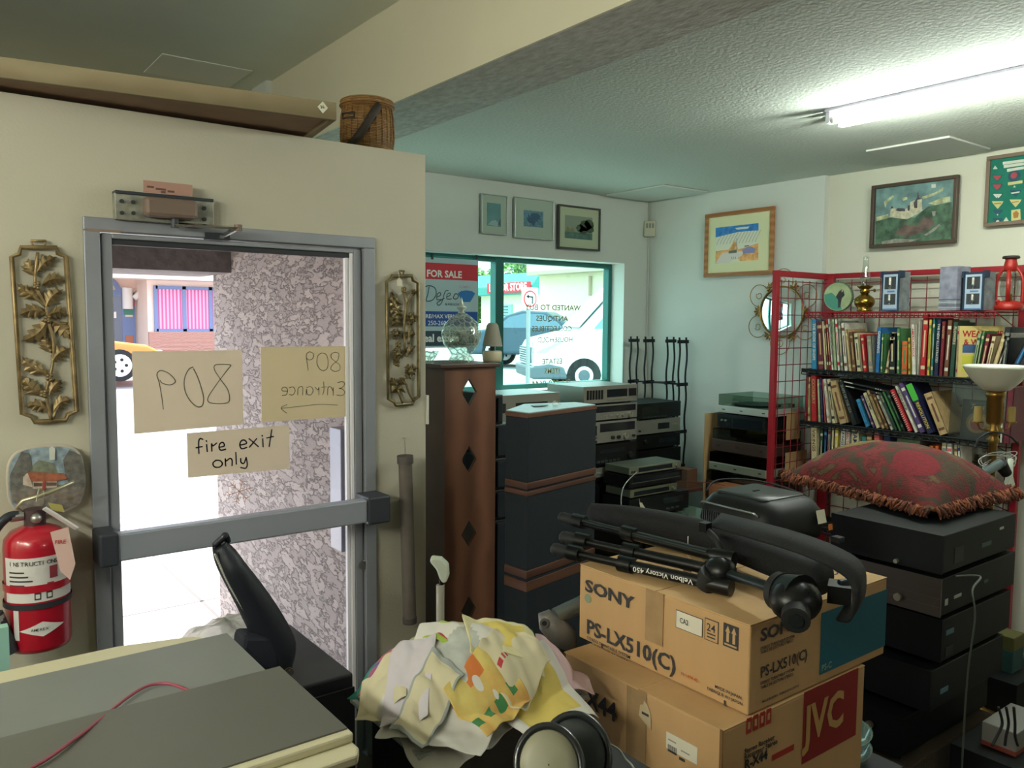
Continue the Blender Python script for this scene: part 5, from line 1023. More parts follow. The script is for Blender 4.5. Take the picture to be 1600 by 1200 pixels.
# ================================================================== hi-fi separates, speakers, cartons
blkm = M('black_metal_case', (17, 21, 21), .55, .0, var=.08, vscale=10, spec=.22); blkp = M('black_front', (12, 14, 15), .35); silf = M('silver_front', (150, 150, 140), .38, .5); grm = M('greenish_grey_case', (96, 104, 92), .5, .2); dispm = M('display_glass', (28, 34, 38), .12); knobm = M('knob_silver', (176, 176, 160), .3, .7); knobb = M('knob_black', (34, 36, 38), .35)
def unit(nm, label, x, y, z, w, d, h, body, front, disp=None, knobs=(), keys=(), rz=0, group=None, extra=None, cat='stereo unit'):
    """front faces -Y; (x, y, z) is the left end of the front foot. fractions of w, h"""
    t = thing(nm, label, cat, (x, y, z), rz, group); f_ = min(.012, h*.15)
    m = MB(); m.box((0, .006, f_), (w, d, h), body); m.build('case', t, .0025)
    m = MB(); m.box((-.001, 0, f_*.8), (w+.001, .008, h+.001), front)
    for (a, b, c, e, mt) in keys: m.box((w*a, -.003, h*c), (w*b, 0, h*e), mt)
    m.build('front_panel', t, .0012)
    if disp:
        for (a, b, c, e) in disp: m = MB(); m.box((w*a, -.002, h*c), (w*b, .001, h*e), dispm); m.build('display', t)
    for (a, c, r, mt) in knobs: m = MB(); m.cyl((w*a, .001, h*c), (w*a, -.014, h*c), r, mt, n=18); m.box((w*a-.001, -.0148, h*c), (w*a+.001, -.014, h*c+r*.9), blkp); m.build('knob', t)
    for a, b in ((.08, .1), (.92, .1), (.08, .85), (.92, .85)): m = MB(); m.cyl((w*a, d*b, 0), (w*a, d*b, f_+.001), .012, knobb, n=12); m.build('foot', t)
    if extra: extra(t, w, d, h)
    return t
YA = 3.44; zz = lambda y, Y: at(996, y, Y=Y).z
keyb = lambda n, a, b, c, e, mt: [(a+(b-a)*k/n, a+(b-a)*(k+.7)/n, c, e, mt) for k in range(n)]
xa = 3.113; wa_ = .432
unit('tuner', 'silver tuner with a row of upright meters, top of the stack below the window corner', xa, YA, 1.20, wa_, .33, .108, silf, silf, [(.42, .80, .38, .80), (.83, .98, .38, .8)], (), keyb(6, .05, .36, .3, .8, blkp)+[(.42, .8, .22, .3, knobm)])
unit('receiver', 'silver receiver with a dark dial over its knobs, second in the window corner stack', xa, YA, 1.10, wa_, .32, .098, blkm, silf, [(.03, .97, .55, .92)], [(.86, .3, .017, knobm), (.72, .3, .008, knobm), (.62, .3, .008, knobm)], keyb(5, .3, .55, .22, .36, knobm))
unit('cassette_deck', 'silver cassette deck with a square tape window, third in the window corner stack', xa, YA, .965, wa_, .3, .133, blkm, silf, [(.04, .24, .42, .85), (.3, .96, .55, .92)], [(.78, .27, .018, knobm), (.64, .27, .011, knobb), (.53, .27, .011, knobb), (.93, .27, .008, knobb)], keyb(6, .03, .26, .1, .2, knobb)+[(.03, .25, .3, .34, blkp)])
unit('receiver', 'black receiver, fourth in the window corner stack under the cassette deck', xa, YA, .83, wa_, .33, .133, blkm, blkp, [(.3, .8, .6, .8)], [(.88, .4, .02, knobb)], keyb(8, .1, .7, .2, .3, M('dark_key', (56, 60, 62), .4)))
unit('dvd_player', 'thin pale silver player low in the window corner stack', xa, YA, .765, wa_, .28, .062, grm, silf, [(.5, .75, .35, .7)], (), [(.1, .4, .4, .6, M('tray_grey', (120, 124, 116), .4))])
t = thing('media_cabinet', 'black cabinet carrying the hi-fi stack below the window corner', 'cabinet', (xa-.5, YA+.02, 0)); m = MB(); m.box((0, 0, 0), (.95, .5, .745), blkm); m.box((-.01, -.01, .745), (.96, .51, .763), blkp); m.build('carcass', t, .003)
for k in range(2): m = MB(); m.box((.02+.47*k, -.016, .03), (.46+.47*k, -.002, .72), blkp); o = m.build('door', t, .002); m = MB(); m.cyl((.43+.1*k, -.016, .4), (.43+.1*k, -.032, .4), .01, knobm); m.build('knob', o)
xl_ = at(778, 630, Y=3.5).x
unit('cassette_deck', 'silver cassette deck with a round dial on the window sill side, left of the tuner', xl_, 3.5, .95, .43, .3, .16, blkm, blkp, [(.2, .8, .4, .8)])
z1 = at(800, 640, Y=3.5).z; z2 = at(860, 614, Y=3.5).z
unit('cassette_deck', 'wide silver deck with a long dark slot just behind the pentagonal speaker', xl_, 3.5, 1.11, .43, .32, z2-1.11, silf, silf, [(.28, .8, .60, .74), (.01, .12, .45, .75)], [(.92, .62, .022, knobm)], [(.26, .82, .40, .52, knobm)])
unit('amplifier', 'black amplifier at the foot of the deck stack by the window', xl_, 3.5, .765, .43, .33, .18, blkm, blkp, None, [(.8, .5, .025, knobb)])
YB = 3.77; xb = 3.883; wb = .432
def lidx(t, w, d, h): pass
unit('cassette_deck', 'black sloping topped deck on the stack nearest the wrought iron stand', xb, YB, 1.026, wb, .3, .112, blkm, blkp, [(.1, .5, .4, .8)], (), keyb(7, .15, .7, .12, .2, M('dark_key', (56, 60, 62))))
unit('amplifier', 'pale silver component with a small display, second on the stack nearest the iron stand', xb, YB, .922, wb, .3, .102, silf, silf, [(.48, .74, .35, .75)], [(.06, .35, .006, knobb)], keyb(4, .8, .95, .55, .65, knobm))
unit('receiver', 'black component with one knob, third on the stack nearest the iron stand', xb, YB, .822, wb, .3, .098, blkm, blkp, [(.5, .9, .4, .7)], [(.2, .6, .014, knobb)])
unit('receiver', 'black component, lowest visible on the stack nearest the iron stand', xb, YB, .70, wb+.01, .3, .118, blkm, blkp, None, (), keyb(3, .1, .9, .2, .3, M('dark_key', (56, 60, 62))))
t = thing('side_table', 'low black table under the far stack of components', 'table', (xb-.03, YB-.02, 0)); m = MB(); m.box((0, 0, .66), (.5, .4, .697), blkm); m.build('tabletop', t, .003)
for x in (.0, .46):
    for y in (0, .36): m = MB(); m.box((x, y, 0), (x+.04, y+.04, .66), blkm); m.build('leg', t)
# front small stack
xc, yc = 3.262, 3.215; 
unit('amplifier', 'black component with a small paper tag hanging on it, bottom of the front stack', xc-.015, yc-.02, .563, .50, .22, .118, blkm, blkp, [(.55, .9, .5, .8)], (), keyb(3, .6, .85, .2, .3, M('dark_key', (56, 60, 62))))
unit('equalizer', 'olive grey slim unit sandwiched low in the front stack', xc+.0, yc-.01, .683, .39, .2, .05, grm, M('olive_front', (104, 108, 84), .45, .3), [(.08, .82, .3, .75)], [(.91, .5, .008, knobm)])
unit('video_recorder', 'black recorder with a long slot line in the middle of the front stack', xc-.01, yc-.01, .735, .44, .21, .075, blkm, blkp, [(.08, .95, .55, .85)], (), [(.04, .97, .45, .49, grm)])
def tun(t, w, d, h): pass
unit('tuner', 'slim grey-green topped tuner with a long dark dial, top of the front stack', xc, yc, .812, .432, .2, .047, grm, M('olive_silver_front', (128, 130, 112), .4, .4), [(.17, .82, .35, .85)], [(.9, .55, .009, knobm)], keyb(2, .03, .12, .3, .6, knobb))
m = MB(); p = Vector((xc+.06, yc-.024, .66)); m.add([(0, 0, 0), (.018, -.004, -.004), (.055, -.012, -.062), (.045, -.01, -.066), (.006, -.003, -.03)], [(0, 1, 2, 3, 4)], M('tag_card', (226, 216, 190)))
m.tube([(.005, .0, .0), (.0, .004, .022)], .0008, M('tag_string', (220, 215, 200)), 4); o = m.build('price_tag', solid=.001); o.location = p; tag(o, 'small cream paper tag hanging on the lowest black unit of the front stack', 'price tag')
gt = thing('glass_table', 'glass topped table under the front stack of components', 'table', (3.05, 2.93, 0)); m = MB(); m.box((0, 0, .545), (.80, .50, .556), M('green_table_glass', (84, 112, 100), .15, spec=.6)); m.build('glass_top', gt)
for x in (.05, .75):
    for y in (.05, .45): m = MB(); m.cyl((x, y, 0), (x, y, .545), .02, blkm); m.build('leg', gt)
m = MB(); m.box((.05, .05, .2), (.75, .45, .215), blkm); m.build('lower_shelf', gt)
# small brown items right of it
m = MB(); m.box((0, 0, 0), (.1, .1, .12), M('brown_block', (104, 74, 54), .6)); o = m.build('wooden_box'); p = at(1072, 757, Y=3.55); o.location = (p.x-.05, 3.5, p.z-.01); 
tag(o, 'small brown box beside the front stack, near the foot of the iron stand', 'box')
bz = p.z-.01
m = MB(); m.box((0, 0, 0), (.3, .26, .02), M('dark_red_board', (92, 52, 38), .6)); 
for x in (.02, .26): m.box((x, .02, -bz+.02), (x+.03, .05, 0), blkm); m.box((x, .22, -bz+.02), (x+.03, .25, 0), blkm)
o = m.build('plant_stand'); o.location = (p.x-.12, 3.46, bz-.02); tag(o, 'narrow reddish brown shelf stand at the foot of the iron rack', 'stand')
# wrought iron rack
t = thing('iron_stand', 'black wrought iron stand of wavy paired rods in the far corner', 'stand', (4.3, 4.1, 0)); ir = M('wrought_iron', (24, 30, 32), .5, .5); zt_ = at(1014, 527, Y=4.0).z
cs = []
for (xa_, xb_, Y_) in ((985.5, 996, 4.3), (1008.5, 1020, 4.18), (1043, 1053.5, 4.05), (1062, 1073, 3.88)):
    a, b = at(xa_, 530, Y=Y_), at(xb_, 530, Y=Y_); cs.append(((a+b)/2, Y_))
    for q in (a, b):
        m = MB(T(-4.3, -4.1, 0)); pts = []
        for k in range(40): z = zt_*k/39; pts.append((q.x+.007*sin(z*21+q.x*9), Y_, z))
        m.tube(pts, .0075, ir, 6); m.build('rod', t)
    m = MB(T(-4.3, -4.1, 0))
    for zz_ in (zt_-.03, zt_-.335, .9, .5, .1): m.box((a.x-.02, Y_-.004, zz_-.012), (b.x+.02, Y_+.004, zz_+.012), ir)
    m.build('bracket', t)
for z in (zt_-.335, .9, .5):
    m = MB(T(-4.3, -4.1, 0)); P4 = [c[0] for c in cs]
    for i, j in ((0, 1), (1, 3), (3, 2), (2, 0)): a, b = P4[i], P4[j]; m.tube([(a.x, a.y, z), (b.x, b.y, z)], .006, ir, 6)
    m.build('cross_bar', t)
# tall wooden tower with diamond cut-outs, jar and small lamp on it
tx0, tx1, ty = 1.897, 2.172, 3.0; tz = at(775, 566, Y=3.0).z-.02
t = thing('wooden_tower', 'tall wooden media tower with diamond cut-outs beside the white wall end', 'cabinet', (tx0, ty, 0)); ww_ = weave('reddish_brown_wood', (98, 62, 46), (126, 84, 62), 2.2, 'X', 5, .45, .05)
ds = [at(733, y, Y=3.0).z for y in (613, 718, 834, 952)]; W_ = tx1-tx0; cx = at(733, 700, Y=3.0).x-tx0; r_ = .042; rz_ = .062
m = MB(); prev = 0; zs = sorted(ds)
# front panel built as strips around each diamond
def plate(m, x0, x1, z0, z1): m.box((x0, 0, z0), (x1, .018, z1), ww_)
prev = 0
for dz in zs:
    plate(m, 0, W_, prev, dz-rz_)
    for sx_ in (-1, 1):
        pts = [(cx, dz-rz_), (cx+sx_*r_, dz), (cx, dz+rz_), (W_ if sx_ > 0 else 0, dz+rz_), (W_ if sx_ > 0 else 0, dz-rz_)]; m.prism(pts, -.018, 0, ww_, frame((0, 0, 0), (1, 0, 0), (0, 0, 1)))
    prev = dz+rz_
plate(m, 0, W_, prev, tz); m.build('front_panel', t)
m = MB(); m.box((0, .018, 0), (.018, .30, tz), ww_); m.build('side_panel', t); m = MB(); m.box((W_-.018, .018, 0), (W_, .30, .85), ww_); m.box((W_-.018, .018, .85), (W_, .05, tz), ww_); m.box((W_-.018, .27, .85), (W_, .30, tz), ww_); m.build('side_panel', t)
m = MB(); m.box((-.035, -.02, tz), (W_+.012, .32, tz+.018), M('dark_wood_top', (74, 48, 38), .4)); m.build('top', t, .003)
for z in (.02, .45, .8, 1.1): m = MB(); m.box((.018, .02, z), (W_-.018, .295, z+.015), ww_); m.build('shelf', t)
p = at(721, 558, Y=3.12); k = at(721, 465, Y=3.12).z-(tz+.018); t = thing('glass_jar', 'lidded cut crystal jar with a pointed finial on the wooden tower', 'jar', (p.x, 3.12, tz+.0185)); R = 31/F_PX*(p-EYEP).dot(FW)
cg = bpy.data.materials.new('cut_crystal'); cg.use_nodes = True; nt = cg.node_tree; nt.nodes.clear(); o_ = nt.nodes.new('ShaderNodeOutputMaterial'); mx_ = nt.nodes.new('ShaderNodeMixShader'); tr = nt.nodes.new('ShaderNodeBsdfTransparent'); gl = nt.nodes.new('ShaderNodeBsdfPrincipled')
vo = nt.nodes.new('ShaderNodeTexVoronoi'); vo.feature = 'DISTANCE_TO_EDGE'; vo.inputs['Scale'].default_value = 34; tc = nt.nodes.new('ShaderNodeTexCoord'); nt.links.new(tc.outputs['Object'], vo.inputs[0]); rp = nt.nodes.new('ShaderNodeValToRGB'); rp.color_ramp.elements[0].color = (.75, .75, .75, 1); rp.color_ramp.elements[1].color = (.2, .2, .2, 1); rp.color_ramp.elements[1].position = .16
nt.links.new(vo.outputs[0], rp.inputs[0]); nt.links.new(rp.outputs[0], mx_.inputs[0]); tr.inputs[0].default_value = lin((238, 246, 240)); gl.inputs['Base Color'].default_value = lin((222, 228, 216)); gl.inputs['Roughness'].default_value = .15; gl.inputs['Metallic'].default_value = .5
bb_ = nt.nodes.new('ShaderNodeBump'); bb_.inputs['Strength'].default_value = .8; bb_.inputs['Distance'].default_value = .004; nt.links.new(vo.outputs[0], bb_.inputs['Height']); nt.links.new(bb_.outputs[0], gl.inputs['Normal'])
nt.links.new(tr.outputs[0], mx_.inputs[1]); nt.links.new(gl.outputs[0], mx_.inputs[2]); nt.links.new(mx_.outputs[0], o_.inputs[0])
m = MB(); m.lathe([(R*.62, 0), (R*.66, k*.04), (R*.52, k*.1), (R*.6, k*.16), (R*.9, k*.28), (R, k*.4), (R*1.0, k*.44)], cg, 32, cap=False); m.build('bowl', t)
m = MB(); m.lathe([(R*1.02, k*.44), (R*1.0, k*.48), (R*.85, k*.6), (R*.5, k*.7), (R*.2, k*.76)], cg, 32, cap=False); m.lathe([(R*.2, k*.76), (R*.1, k*.79), (R*.24, k*.835), (R*.24, k*.86), (R*.1, k*.885), (R*.09, k*.92), (.001, k)], M('crystal_finial', (200, 206, 196), .1, .3), 20, cap=False); m.build('lid', t)
p = at(767, 557, Y=3.1); t = thing('small_lamp', 'little lamp with a pale tapered shade and cream base on the wooden tower', 'lamp', (p.x-.006, 3.08, tz+.0185)); d_ = (p-EYEP).dot(FW)/F_PX
m = MB(); m.lathe([(14*d_, 0), (15*d_, 3*d_), (15*d_, 15*d_), (13*d_, 17*d_)], M('cream_base', (196, 186, 154), .5), 24); m.build('base', t); m = MB(); m.cyl((0, 0, 17*d_), (0, 0, 30*d_), 4*d_, blkp); m.build('lamp_neck', t)
m = MB(); m.lathe([(15.5*d_, 24*d_), (13*d_, 38*d_), (9*d_, 56*d_), (6*d_, 60*d_)], M('grey_shade', (150, 146, 132), .8), 28, cap=False); m.build('lamp_shade', t)
p = at(671, 557, Y=3.1); t = thing('glass_bowl', 'small cut glass bowl at the left end of the wooden tower', 'bowl', (p.x, 3.1, tz+.0185)); m = MB(); m.lathe([(.02, 0), (.016, .01), (.03, .03), (.045, .055)], cg, 20, cap=False); m.build('bowl_body', t)
# speakers left column (between tower and pentagonal speakers)
spk = M('speaker_black_vinyl', (19, 24, 28), .5); clothm = M('speaker_grille_cloth', (17, 27, 34), .9, bump=.2, bscale=300); wdb = weave('dark_walnut_band', (70, 42, 32), (96, 62, 46), 4, 'Z', 2, .5, 0)
def spkr(label, x0, x1, y0, yd, z0, z1, mat=spk, g=clothm, nm='speaker', top=None):
    t = thing(nm, label, 'speaker', (x0, y0, z0)); m = MB(); m.box((0, .012, 0), (x1-x0, yd, z1-z0), mat); m.build('cabinet', t, .004); m = MB(); m.box((.012, 0, .012), (x1-x0-.012, .012, z1-z0-.012), g); m.build('grille', t, .004)
    if top: m = MB(); m.box((0, .0, z1-z0), (x1-x0, yd, z1-z0+.004), top); m.build('top_panel', t)
    return t
Ys = 3.02; zy = lambda y: at(790, y, Y=Ys).z; Xx = lambda x: at(x, 700, Y=Ys).x
cols = [(990, 812, 817, 'tall black speaker on the floor behind the wooden tower'), (810, 765, 815, 'squat black speaker, second from the floor behind the wooden tower'), (764, 716, 799, 'small black speaker with a bright front edge behind the wooden tower'), (714, 663, 804, 'black speaker behind the wooden tower, just under the topmost one'), (662, 617, 788, 'narrow black speaker topmost of the column behind the wooden tower')]
zprev = 0
for (yb_, yt_, xr_, lb) in cols:
    z1 = zy(yt_); t_ = spkr(lb, 2.19, Xx(xr_), Ys, .3, zprev, z1); zprev = z1+.0015
    if yt_ == 716: m = MB(); m.box((Xx(xr_)-2.19-.008, -.004, .005), (Xx(xr_)-2.19, 0, z1-zy(764)-.01), M('bright_edge_metal', (190, 196, 196), .3, .7)); m.build('edge_trim', t_)
# pentagonal speakers
A, B_, C1, D1, E1 = Vector((1.873, 2.379)), Vector((2.313, 2.473)), Vector((2.306, 2.60)), Vector((2.067, 2.66)), Vector((1.86, 2.506))
# shifted back a little so that the rear clears the column
poly = [A, B_, C1, D1, E1]; c0 = sum(poly, Vector((0, 0)))/5
def penta(label, z0, z1, tm=None):
    t = thing('pentagonal_speaker', label, 'speaker', (c0.x, c0.y, z0)); P_ = [(p-c0) for p in poly]; h = z1-z0; s = 1
    m = MB(); m.prism([tuple(p) for p in P_], 0, h*.09, wdb); m.build('wooden_base', t, .003)
    m = MB(); m.prism([tuple(p*.985) for p in P_], h*.09, h*.93, clothm); m.build('grille', t, .003)
    m = MB(); m.prism([tuple(p) for p in P_], h*.93, h*.985, wdb); m.prism([tuple(p*.97) for p in P_], h*.985, h, tm or clothm); m.build('top', t, .002)
    m = MB(); m.box((.1, -.004, h*.8), (.13, .0, h*.82), silf, frame((P_[0].x, P_[0].y, 0), (P_[1]-P_[0]).to_3d(), (0, 0, 1)) @ RX(-pi/2)); 
    return t
penta('upper pentagonal speaker with dark cloth and a pale top, right of the wooden tower', 1.045, 1.338, M('pale_worn_top', (150, 170, 170), .35))
penta('middle pentagonal speaker with a walnut band under the pale topped one', .70, 1.043)
penta('lowest pentagonal speaker, standing under the two others', .0, .698)
m = MB(); m.prism([(-.04, -.02), (.0, -.03), (.04, -.015), (.03, .02), (-.02, .025)], 0, .002, blkp); o = m.build('badge_plate'); o.location = (c0.x-.02, c0.y+.03, 1.34); tag(o, 'small dark plate lying on the pale speaker top', 'plate')
m = MB(); m.tube(smooth([(0, 0, .003), (.02, .01, .014), (.04, .0, .003), (.06, .015, .003)], 4), .0012, white('tag_string_w', (210, 210, 205)), 5); m.prism([(.0, -.01), (.02, -.012), (.02, 0), (0, .0)], .0, .002, white('tag_white')); o = m.build('price_tag'); o.location = (c0.x+.03, c0.y, 1.34); tag(o, 'white string tag lying on the pale top of the upper pentagonal speaker', 'price tag')
# turntables beside the red rack
acr = glass('smoked_lid', (176, 158, 118), .14, .04); acw = glass('clear_lid', (214, 226, 218), .14, .04); brw = M('turntable_walnut', (60, 42, 34), .5); ptm = M('platter', (36, 38, 42), .35, .4)
Xt = 4.2; zt2 = lambda y: at(1137, y, d=5.72).z
def ttable(label, y0, y1, z0, z1, zl, base, lid, x0=Xt, w=.36):
    t = thing('turntable', label, 'turntable', (x0, y0, z0)); L_ = y1-y0
    m = MB(); m.box((0, 0, .008), (w, L_, z1-z0), base); m.build('plinth', t, .004)
    m = MB(); m.cyl((w*.5, L_*.58, z1-z0), (w*.5, L_*.58, z1-z0+.012), min(w, L_)*.42, ptm, n=36); m.cyl((w*.5, L_*.58, z1-z0), (w*.5, L_*.58, z1-z0+.02), .006, knobm, n=10); m.build('platter', t)
    m = MB(); m.cyl((w*.82, L_*.12, z1-z0), (w*.82, L_*.12, z1-z0+.02), .02, knobm, n=18); m.tube([(w*.82, L_*.12, z1-z0+.02), (w*.35, L_*.2, z1-z0+.02), (w*.22, L_*.3, z1-z0+.015)], .003, knobm, 6); m.build('tonearm', t)
    if zl: 
        h0, h1 = z1-z0+.001, zl-z0; m = MB(); e = .003
        m.box((.004, .004, h1-e), (w-.004, L_-.004, h1), lid); m.box((.004, .004, h0), (.004+e, L_-.004, h1), lid); m.box((.004, .004, h0), (w-.004, .004+e, h1), lid); m.box((.004, L_-.004-e, h0), (w-.004, L_-.004, h1), lid); m.build('dust_cover', t)
    m = MB()
    for k_ in (.08, .5, .85): m.box((-.002, L_*k_, (z1-z0)*.5), (0, L_*k_+.02, (z1-z0)*.62), knobb)
    m.build('control_buttons', t)
    for a, b in ((.05, .05), (.3, .05), (.05, L_-.05), (.3, L_-.05)): m = MB(); m.cyl((a, b, 0), (a, b, .0085), .015, knobb, n=12); m.build('foot', t)
    return t
zb5 = zt2(760)
unit('record_case', 'dark cabinet under the pile of turntables beside the rack', Xt+.02, 3.0, 0, .36, .4, zb5-.002, blkm, blkp, cat='cabinet')
ttable('dark turntable with an open looking clear cover, lowest of the pile beside the rack', 2.98, 3.44, zb5, zt2(733), zt2(719), brw, acw)
ttable('silver fronted turntable under a smoked cover, fourth down beside the rack', 2.98, 3.42, zt2(718), zt2(705), zt2(691), M('silver_plinth', (150, 156, 140), .4, .4), acr)
ttable('walnut turntable under a smoked amber cover, middle of the pile beside the rack', 2.98, 3.40, zt2(690), zt2(671), zt2(656), brw, acr)
unit('cd_changer', 'black player with dark glass front, second from the top of the turntable pile', Xt, 3.36, zt2(655), .36, .34, zt2(634)-zt2(655), blkm, blkp, [(.05, .3, .2, .8), (.35, .95, .2, .8)], [(.12, .6, .006, knobm), (.2, .6, .006, knobm)], rz=-pi/2)
ttable('pale silver turntable with a clear cover, topmost of the pile beside the rack', 2.97, 3.36, zt2(634)+.001, zt2(622), zt2(606), M('pale_silver_plinth', (188, 192, 184), .4, .3), acw)
m = MB(); m.box((0, 0, 0), (.3, .004, zt2(636)), M('flap_card', (176, 146, 100), .9)); o = m.build('cardboard_sheet'); o.location = (Xt-.015, 3.447, 0); tag(o, 'tall tan cardboard sheet standing behind the left end of the turntable pile', 'cardboard')
for i, (y_, zc, hh_, w__) in enumerate(((2.945, 672, .17, .14), (2.945, 722, .12, .22))):
    z = at(1240, zc+14, X=4.4).z; m = MB(); m.box((0, 0, 0), (w__, .004, hh_), M('flap_card', (176, 146, 100), .9)); o = m.build('cardboard_piece'); o.location = (4.32, 2.93-.004, z); o.rotation_euler = (0, 0, 0); tag(o, ['tan cardboard piece stuck against the near side of the turntable pile, upper', 'wider tan cardboard piece lower on the near side of the turntable pile'][i], 'cardboard')
m = MB(); a, b = at(1102, 756, Y=3.3), at(1133, 782, Y=3.3); m.box((0, 0, 0), (4.19-a.x, .22, .14), M('orange_brown_carton', (150, 92, 56), .7)); o = m.build('carton'); o.location = (a.x, 3.05, a.z-.14); tag(o, 'small orange brown carton low in front of the turntable pile', 'carton')
m = MB(); m.box((0, 0, 0), (4.175-a.x, .22, a.z-.141), blkm); o = m.build('plinth_box'); o.location = (a.x+.01, 3.05, 0); tag(o, 'dark box supporting the orange brown carton', 'box')
# ================================================================== cartons in the foreground
kraft = M('kraft_cardboard', (192, 154, 106), .85, var=.05, vscale=7, bump=.12, bscale=60, stretch=(1, 1, .15)); kraft2 = M('kraft_cardboard_flap', (198, 162, 114), .85, var=.05, vscale=9); inkb = M('carton_ink', (56, 54, 56), .8); tape = M('packing_tape', (168, 138, 100), .22, var=.08, vscale=25, coat=.3); lb_ = white('carton_label', (220, 214, 194)); edg = M('carton_edge_dark', (116, 84, 48), .9)
SX0, SX1, SY0, SY1, SZ0, SZ1 = 1.478, 2.058, 1.076, 1.640, .806, 1.014
t = thing('cardboard_box', 'brown turntable carton lettered SONY and PS-LX510, upper one, under the tripod', 'cardboard box', (SX0, SY0, SZ0)); w, d, h = SX1-SX0, SY1-SY0, SZ1-SZ0
m = MB(); m.box((0, 0, 0), (w, d, h-.003), kraft); m.build('carton_body', t, .004)
m = MB(); m.box((0, 0, h-.003), (w, d*.497, h), kraft2); m.build('flap', t, .001); m = MB(); m.box((0, d*.503, h-.003), (w, d, h), kraft2); m.build('flap', t, .001)
g = loc2(YN((SX0, SY1, SZ0))); X_ = T(-SX0, -SY0, -SZ0) @ YN((SX0, SY1, SZ0)) @ T(0, 0, .0008)
FL = MB()
def tL(body, x, y, s, mat=inkb, bold=.02, sx=1.0, sh=0, al='LEFT', mb=None): (mb or FL).text(body, s, mat, X_ @ T(g(x, y)[0], g(x, y)[1], .0012), al, bold, sx, sh)
tL('SONY', 915, 922, .046, inkb, .03, 1.5); tL('PS-LX510(C)', 917, 988, .056, inkb, .022, 1.08)
tL('STEREO TURNTABLE SYSTEM', 918, 998, .0125, inkb, .01, 1.02); tL('TABLE DE LECTURE STEREO', 918, 1006, .0125, inkb, .01, 1.02)
tL('MADE IN JAPAN', 1118, 1074, .0105, inkb, .01); tL('FABRIQUE AU JAPON', 1106, 1077, .0105, inkb, .01); tL('N-1404 45', 1065, 1054, .012, M('stamp_red', (196, 96, 50), .8), .01)
for x0, y0, x1, y1 in ((1057, 952, 1098, 993),):
    a, b = g(x0, y0), g(x1, y1); FL.box((a[0], a[1]-.044, .0), (b[0], a[1], .0006), inkb, X_); FL.box((a[0]+.0015, a[1]-.0425, .0), (b[0]-.0015, a[1]-.0015, .001), lb_, X_)
tL('CA2', 1063, 972, .018, inkb, .01, .8); 
a = g(1102, 967); s_ = .040; FL.box((a[0], a[1]-.048, 0), (a[0]+s_, a[1]+.004, .0006), inkb, X_); FL.box((a[0]+.002, a[1]-.046, 0), (a[0]+s_-.002, a[1]+.002, .001), kraft, X_); tL('24', 1105, 984, .026, inkb, .01)
for k in (0, 1): FL.box((a[0]+.008, a[1]-.040+.008*k, 0), (a[0]+s_-.008, a[1]-.037+.008*k, .0014), inkb, X_)
a = g(1131, 976); FL.box((a[0], a[1]-.048, 0), (a[0]+s_+.002, a[1]+.006, .0006), inkb, X_)
for k in (0, 1): cx_ = a[0]+.013+.017*k; FL.box((cx_-.0035, a[1]-.036, 0), (cx_+.0035, a[1]-.012, .0012), kraft2, X_); FL.add([(cx_-.007, a[1]-.013, .0012), (cx_+.007, a[1]-.013, .0012), (cx_, a[1]+.002, .0012)], [(0, 1, 2)], kraft2, X=X_)
FL.box((a[0]+.004, a[1]-.044, 0), (a[0]+s_-.002, a[1]-.040, .0012), kraft2, X_)
a = g(919, 935); FL.disc((a[0], a[1]), .0125, M('faded_green_stamp', (128, 146, 120), .8), X_)
for x in (941, 1133): a = g(x, 1015 if x == 941 else 1101); FL.box((a[0]-.003, -.0+.0, 0), (a[0]+.003, .012, .0008), inkb, X_)
FL.build('side_print', t)
m = MB(); a, b = g(1010, 930), g(1040, 1010); m.box((a[0], .075, .0012), (b[0]-.008, h, .0016), tape, X_); m.build('tape', t)
m = MB(T(-SX0, -SY0, -SZ0)); g2 = loc2(XN((SX0, SY0, SZ0))); Y_ = XN((SX0, SY0-.0008, SZ0))
def tR(body, x, y, s, mat=inkb, bold=.02, sx=1.0): m.text(body, s, mat, Y_ @ T(g2(x, y)[0], g2(x, y)[1], .0004), 'LEFT', bold, sx)
tR('SONY', 1187, 1002, .040, inkb, .03, 1.4); tR('STEREO TURNTABLE SYSTEM', 1187, 1016, .010); tR('TABLE DE LECTURE STEREO', 1187, 1022, .010); tR('PS-LX510(C)', 1187, 1059, .036, inkb, .015, .95); tR('STEREO TURNTABLE SYSTEM', 1187, 1070, .010); tR('TABLE DE LECTURE STEREO', 1187, 1077, .010); tR('MADE IN JAPAN   FABRIQUE AU JAPON', 1190, 1098, .008)
a, b = g2(1284, 940), g2(1384, 1040); m.box((a[0], .022, 0), (w, h-.032, .0008), M('teal_blue_print', (14, 92, 110), .7), Y_); m.text('PS-C', .022, M('pale_teal_print', (150, 180, 150), .7), Y_ @ T(a[0]+.006, .03, .001), 'LEFT', .01)
m.build('end_print', t)
m = MB(); a = at(1290, 878, Z=SZ1); m.disc((w*.85, d*.2), .022, inkb, T(0, 0, h)); m.disc((w*.85, d*.2), .018, kraft2, T(0, 0, h), h=.001); m.text('24', .02, inkb, T(w*.85-.012, d*.2-.008, h+.001), 'LEFT', .01); m.build('top_print', t)
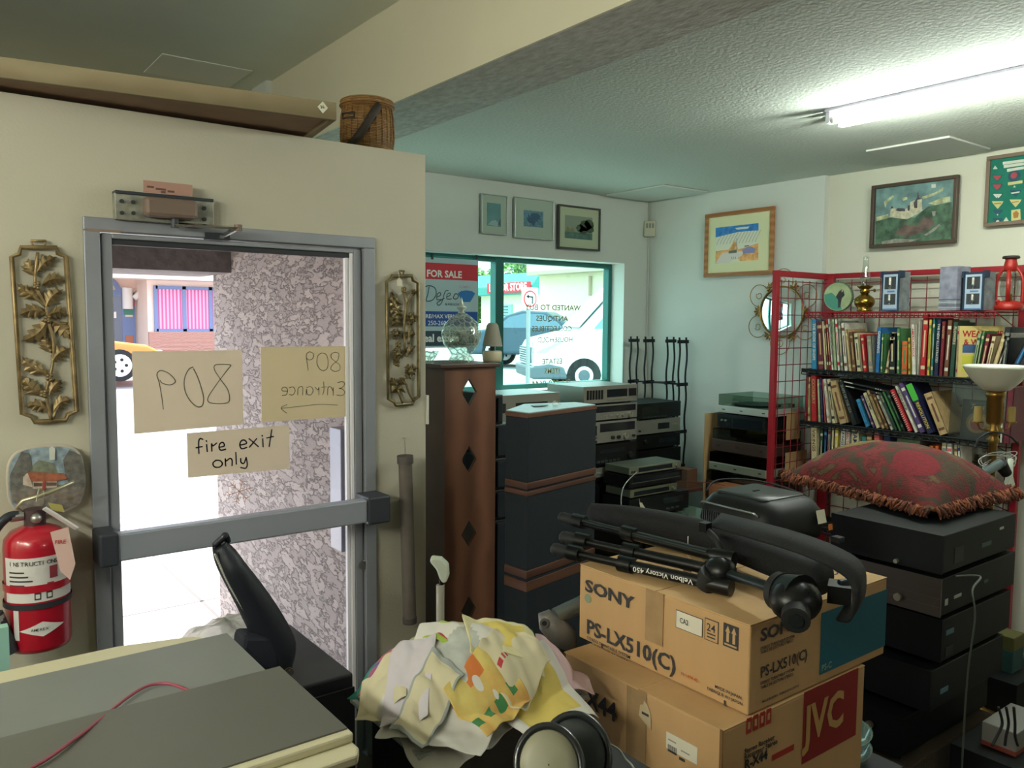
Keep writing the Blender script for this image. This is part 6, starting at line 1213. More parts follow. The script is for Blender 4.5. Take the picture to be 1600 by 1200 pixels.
# lower carton
JX0, JX1, JY0, JY1, JZ0, JZ1 = 1.385, 1.955, 1.070, 1.590, .525, .804
t = thing('cardboard_box', 'brown receiver carton lettered JVC and R-X44, lower one, by the tea towels', 'cardboard box', (JX0, JY0, JZ0)); w, d, h = JX1-JX0, JY1-JY0, JZ1-JZ0
m = MB(); m.box((0, 0, 0), (w, d, h-.004), kraft); m.build('carton_body', t, .004)
m = MB(); m.box((-.001, 0, h-.004), (w*.5, d*.60, h-.001), kraft2); m.build('flap', t, .001); m = MB(); m.box((-.004, d*.48, h-.0035), (w*.5, d+.002, h), kraft2); m.box((w*.5, 0, h-.004), (w, d, h-.001), kraft2); m.build('flap', t, .001)
m = MB(); m.box((-.0012, 0, 0), (.0, .008, h), edg); m.build('corner_seam', t)
g = loc2(YN((JX0, JY1, JZ0))); X_ = T(-JX0, -JY0, -JZ0) @ YN((JX0, JY1, JZ0)) @ T(0, 0, .0008); FL = MB()
tL('R-X44', 893, 1088, .066, M('black_print', (34, 32, 32), .8), .03, .98)
a, b = g(1042, 1142), g(1090, 1195); FL.box((a[0], b[1]-.0, 0), (b[0], a[1], .001), lb_, X_)
for k in range(9): FL.box((a[0]+.006+k*.003, a[1]-.045, 0), (a[0]+.0075+k*.003, a[1]-.028, .0014), inkb, X_)
FL.box((a[0]+.006, a[1]-.018, 0), (a[0]+.03, a[1]-.015, .0014), M('faint_print', (150, 146, 136)), X_); FL.box((a[0]+.045, a[1]-.028, 0), (a[0]+.07, a[1]-.025, .0014), M('faint_print', (0, 0, 0)), X_); FL.box((a[0]+.04, a[1]-.05, 0), (a[0]+.056, a[1]-.044, .0014), inkb, X_)
a = g(1010, 1110); FL.prism([(a[0]-.022, a[1]-.02), (a[0]-.018, a[1]+.008), (a[0]-.008, a[1]+.012), (a[0]-.006, a[1]+.022), (a[0]+.006, a[1]+.015), (a[0]+.016, a[1]-.002), (a[0]+.018, a[1]-.04), (a[0], a[1]-.032)], .0012, .0018, M('worn_label', (190, 172, 136), .8), X_); FL.box((a[0]-.012, a[1]-.012, 0), (a[0]+.01, a[1]-.006, .0022), inkb, X_)
FL.build('side_print', t)
m = MB(); a, b = g(980, 1100), g(1011, 1100); m.box((a[0], 0, .0009), (b[0], h, .0013), tape, X_); m.build('tape', t)
m = MB(T(-JX0, -JY0, -JZ0)); g2 = loc2(XN((JX0, JY0, JZ0))); Y_ = XN((JX0, JY0-.0008, JZ0)); rdp = M('carton_red_print', (134, 24, 22), .75); rdt = M('carton_red_text', (160, 40, 26), .75)
a, b = g2(1256, 1080), g2(1336, 1150); zt_, zb_ = g2(1336, 1045)[1], g2(1256, 1192)[1]; m.box((a[0], max(.005, zb_), 0), (b[0], zt_, .0008), rdp, Y_)
m.text('JVC', .125, M('kraft_print', (186, 146, 86), .8), Y_ @ T(a[0]+.006, zt_-.125, .0012), 'LEFT', .03, .86)
0 and m.text('JVC', .042, rdt, Y_ @ T(g2(1160, 1152)[0], g2(1160, 1152)[1], .0004), 'LEFT', .03, .9)
for k in range(4): x_ = g2(1160, 1150)[0]+.012+k*.024; m.box((x_, g2(1160, 1150)[1]+.0, 0), (x_+.018, g2(1160, 1150)[1]+.036, .0006), rdt, Y_); m.box((x_+.005, g2(1160, 1150)[1]+.01, 0), (x_+.013, g2(1160, 1150)[1]+.026, .0009), kraft, Y_)
tR('Stereo Receiver', 1162, 1178, .017, M('black_print', (0, 0, 0)), .02); tR('Récepteur Stéréo', 1162, 1187, .017, M('black_print', (0, 0, 0)), .02); tR('R-X44', 1162, 1203, .032, M('black_print', (0, 0, 0)), .03); m.box((g2(1206, 1180)[0], g2(1206, 1185)[1]-.006, 0), (g2(1240, 1160)[0], g2(1206, 1185)[1]+.008, .0006), rdt, Y_)
m.build('end_print', t)
t = thing('cardboard_box', 'plain brown carton at the very bottom under the receiver carton', 'cardboard box', (JX0+.03, JY0+.02, 0)); m = MB(); m.box((0, 0, 0), (.52, .5, JZ0-.003), M('plain_brown_carton', (120, 88, 56), .9)); m.build('carton_body', t, .004)
# amplifier stack at the right
AX, AY = 2.54, 1.158
def amp(label, z0, z1, x0=AX, y0=AY, w=.53, d=.375, body=blkm, left=None, knobs=(), tags=(), nm='amplifier'):
    t = thing(nm, label, 'stereo unit', (x0, y0, z0)); h = z1-z0; m = MB(); m.box((.008, 0, .01), (w, d, h), body); m.build('case', t, .003)
    m = MB(); m.box((0, -.001, .008), (.008, d+.001, h+.001), left or body)
    if left: m.box((-.001, 0, h*.30), (0, d, h*.32), grm); m.box((-.001, 0, h*.52), (0, d, h*.535), grm)
    m.build('front_panel', t, .001)
    for (y_, z_, r) in knobs: m = MB(); m.cyl((0, y_, z_), (-.012, y_, z_), r, knobm, n=16); m.build('knob', t)
    for (x_, z_, ww__, hh__, mt) in tags: m = MB(); m.box((x_, -.0015, z_), (x_+ww__, 0, z_+hh__), mt); m.build('rear_socket', t)
    for a, b in ((.05, .04), (w-.05, .04), (.05, d-.04), (w-.05, d-.04)): m = MB(); m.cyl((a, b, 0), (a, b, .0105), .018, M('foot_grey', (120, 120, 116), .5), n=14); m.build('foot', t)
    return t
sck = M('socket_label', (170, 176, 170), .5); grs = M('socket_green', (50, 76, 60), .5); bls = M('socket_blue', (80, 120, 130), .5)
amp('large black amplifier on top of the right-hand stack, under the fringed cushion', .900, 1.030, tags=[(.40, .09, .03, .008, sck), (.27, .05, .07, .014, grs), (.08, .03, .06, .05, M('panel_dark', (22, 26, 24)))], knobs=[(.14, .02, .007)])
amp('brownish silver fronted amplifier with one small knob, second in the right-hand stack', .765, .893, left=M('brown_silver_front', (92, 86, 84), .42, .4), knobs=[(.13, .04, .012)], tags=[(.09, .05, .05, .01, sck), (.3, .06, .03, .01, grs), (.03, .04, .02, .02, sck)], w=.54)
amp('black receiver, third down in the right-hand stack behind the teal carton end', .615, .76, w=.50, x0=2.56, tags=[(.03, .09, .05, .016, bls), (.03, .02, .05, .03, M('panel_dark', (0, 0, 0)))])
amp('black receiver, fourth down in the right-hand stack', .47, .61, x0=2.50, w=.52, tags=[(.07, .05, .05, .016, bls)])
amp('wide black component at the bottom of the right-hand stack', .33, .465, x0=2.42, y0=1.2, w=.6, d=.42, knobs=[(.1, .08, .012)])
m = MB(); m.box((0, 0, 0), (.62, .5, .327), M('carpeted_cabinet', (64, 52, 38), .95, bump=.5, bscale=200)); o = m.build('subwoofer_cabinet', bevel=.006); o.location = (2.38, 1.17, 0); tag(o, 'brown carpet covered cabinet on the floor under the right-hand stack', 'cabinet')
m = MB(); p = at(1522, 870, Y=1.1); m.tube(smooth([(2.62, 1.15, .893), (2.72, 1.12, .88), (p.x, 1.10, .86), (p.x-.02, 1.08, .78), (p.x-.03, 1.09, .55), (p.x-.03, 1.09, .01)], 6), .0035, M('grey_cable', (84, 92, 84), .6), 6); o = m.build('cable'); tag(o, 'thin grey cable hanging down the near face of the right-hand stack', 'cable')
# ================================================================== foreground things
def rings(m, rs, mat, X=None, cap=True):
    n = len(rs[0][0]); vs = [(p[0], p[1], z) for poly, z in rs for p in poly]; fs = [(i*n+k, i*n+(k+1) % n, (i+1)*n+(k+1) % n, (i+1)*n+k) for i in range(len(rs)-1) for k in range(n)]
    if cap: fs += [tuple(reversed(range(n))), tuple((len(rs)-1)*n+k for k in range(n))]
    m.add(vs, fs, mat, True, X)
# ---- tripod on the SONY carton
tb = M('tripod_black', (15, 17, 18), .35, .3); tg = M('tripod_gunmetal', (58, 66, 68), .3, .8); trb = M('tripod_rubber', (18, 19, 20), .7)
org = at(1130, 900, Z=1.05); t = thing('tripod', 'folded black camera tripod lying across the top of the turntable carton', 'tripod', org); TB = T(*(-org))
la0, la1 = at(893, 812, Z=1.085), at(1130, 872, Z=1.085); lb0, lb1 = at(885, 862, Z=1.035), at(1125, 915, Z=1.037); lc0, lc1 = at(898, 843, Z=1.06), at(1120, 892, Z=1.06)
for i, (a, b, r) in enumerate(((la0, la1, .014), (lb0, lb1, .015), (lc0, lc1, .015))):
    m = MB(TB); v = b-a; m.cyl(a, a+v*.45, r*.75, tb, n=14); m.cyl(a+v*.42, b, r, tb, n=14)
    if i == 0: m.cyl(a+v*.02+Vector((-.006, 0, .007)), a+v*.92+Vector((-.006, 0, .007)), .007, tg, n=10)
    leg_ = m.build('leg', t)
    m = MB(TB); m.cyl(a-v.normalized()*.035, a+v.normalized()*.03, r*1.15, trb, n=12); m.ball(tuple(a-v.normalized()*.035), r*1.25, trb, 10); m.build('rubber_foot', leg_)
    for u in (.06, .42): c = a+v*u; m = MB(TB); m.cyl(c-v.normalized()*.02, c+v.normalized()*.02, r*1.35, tb, n=14); m.box((-.02, -.005, 0), (.03, .005, .01), tg, frame(c+Vector((0, 0, r*1.3)), v, (0, 0, 1)) @ RX(.2)); m.build('leg_lock', leg_)
v = (lb1-lb0).normalized(); yv = Vector((0, 0, 1)); nX = frame(lb0+(lb1-lb0)*.93, -v, -yv); m = MB(TB); nn = nX.col[2].to_3d()
m.text('Velbon Victory 450', .019, white('lettering_white', (220, 220, 215)), frame(lb0+(lb1-lb0)*.86+nn*.0155+Vector((0, 0, .005)), -v, -yv), 'LEFT', .015, 1.15); m.build('lettering', t)
m = MB(TB); Y0 = (la1+lb1+lc1)/3; m.ball(tuple(Y0), .040, tb, 16, (1, 1.1, .9)); 
for a in (la1, lb1, lc1): m.cyl(a-(a-Y0)*0-v*.03, a+v*.03, .021, tb, n=14)
m.cyl(Y0+Vector((-.03, .0, .0)), Y0+Vector((-.03, .02, -.035)), .03, trb, n=16); m.build('yoke', t)
hd = at(1222, 925, Z=1.075); m = MB(TB); m.cyl(Y0, hd, .0125, tg, n=14); m.build('centre_column', t)
m = MB(TB); q = (hd-Y0).normalized(); m.cyl(hd-q*.012, hd+q*.006, .044, trb, n=30); m.cyl(hd+q*.006, hd+q*.06, .042, tb, .052, n=20); m.build('pan_lock_ring', t)
m = MB(TB); c = at(1243, 938, Z=1.070); m.ball(tuple(c), .054, tb, 20, (1.15, 1, .9)); m.cyl(c+Vector((-.035, -.025, -.01)), c+Vector((-.065, -.045, -.018)), .030, trb, n=20); m.cyl(c+Vector((-.065, -.045, -.018)), c+Vector((-.068, -.047, -.0185)), .016, tg, n=14); m.build('pan_head', t)
m = MB(TB); c2 = at(1312, 925, Z=1.07); m.box((-.03, -.025, -.02), (.03, .025, .02), tb, T(*c2) @ RZ(.5)); m.cyl(c2+Vector((0, 0, .015)), c2+Vector((.03, -.02, .02)), .014, tg, n=12); m.build('tilt_platform', t)
m = MB(TB); a = at(1135, 865, Z=1.09); m.tube([a+Vector((0, .0, -.02)), at(1118, 842, Z=1.12), at(1105, 828, Z=1.13)], .009, trb, 8); m.box((-.012, -.012, -.01), (.012, .012, .015), tb, T(*at(1102, 825, Z=1.135))); m.build('crank_handle', t)
# dangling tag of the tripod
m = MB(); a = at(1075, 838, Z=1.11); b = at(1074, 880, Z=1.045); m.tube([a, b+Vector((0, 0, .015))], .001, M('tag_string', (220, 215, 200)), 5)
X_ = frame(b, (cos(_a), -sin(_a), 0), (0, .0, 1)); m.prism([(-.011, .012), (0, .02), (.011, .012), (.011, -.03), (-.011, -.03)], -.0005, .0008, M('tan_tag', (176, 148, 116), .8), X_); o = m.build('price_tag'); tag(o, 'tan tag on a white string hanging from the tripod handle', 'price tag')
# padded strap and carry bag behind it
clothb = M('black_cordura', (13, 15, 17), .85, bump=.3, bscale=250)
pts = smooth([tuple(at(1120, 812, Z=1.14)), tuple(at(1180, 828, Z=1.165)), tuple(at(1240, 845, Z=1.17)), tuple(at(1300, 868, Z=1.165)), tuple(at(1338, 893, Z=1.14)), tuple(at(1345, 925, Z=1.10)), tuple(at(1338, 955, Z=1.05)), tuple(at(1318, 955, Z=1.03))], 5)
m = MB(); vs = []
for p in pts: p = Vector(p); vs += [p+Vector((-.034, -.004, -.012)), p+Vector((.034, .010, .010))]
m.add(vs, [(2*k, 2*k+1, 2*k+3, 2*k+2) for k in range(len(pts)-1)], clothb, True); o = m.build('shoulder_strap', solid=.007); tag(o, 'wide black padded strap arching over the right end of the tripod', 'strap')
a, b, c = at(925, 800, Z=1.075), at(1090, 832, Z=1.075), at(1285, 905, Z=1.07)
m = MB(); pp = smooth([tuple(a), tuple((a+b)/2+Vector((0, 0, .004))), tuple(b), tuple((b+c)/2), tuple(c)], 6); n_ = len(pp); m.tube(pp, [.028+.012*sin(pi*min(1, i/(n_*.3))/2)*(1+.05*sin(i*1.7)) for i in range(n_)], clothb, 16)
o = m.build('carry_bag'); tag(o, 'long black carry bag lying behind the tripod on the turntable carton', 'bag')
# ---- portable cd radio
c0_, cl, cr_ = at(1178, 882, Z=SZ1), at(1092, 838, Z=SZ1), at(1314, 868, Z=SZ1)
ex = Vector(((cr_-c0_).x, (cr_-c0_).y, 0)); ey = Vector(((cl-c0_).x, (cl-c0_).y, 0)); Lx, Ly = max(.24, ex.length), max(.28, ey.length)
angx = -.05; t = thing('portable_radio', 'rounded black portable disc player at the right of the tripod', 'radio', (c0_.x+.10, c0_.y+.02, SZ1+.001), angx); hb = (at(1178, 790, d=(c0_-EYEP).dot(FW)+.05)-c0_).z*.92
rbk = M('radio_black', (17, 19, 20), .5, spec=.3); rgy = M('radio_dark_grey', (36, 42, 42), .4)
def rr(ins, r): return rrect(ins, ins, Lx-ins, Ly-ins, r, 6)
m = MB(); rings(m, [(rr(.03, .05), 0), (rr(.008, .06), .02), (rr(0, .07), hb*.4), (rr(.006, .07), hb*.72), (rr(.028, .06), hb*.93), (rr(.05, .05), hb)], rbk); m.build('shell', t)
m = MB(); rings(m, [(rrect(.05, .06, Lx-.05, Ly-.05, .02), hb-.001), (rrect(.052, .062, Lx-.052, Ly-.052, .02), hb+.004)], rgy); m.prism(rrect(Lx*.45, Ly*.55, Lx*.55, Ly*.58, .004), hb+.0035, hb+.006, rbk); m.build('disc_lid', t)
m = MB()
for k in range(26): y = Ly*.14+k*Ly*.72/26; m.box((-.001, y, hb*.22), (.006, y+.0035, hb*.62), rgy)
m.build('speaker_grille', t)
m = MB(); m.tube([(.004, Ly*.16, hb*.74), (.0, Ly*.2, hb*.80), (0, Ly*.85, hb*.80), (.004, Ly*.88, hb*.74)], .0035, M('radio_chrome', (150, 160, 158), .25, .8), 6); m.build('front_trim', t)
m = MB(); m.tube(smooth([(.05, Ly*.95, hb*.95), (Lx*.4, Ly*.98, hb+.02), (Lx*.8, Ly*.75, hb+.015), (Lx*.97, Ly*.3, hb*.9), (Lx*.93, .02, hb*.55)], 6), .003, trb, 6); m.build('cord', t)
m = MB(); X_ = frame((Lx*.78, -.004, hb*.62), (1, 0, 0), (0, .25, 1)); m.box((-.02, -.02, 0), (.02, .02, .001), white('sticker_white', (206, 204, 180)), X_); m.build('sticker', t)
m = MB(); X_ = frame((Lx*.93, -.006, hb*.35), (1, 0, 0), (0, .1, 1)); m.box((-.009, -.009, 0), (.009, .009, .0015), M('orange_sticker', (214, 120, 50), .6), X_); m.build('sticker', t)
m = MB(); m.box((Lx*.97, -.03, 0), (Lx*.97+.03, 0, .018), trb); m.build('plug', t, .003)
# ---- fringed cushion on the amplifiers
N_, L__, R__ = at(1456, 806, Z=1.05), at(1228, 748, Z=1.05), at(1585, 774, Z=1.05); u_ = (R__-N_); w_ = (L__-N_); u_.z = w_.z = 0
cx_ = N_+u_/2+w_/2; t = thing('cushion', 'large red and olive tapestry cushion with a rust fringe on the amplifier stack', 'cushion', (cx_.x, cx_.y, 1.031))
tm_ = bpy.data.materials.new('tapestry'); tm_.use_nodes = True; nt = tm_.node_tree; b_ = nt.nodes['Principled BSDF']; b_.inputs['Roughness'].default_value = .95
tc = nt.nodes.new('ShaderNodeTexCoord'); n1 = nt.nodes.new('ShaderNodeTexNoise'); n1.inputs['Scale'].default_value = 7; n1.inputs['Detail'].default_value = 4; n1.inputs['Distortion'].default_value = 1.2; nt.links.new(tc.outputs['Object'], n1.inputs[0])
rp = nt.nodes.new('ShaderNodeValToRGB'); rp.color_ramp.interpolation = 'EASE'; el = rp.color_ramp.elements; el[0].position = .3; el[0].color = lin((48, 44, 28)); el[1].position = .75; el[1].color = lin((110, 92, 52))
for p_, c_ in ((.44, (66, 52, 32)), (.49, (104, 22, 26)), (.55, (118, 34, 34)), (.59, (84, 14, 20)), (.63, (88, 72, 42))): e = el.new(p_); e.color = lin(c_)
nt.links.new(n1.outputs[0], rp.inputs[0]); n2 = nt.nodes.new('ShaderNodeTexNoise'); n2.inputs['Scale'].default_value = 160; mxr = nt.nodes.new('ShaderNodeMixRGB'); mxr.blend_type = 'MULTIPLY'; mxr.inputs[0].default_value = .5; nt.links.new(rp.outputs[0], mxr.inputs[1]); nt.links.new(tc.outputs['Object'], n2.inputs[0]); nt.links.new(n2.outputs[0], mxr.inputs[2]); nt.links.new(mxr.outputs[0], b_.inputs['Base Color'])
bp2 = nt.nodes.new('ShaderNodeBump'); bp2.inputs['Strength'].default_value = .5; bp2.inputs['Distance'].default_value = .004; nt.links.new(n2.outputs[0], bp2.inputs['Height']); nt.links.new(bp2.outputs[0], b_.inputs['Normal'])
HC = .155; NN = 30
def cpt(a, b, top=1):
    ca = a*(1-.05*(1-b*b)); cb = b*(1-.05*(1-a*a)); e = max(0, (1-abs(a)**2.4))**.55*max(0, (1-abs(b)**2.4))**.55
    z = .035+(HC*e if top > 0 else -.034*min(1, e*3)); z += .012*noise.noise(Vector((a*2.3, b*2.3, top)))*e
    P = u_*(ca*.5)+w_*(cb*.5); return (P.x, P.y, max(0, z))
m = MB()
for top in (1, -1):
    vs = [cpt(-1+2*i/NN, -1+2*j/NN, top) for i in range(NN+1) for j in range(NN+1)]; fs = [(i*(NN+1)+j, (i+1)*(NN+1)+j, (i+1)*(NN+1)+j+1, i*(NN+1)+j+1) for i in range(NN) for j in range(NN)]
    if top < 0: fs = [f[::-1] for f in fs]
    m.add(vs, fs, tm_, True)
m.build('cover', t)
def patch(nm, poly, mat):
    m = MB(); cxp = sum(p[0] for p in poly)/len(poly); cyp = sum(p[1] for p in poly)/len(poly); vs = []; K = 6
    for r in range(K+1):
        for p in poly: q = cpt(cxp+(p[0]-cxp)*r/K, cyp+(p[1]-cyp)*r/K); vs.append((q[0], q[1], q[2]+.0015))
    n = len(poly); m.add(vs, [(i*n+k, (i+1)*n+k, (i+1)*n+(k+1) % n, i*n+(k+1) % n) for i in range(K) for k in range(n)], mat, True); m.build(nm, t)
patch('woven_petal', [(-.45+.34*cos(a_), -.52+.26*sin(a_)) for a_ in [k*pi/10 for k in range(20)]], M('tapestry_deep_red', (104, 12, 24), .95, var=.15, vscale=60, bump=.3, bscale=200))
patch('woven_leaf', [(.0+.55*cos(a_), .35+.13*sin(a_)+.2*cos(a_)**2) for a_ in [k*pi/10 for k in range(20)]], M('tapestry_olive', (104, 90, 48), .95, var=.2, vscale=60, bump=.3, bscale=200))
frm = [M('fringe_rust', (104, 52, 30), .95), M('fringe_brown', (74, 38, 22), .95), M('fringe_orange', (122, 68, 38), .95)]
m = MB(); rnd = random.Random(3)
for side in range(4):
    for k in range(95):
        a = -1+2*(k+rnd.random()*.6)/95; ab = [(a, -1), (1, a), (a, 1), (-1, a)][side]; out = [(0, -1), (1, 0), (0, 1), (-1, 0)][side]; p = Vector(cpt(*ab)); o3 = (u_*out[0]+w_*out[1]).normalized(); sd_ = Vector((-o3.y, o3.x, 0)); 
        for z_ in (0, 1): 
            L_ = .036+.016*rnd.random(); q1 = p+o3*L_*.4+Vector((0, 0, .012*rnd.random()+.006*z_))+sd_*rnd.uniform(-.006, .006); q2 = p+o3*L_*.8+Vector((0, 0, rnd.uniform(-.016, .01)))+sd_*rnd.uniform(-.012, .012); q3 = p+o3*L_*rnd.uniform(.8, 1.1)+Vector((0, 0, -.022+.012*rnd.random()))+sd_*rnd.uniform(-.014, .014)
            for q in (q1, q2, q3): q.z = max(q.z, -.03 if False else .002)
            m.tube([p, q1, q2, q3], [.0032, .0042, .004, .003], frm[rnd.randrange(3)], 4)
o = m.build('fringe', t); o['kind'] = 'stuff'
# ---- brass lamp with milk glass shade
pl_ = at(1558, 575, d=3.35); t = thing('brass_lamp', 'brass candelabra floor lamp with a white milk glass bowl shade', 'lamp', (pl_.x, pl_.y, 0)); k = 3.35/F_PX; zr = pl_.z
ob = M('aged_brass', (150, 118, 62), .35, .85); mgl = M('milk_glass', (214, 218, 200), .25, trans=.0, coat=.4)
zp = lambda y: at(1558, y, d=3.35).z
m = MB(); m.lathe([(13*k, zp(611)), (20*k, zp(609)), (34*k, zp(595)), (43*k, zp(582)), (47*k, zp(575)), (48*k, zp(571)), (46*k, zp(571)), (42*k, zp(579)), (20*k, zp(604)), (.0001, zp(606))], mgl, 40, cap=False); m.build('shade', t)
m = MB(); m.lathe([(14*k, zp(611)), (14*k, zp(620)), (12*k, zp(622)), (12*k, zp(660)), (8*k, zp(668)), (14*k, zp(672)), (9*k, zp(678)), (6*k, zp(684)), (10*k, zp(688)), (6*k, zp(694)), (6*k, zp(760)), (5*k, .3), (5*k, .05)], ob, 24); m.build('stem', t)
m = MB(); m.lathe([(.13, 0), (.13, .015), (.05, .035), (.02, .06)], ob, 32); m.build('base', t)
for s_ in (-1, 1):
    ax_ = _rt*s_; m = MB(); zc_ = zp(668); m.tube(smooth([tuple(ax_*8*k+Vector((0, 0, zc_))), tuple(ax_*14*k+Vector((0, 0, zc_-.01))), tuple(ax_*22*k+Vector((0, 0, zc_-.008))), tuple(ax_*26*k+Vector((0, 0, zp(660))))], 5), .004, ob, 8); c = ax_*26*k; m.cyl(c+Vector((0, 0, zp(661))), c+Vector((0, 0, zp(659))), 8*k, ob, n=16); arm = m.build('arm', t)
    m = MB(); m.cyl(c+Vector((0, 0, zp(659))), c+Vector((0, 0, zp(636))), 6*k, M('candle_sleeve', (176, 152, 88), .6), n=16); m.build('candle_sleeve', arm)
whc = M('pale_cable', (170, 174, 166), .5)
m = MB()
for j in range(5): cc = Vector((pl_.x-.03+.012*j, pl_.y-.03, zp(722)+.012*sin(j*2))); m.tube([cc+_rt*(.075*cos(a_)*(1-.05*j))+Vector((0, 0, .030*sin(a_+j*.3)))+_rt.cross(UP)*(-.02*sin(a_)) for a_ in [q*pi/9 for q in range(18)]], .0022, whc, 5, True)
o = m.build('cable_coil'); tag(o, 'coil of pale cable hanging around the stem of the brass lamp', 'cable')
m = MB(); m.tube(smooth([tuple(at(1524, 700, d=3.28)), tuple(at(1530, 685, d=3.28)), tuple(at(1550, 675, d=3.28)), tuple(at(1575, 680, d=3.26)), tuple(at(1592, 695, d=3.26))], 6), .004, trb, 6); o = m.build('power_cable'); tag(o, 'black cord looped behind the candle arms of the brass lamp', 'cord')
a = at(1545, 730, d=3.2); t = thing('hair_tool', 'black and silver hand appliance hung beside the brass lamp stem', 'appliance', a); m = MB(); m.cyl((-.06, 0, -.02), (.05, -.02, .012), .014, M('tool_silver', (120, 136, 140), .3, .7), .02, n=16); m.build('barrel', t); m = MB(); m.cyl((.05, -.02, .012), (.09, -.03, -.03), .026, trb, .02, n=16); m.build('handle', t)
a = at(1577, 755, d=3.3); m = MB(); m.lathe([(.02, -.05), (.024, 0), (.012, .05), (.01, .12)], white('ivory_plastic', (196, 204, 186)), 16); o = m.build('plastic_bottle'); o.location = (a.x, a.y, a.z-.02); tag(o, 'pale bottle neck showing behind the cushion beside the lamp', 'bottle')
# ---- clear tub of tea towels
TX0, TX1, TY0, TY1, TZ = .82, 1.26, 1.385, 1.68, .80
t = thing('storage_tub', 'clear plastic storage tub holding the heap of tea towels', 'tub', (TX0, TY0, .46)); cp_ = glass('clear_tub_plastic', (226, 232, 228), .10, .15); w, d, h = TX1-TX0, TY1-TY0, TZ-.46
m = MB(); e = .003; m.box((.01, .01, 0), (w-.01, d-.01, e), cp_); m.box((0, 0, 0), (w, e, h), cp_); m.box((0, d-e, 0), (w, d, h), cp_); m.box((0, 0, 0), (e, d, h), cp_); m.box((w-e, 0, 0), (w, d, h), cp_); m.build('walls', t)
m = MB(); rm = M('frosted_rim', (190, 198, 190), .3, alpha=.6); m.box((-.012, -.012, h-.012), (w+.012, 0, h), rm); m.box((-.012, d, h-.012), (w+.012, d+.012, h), rm); m.box((-.012, 0, h-.012), (0, d, h), rm); m.box((w, 0, h-.012), (w+.012, d, h), rm); m.build('rim', t, .003)
o = MB().box((.03, .012, .006), (w-.02, d-.02, h-.03), M('dark_folded_cloth', (44, 50, 52), .9, var=.5, vscale=14)).build('folded_cloth'); o.location = t.location; tag(o, 'dark folded cloth filling the clear tub under the tea towels', 'cloth')
o = MB().box((TX0-.0, TY0+.01, 0), (TX1, TY1, .457), M('dark_cabinet_board', (26, 27, 30), .6)).build('low_cabinet'); tag(o, 'dark low cabinet under the clear tub', 'cabinet')
def base(x, y):
    rx_, ry_ = (x-1.05)/.27, (y-1.555)/.215; r = sqrt(rx_*rx_+ry_*ry_)
    return .806+.135*max(0, 1-r*r)**.75 if r < 1 else .806-.10*(r-1)
def cloth(label, px, py, W__, L__2, ang, layer, mat, border=None, bw=.12, extra=None, amp_=.012, name='tea_towel', seed=0, roll=0):
    z0 = .86; c = at(px, py, Z=z0); zc = base(c.x, c.y); 
    for _ in range(12): c = at(px, py, Z=zc+.01); zc = .5*zc+.5*base(c.x, c.y)
    NG = 34; ca, sa = cos(radians(ang)), sin(radians(ang)); t = thing(name, label, 'tea towel', (c.x, c.y, zc), group='tea towels heaped on the tub'); vs = []
    for i in range(NG+1):
        for j in range(NG+1):
            u, v = -.5+i/NG, -.5+j/NG; lx, ly = u*W__, v*L__2; warp = 1+.10*noise.noise(Vector((u*2.2, v*2.2, seed))); lx *= warp; ly *= warp
            x, y = c.x+lx*ca-ly*sa, c.y+lx*sa+ly*ca; f = noise.noise(Vector((x*9+seed*3.1, y*9, seed)))*amp_+noise.noise(Vector((x*26, y*14, seed*2.7)))*amp_*.55+abs(noise.noise(Vector((lx*16+seed, ly*3, 4.2+seed))))*amp_*.9+noise.noise(Vector((x*48, y*40+seed, seed)))*amp_*.2
            vs.append((x-c.x, y-c.y, base(x, y)+layer*.0065+f+.006-zc))
    def fm(i, j): u = (i+.5)/NG; v = (j+.5)/NG; return border if border and min(u, v, 1-u, 1-v) < bw else mat
    m = MB(); k = 0; groups = {}
    for i in range(NG):
        for j in range(NG):
            mt = extra(i/NG, j/NG) if extra and extra(i/NG, j/NG) else fm(i, j); groups.setdefault(mt, []).append((i*(NG+1)+j, (i+1)*(NG+1)+j, (i+1)*(NG+1)+j+1, i*(NG+1)+j+1))
    first = True; base_i = 0
    for p in vs: m.v.append(Vector(p))
    for mt, fs in groups.items():
        mi_ = m._m(mt)
        for f in fs: m.f.append(list(f)); m.mi.append(mi_); m.sm.append(True)
    o = m.build('cloth', t); md = o.modifiers.new('solid', 'SOLIDIFY'); md.thickness = .002; md.offset = 1; md = o.modifiers.new('sub', 'SUBSURF'); md.levels = 1; md.render_levels = 1
    return t
fb = dict(rough=.9, bump=.15, bscale=350)
cw = M('cloth_white', (206, 204, 196), .9); cwp = M('cloth_sheer_print', (180, 184, 176), .9, var=.12, vscale=25); cy_ = M('cloth_yellow', (206, 186, 98), .9); cyp = M('cloth_pale_yellow', (214, 206, 160), .9); cc_ = M('cloth_cream', (200, 192, 160), .9, var=.04, vscale=12); cl_ = M('cloth_lime', (150, 176, 60), .9, col2=(170, 188, 96), vscale=20)
cbf = M('cloth_blue_floral', (70, 88, 150), .9, col2=(206, 90, 100), vscale=26); ct = M('cloth_teal', (30, 124, 112), .9); cgr = M('cloth_green', (14, 112, 66), .9); cgp = M('cloth_faded_green_print', (146, 152, 110), .9, col2=(186, 176, 150), vscale=18); cpk = M('cloth_pink', (206, 176, 180), .9); csh = M('cloth_shamrock', (206, 190, 110), .9, col2=(196, 150, 80), vscale=16); cgn = M('cloth_clover', (60, 120, 70), .9); cro = M('cloth_rose', (176, 60, 66), .9); cor = M('cloth_orange_print', (206, 120, 60), .9)
cloth('plain white tea towel spread widest at the bottom of the heap', 735, 1050, .36, .22, 8, 0, cw, seed=1, amp_=.02)
cloth('teal edged towel corner at the far left of the heap', 588, 1050, .10, .09, 20, 1, ct, seed=2)
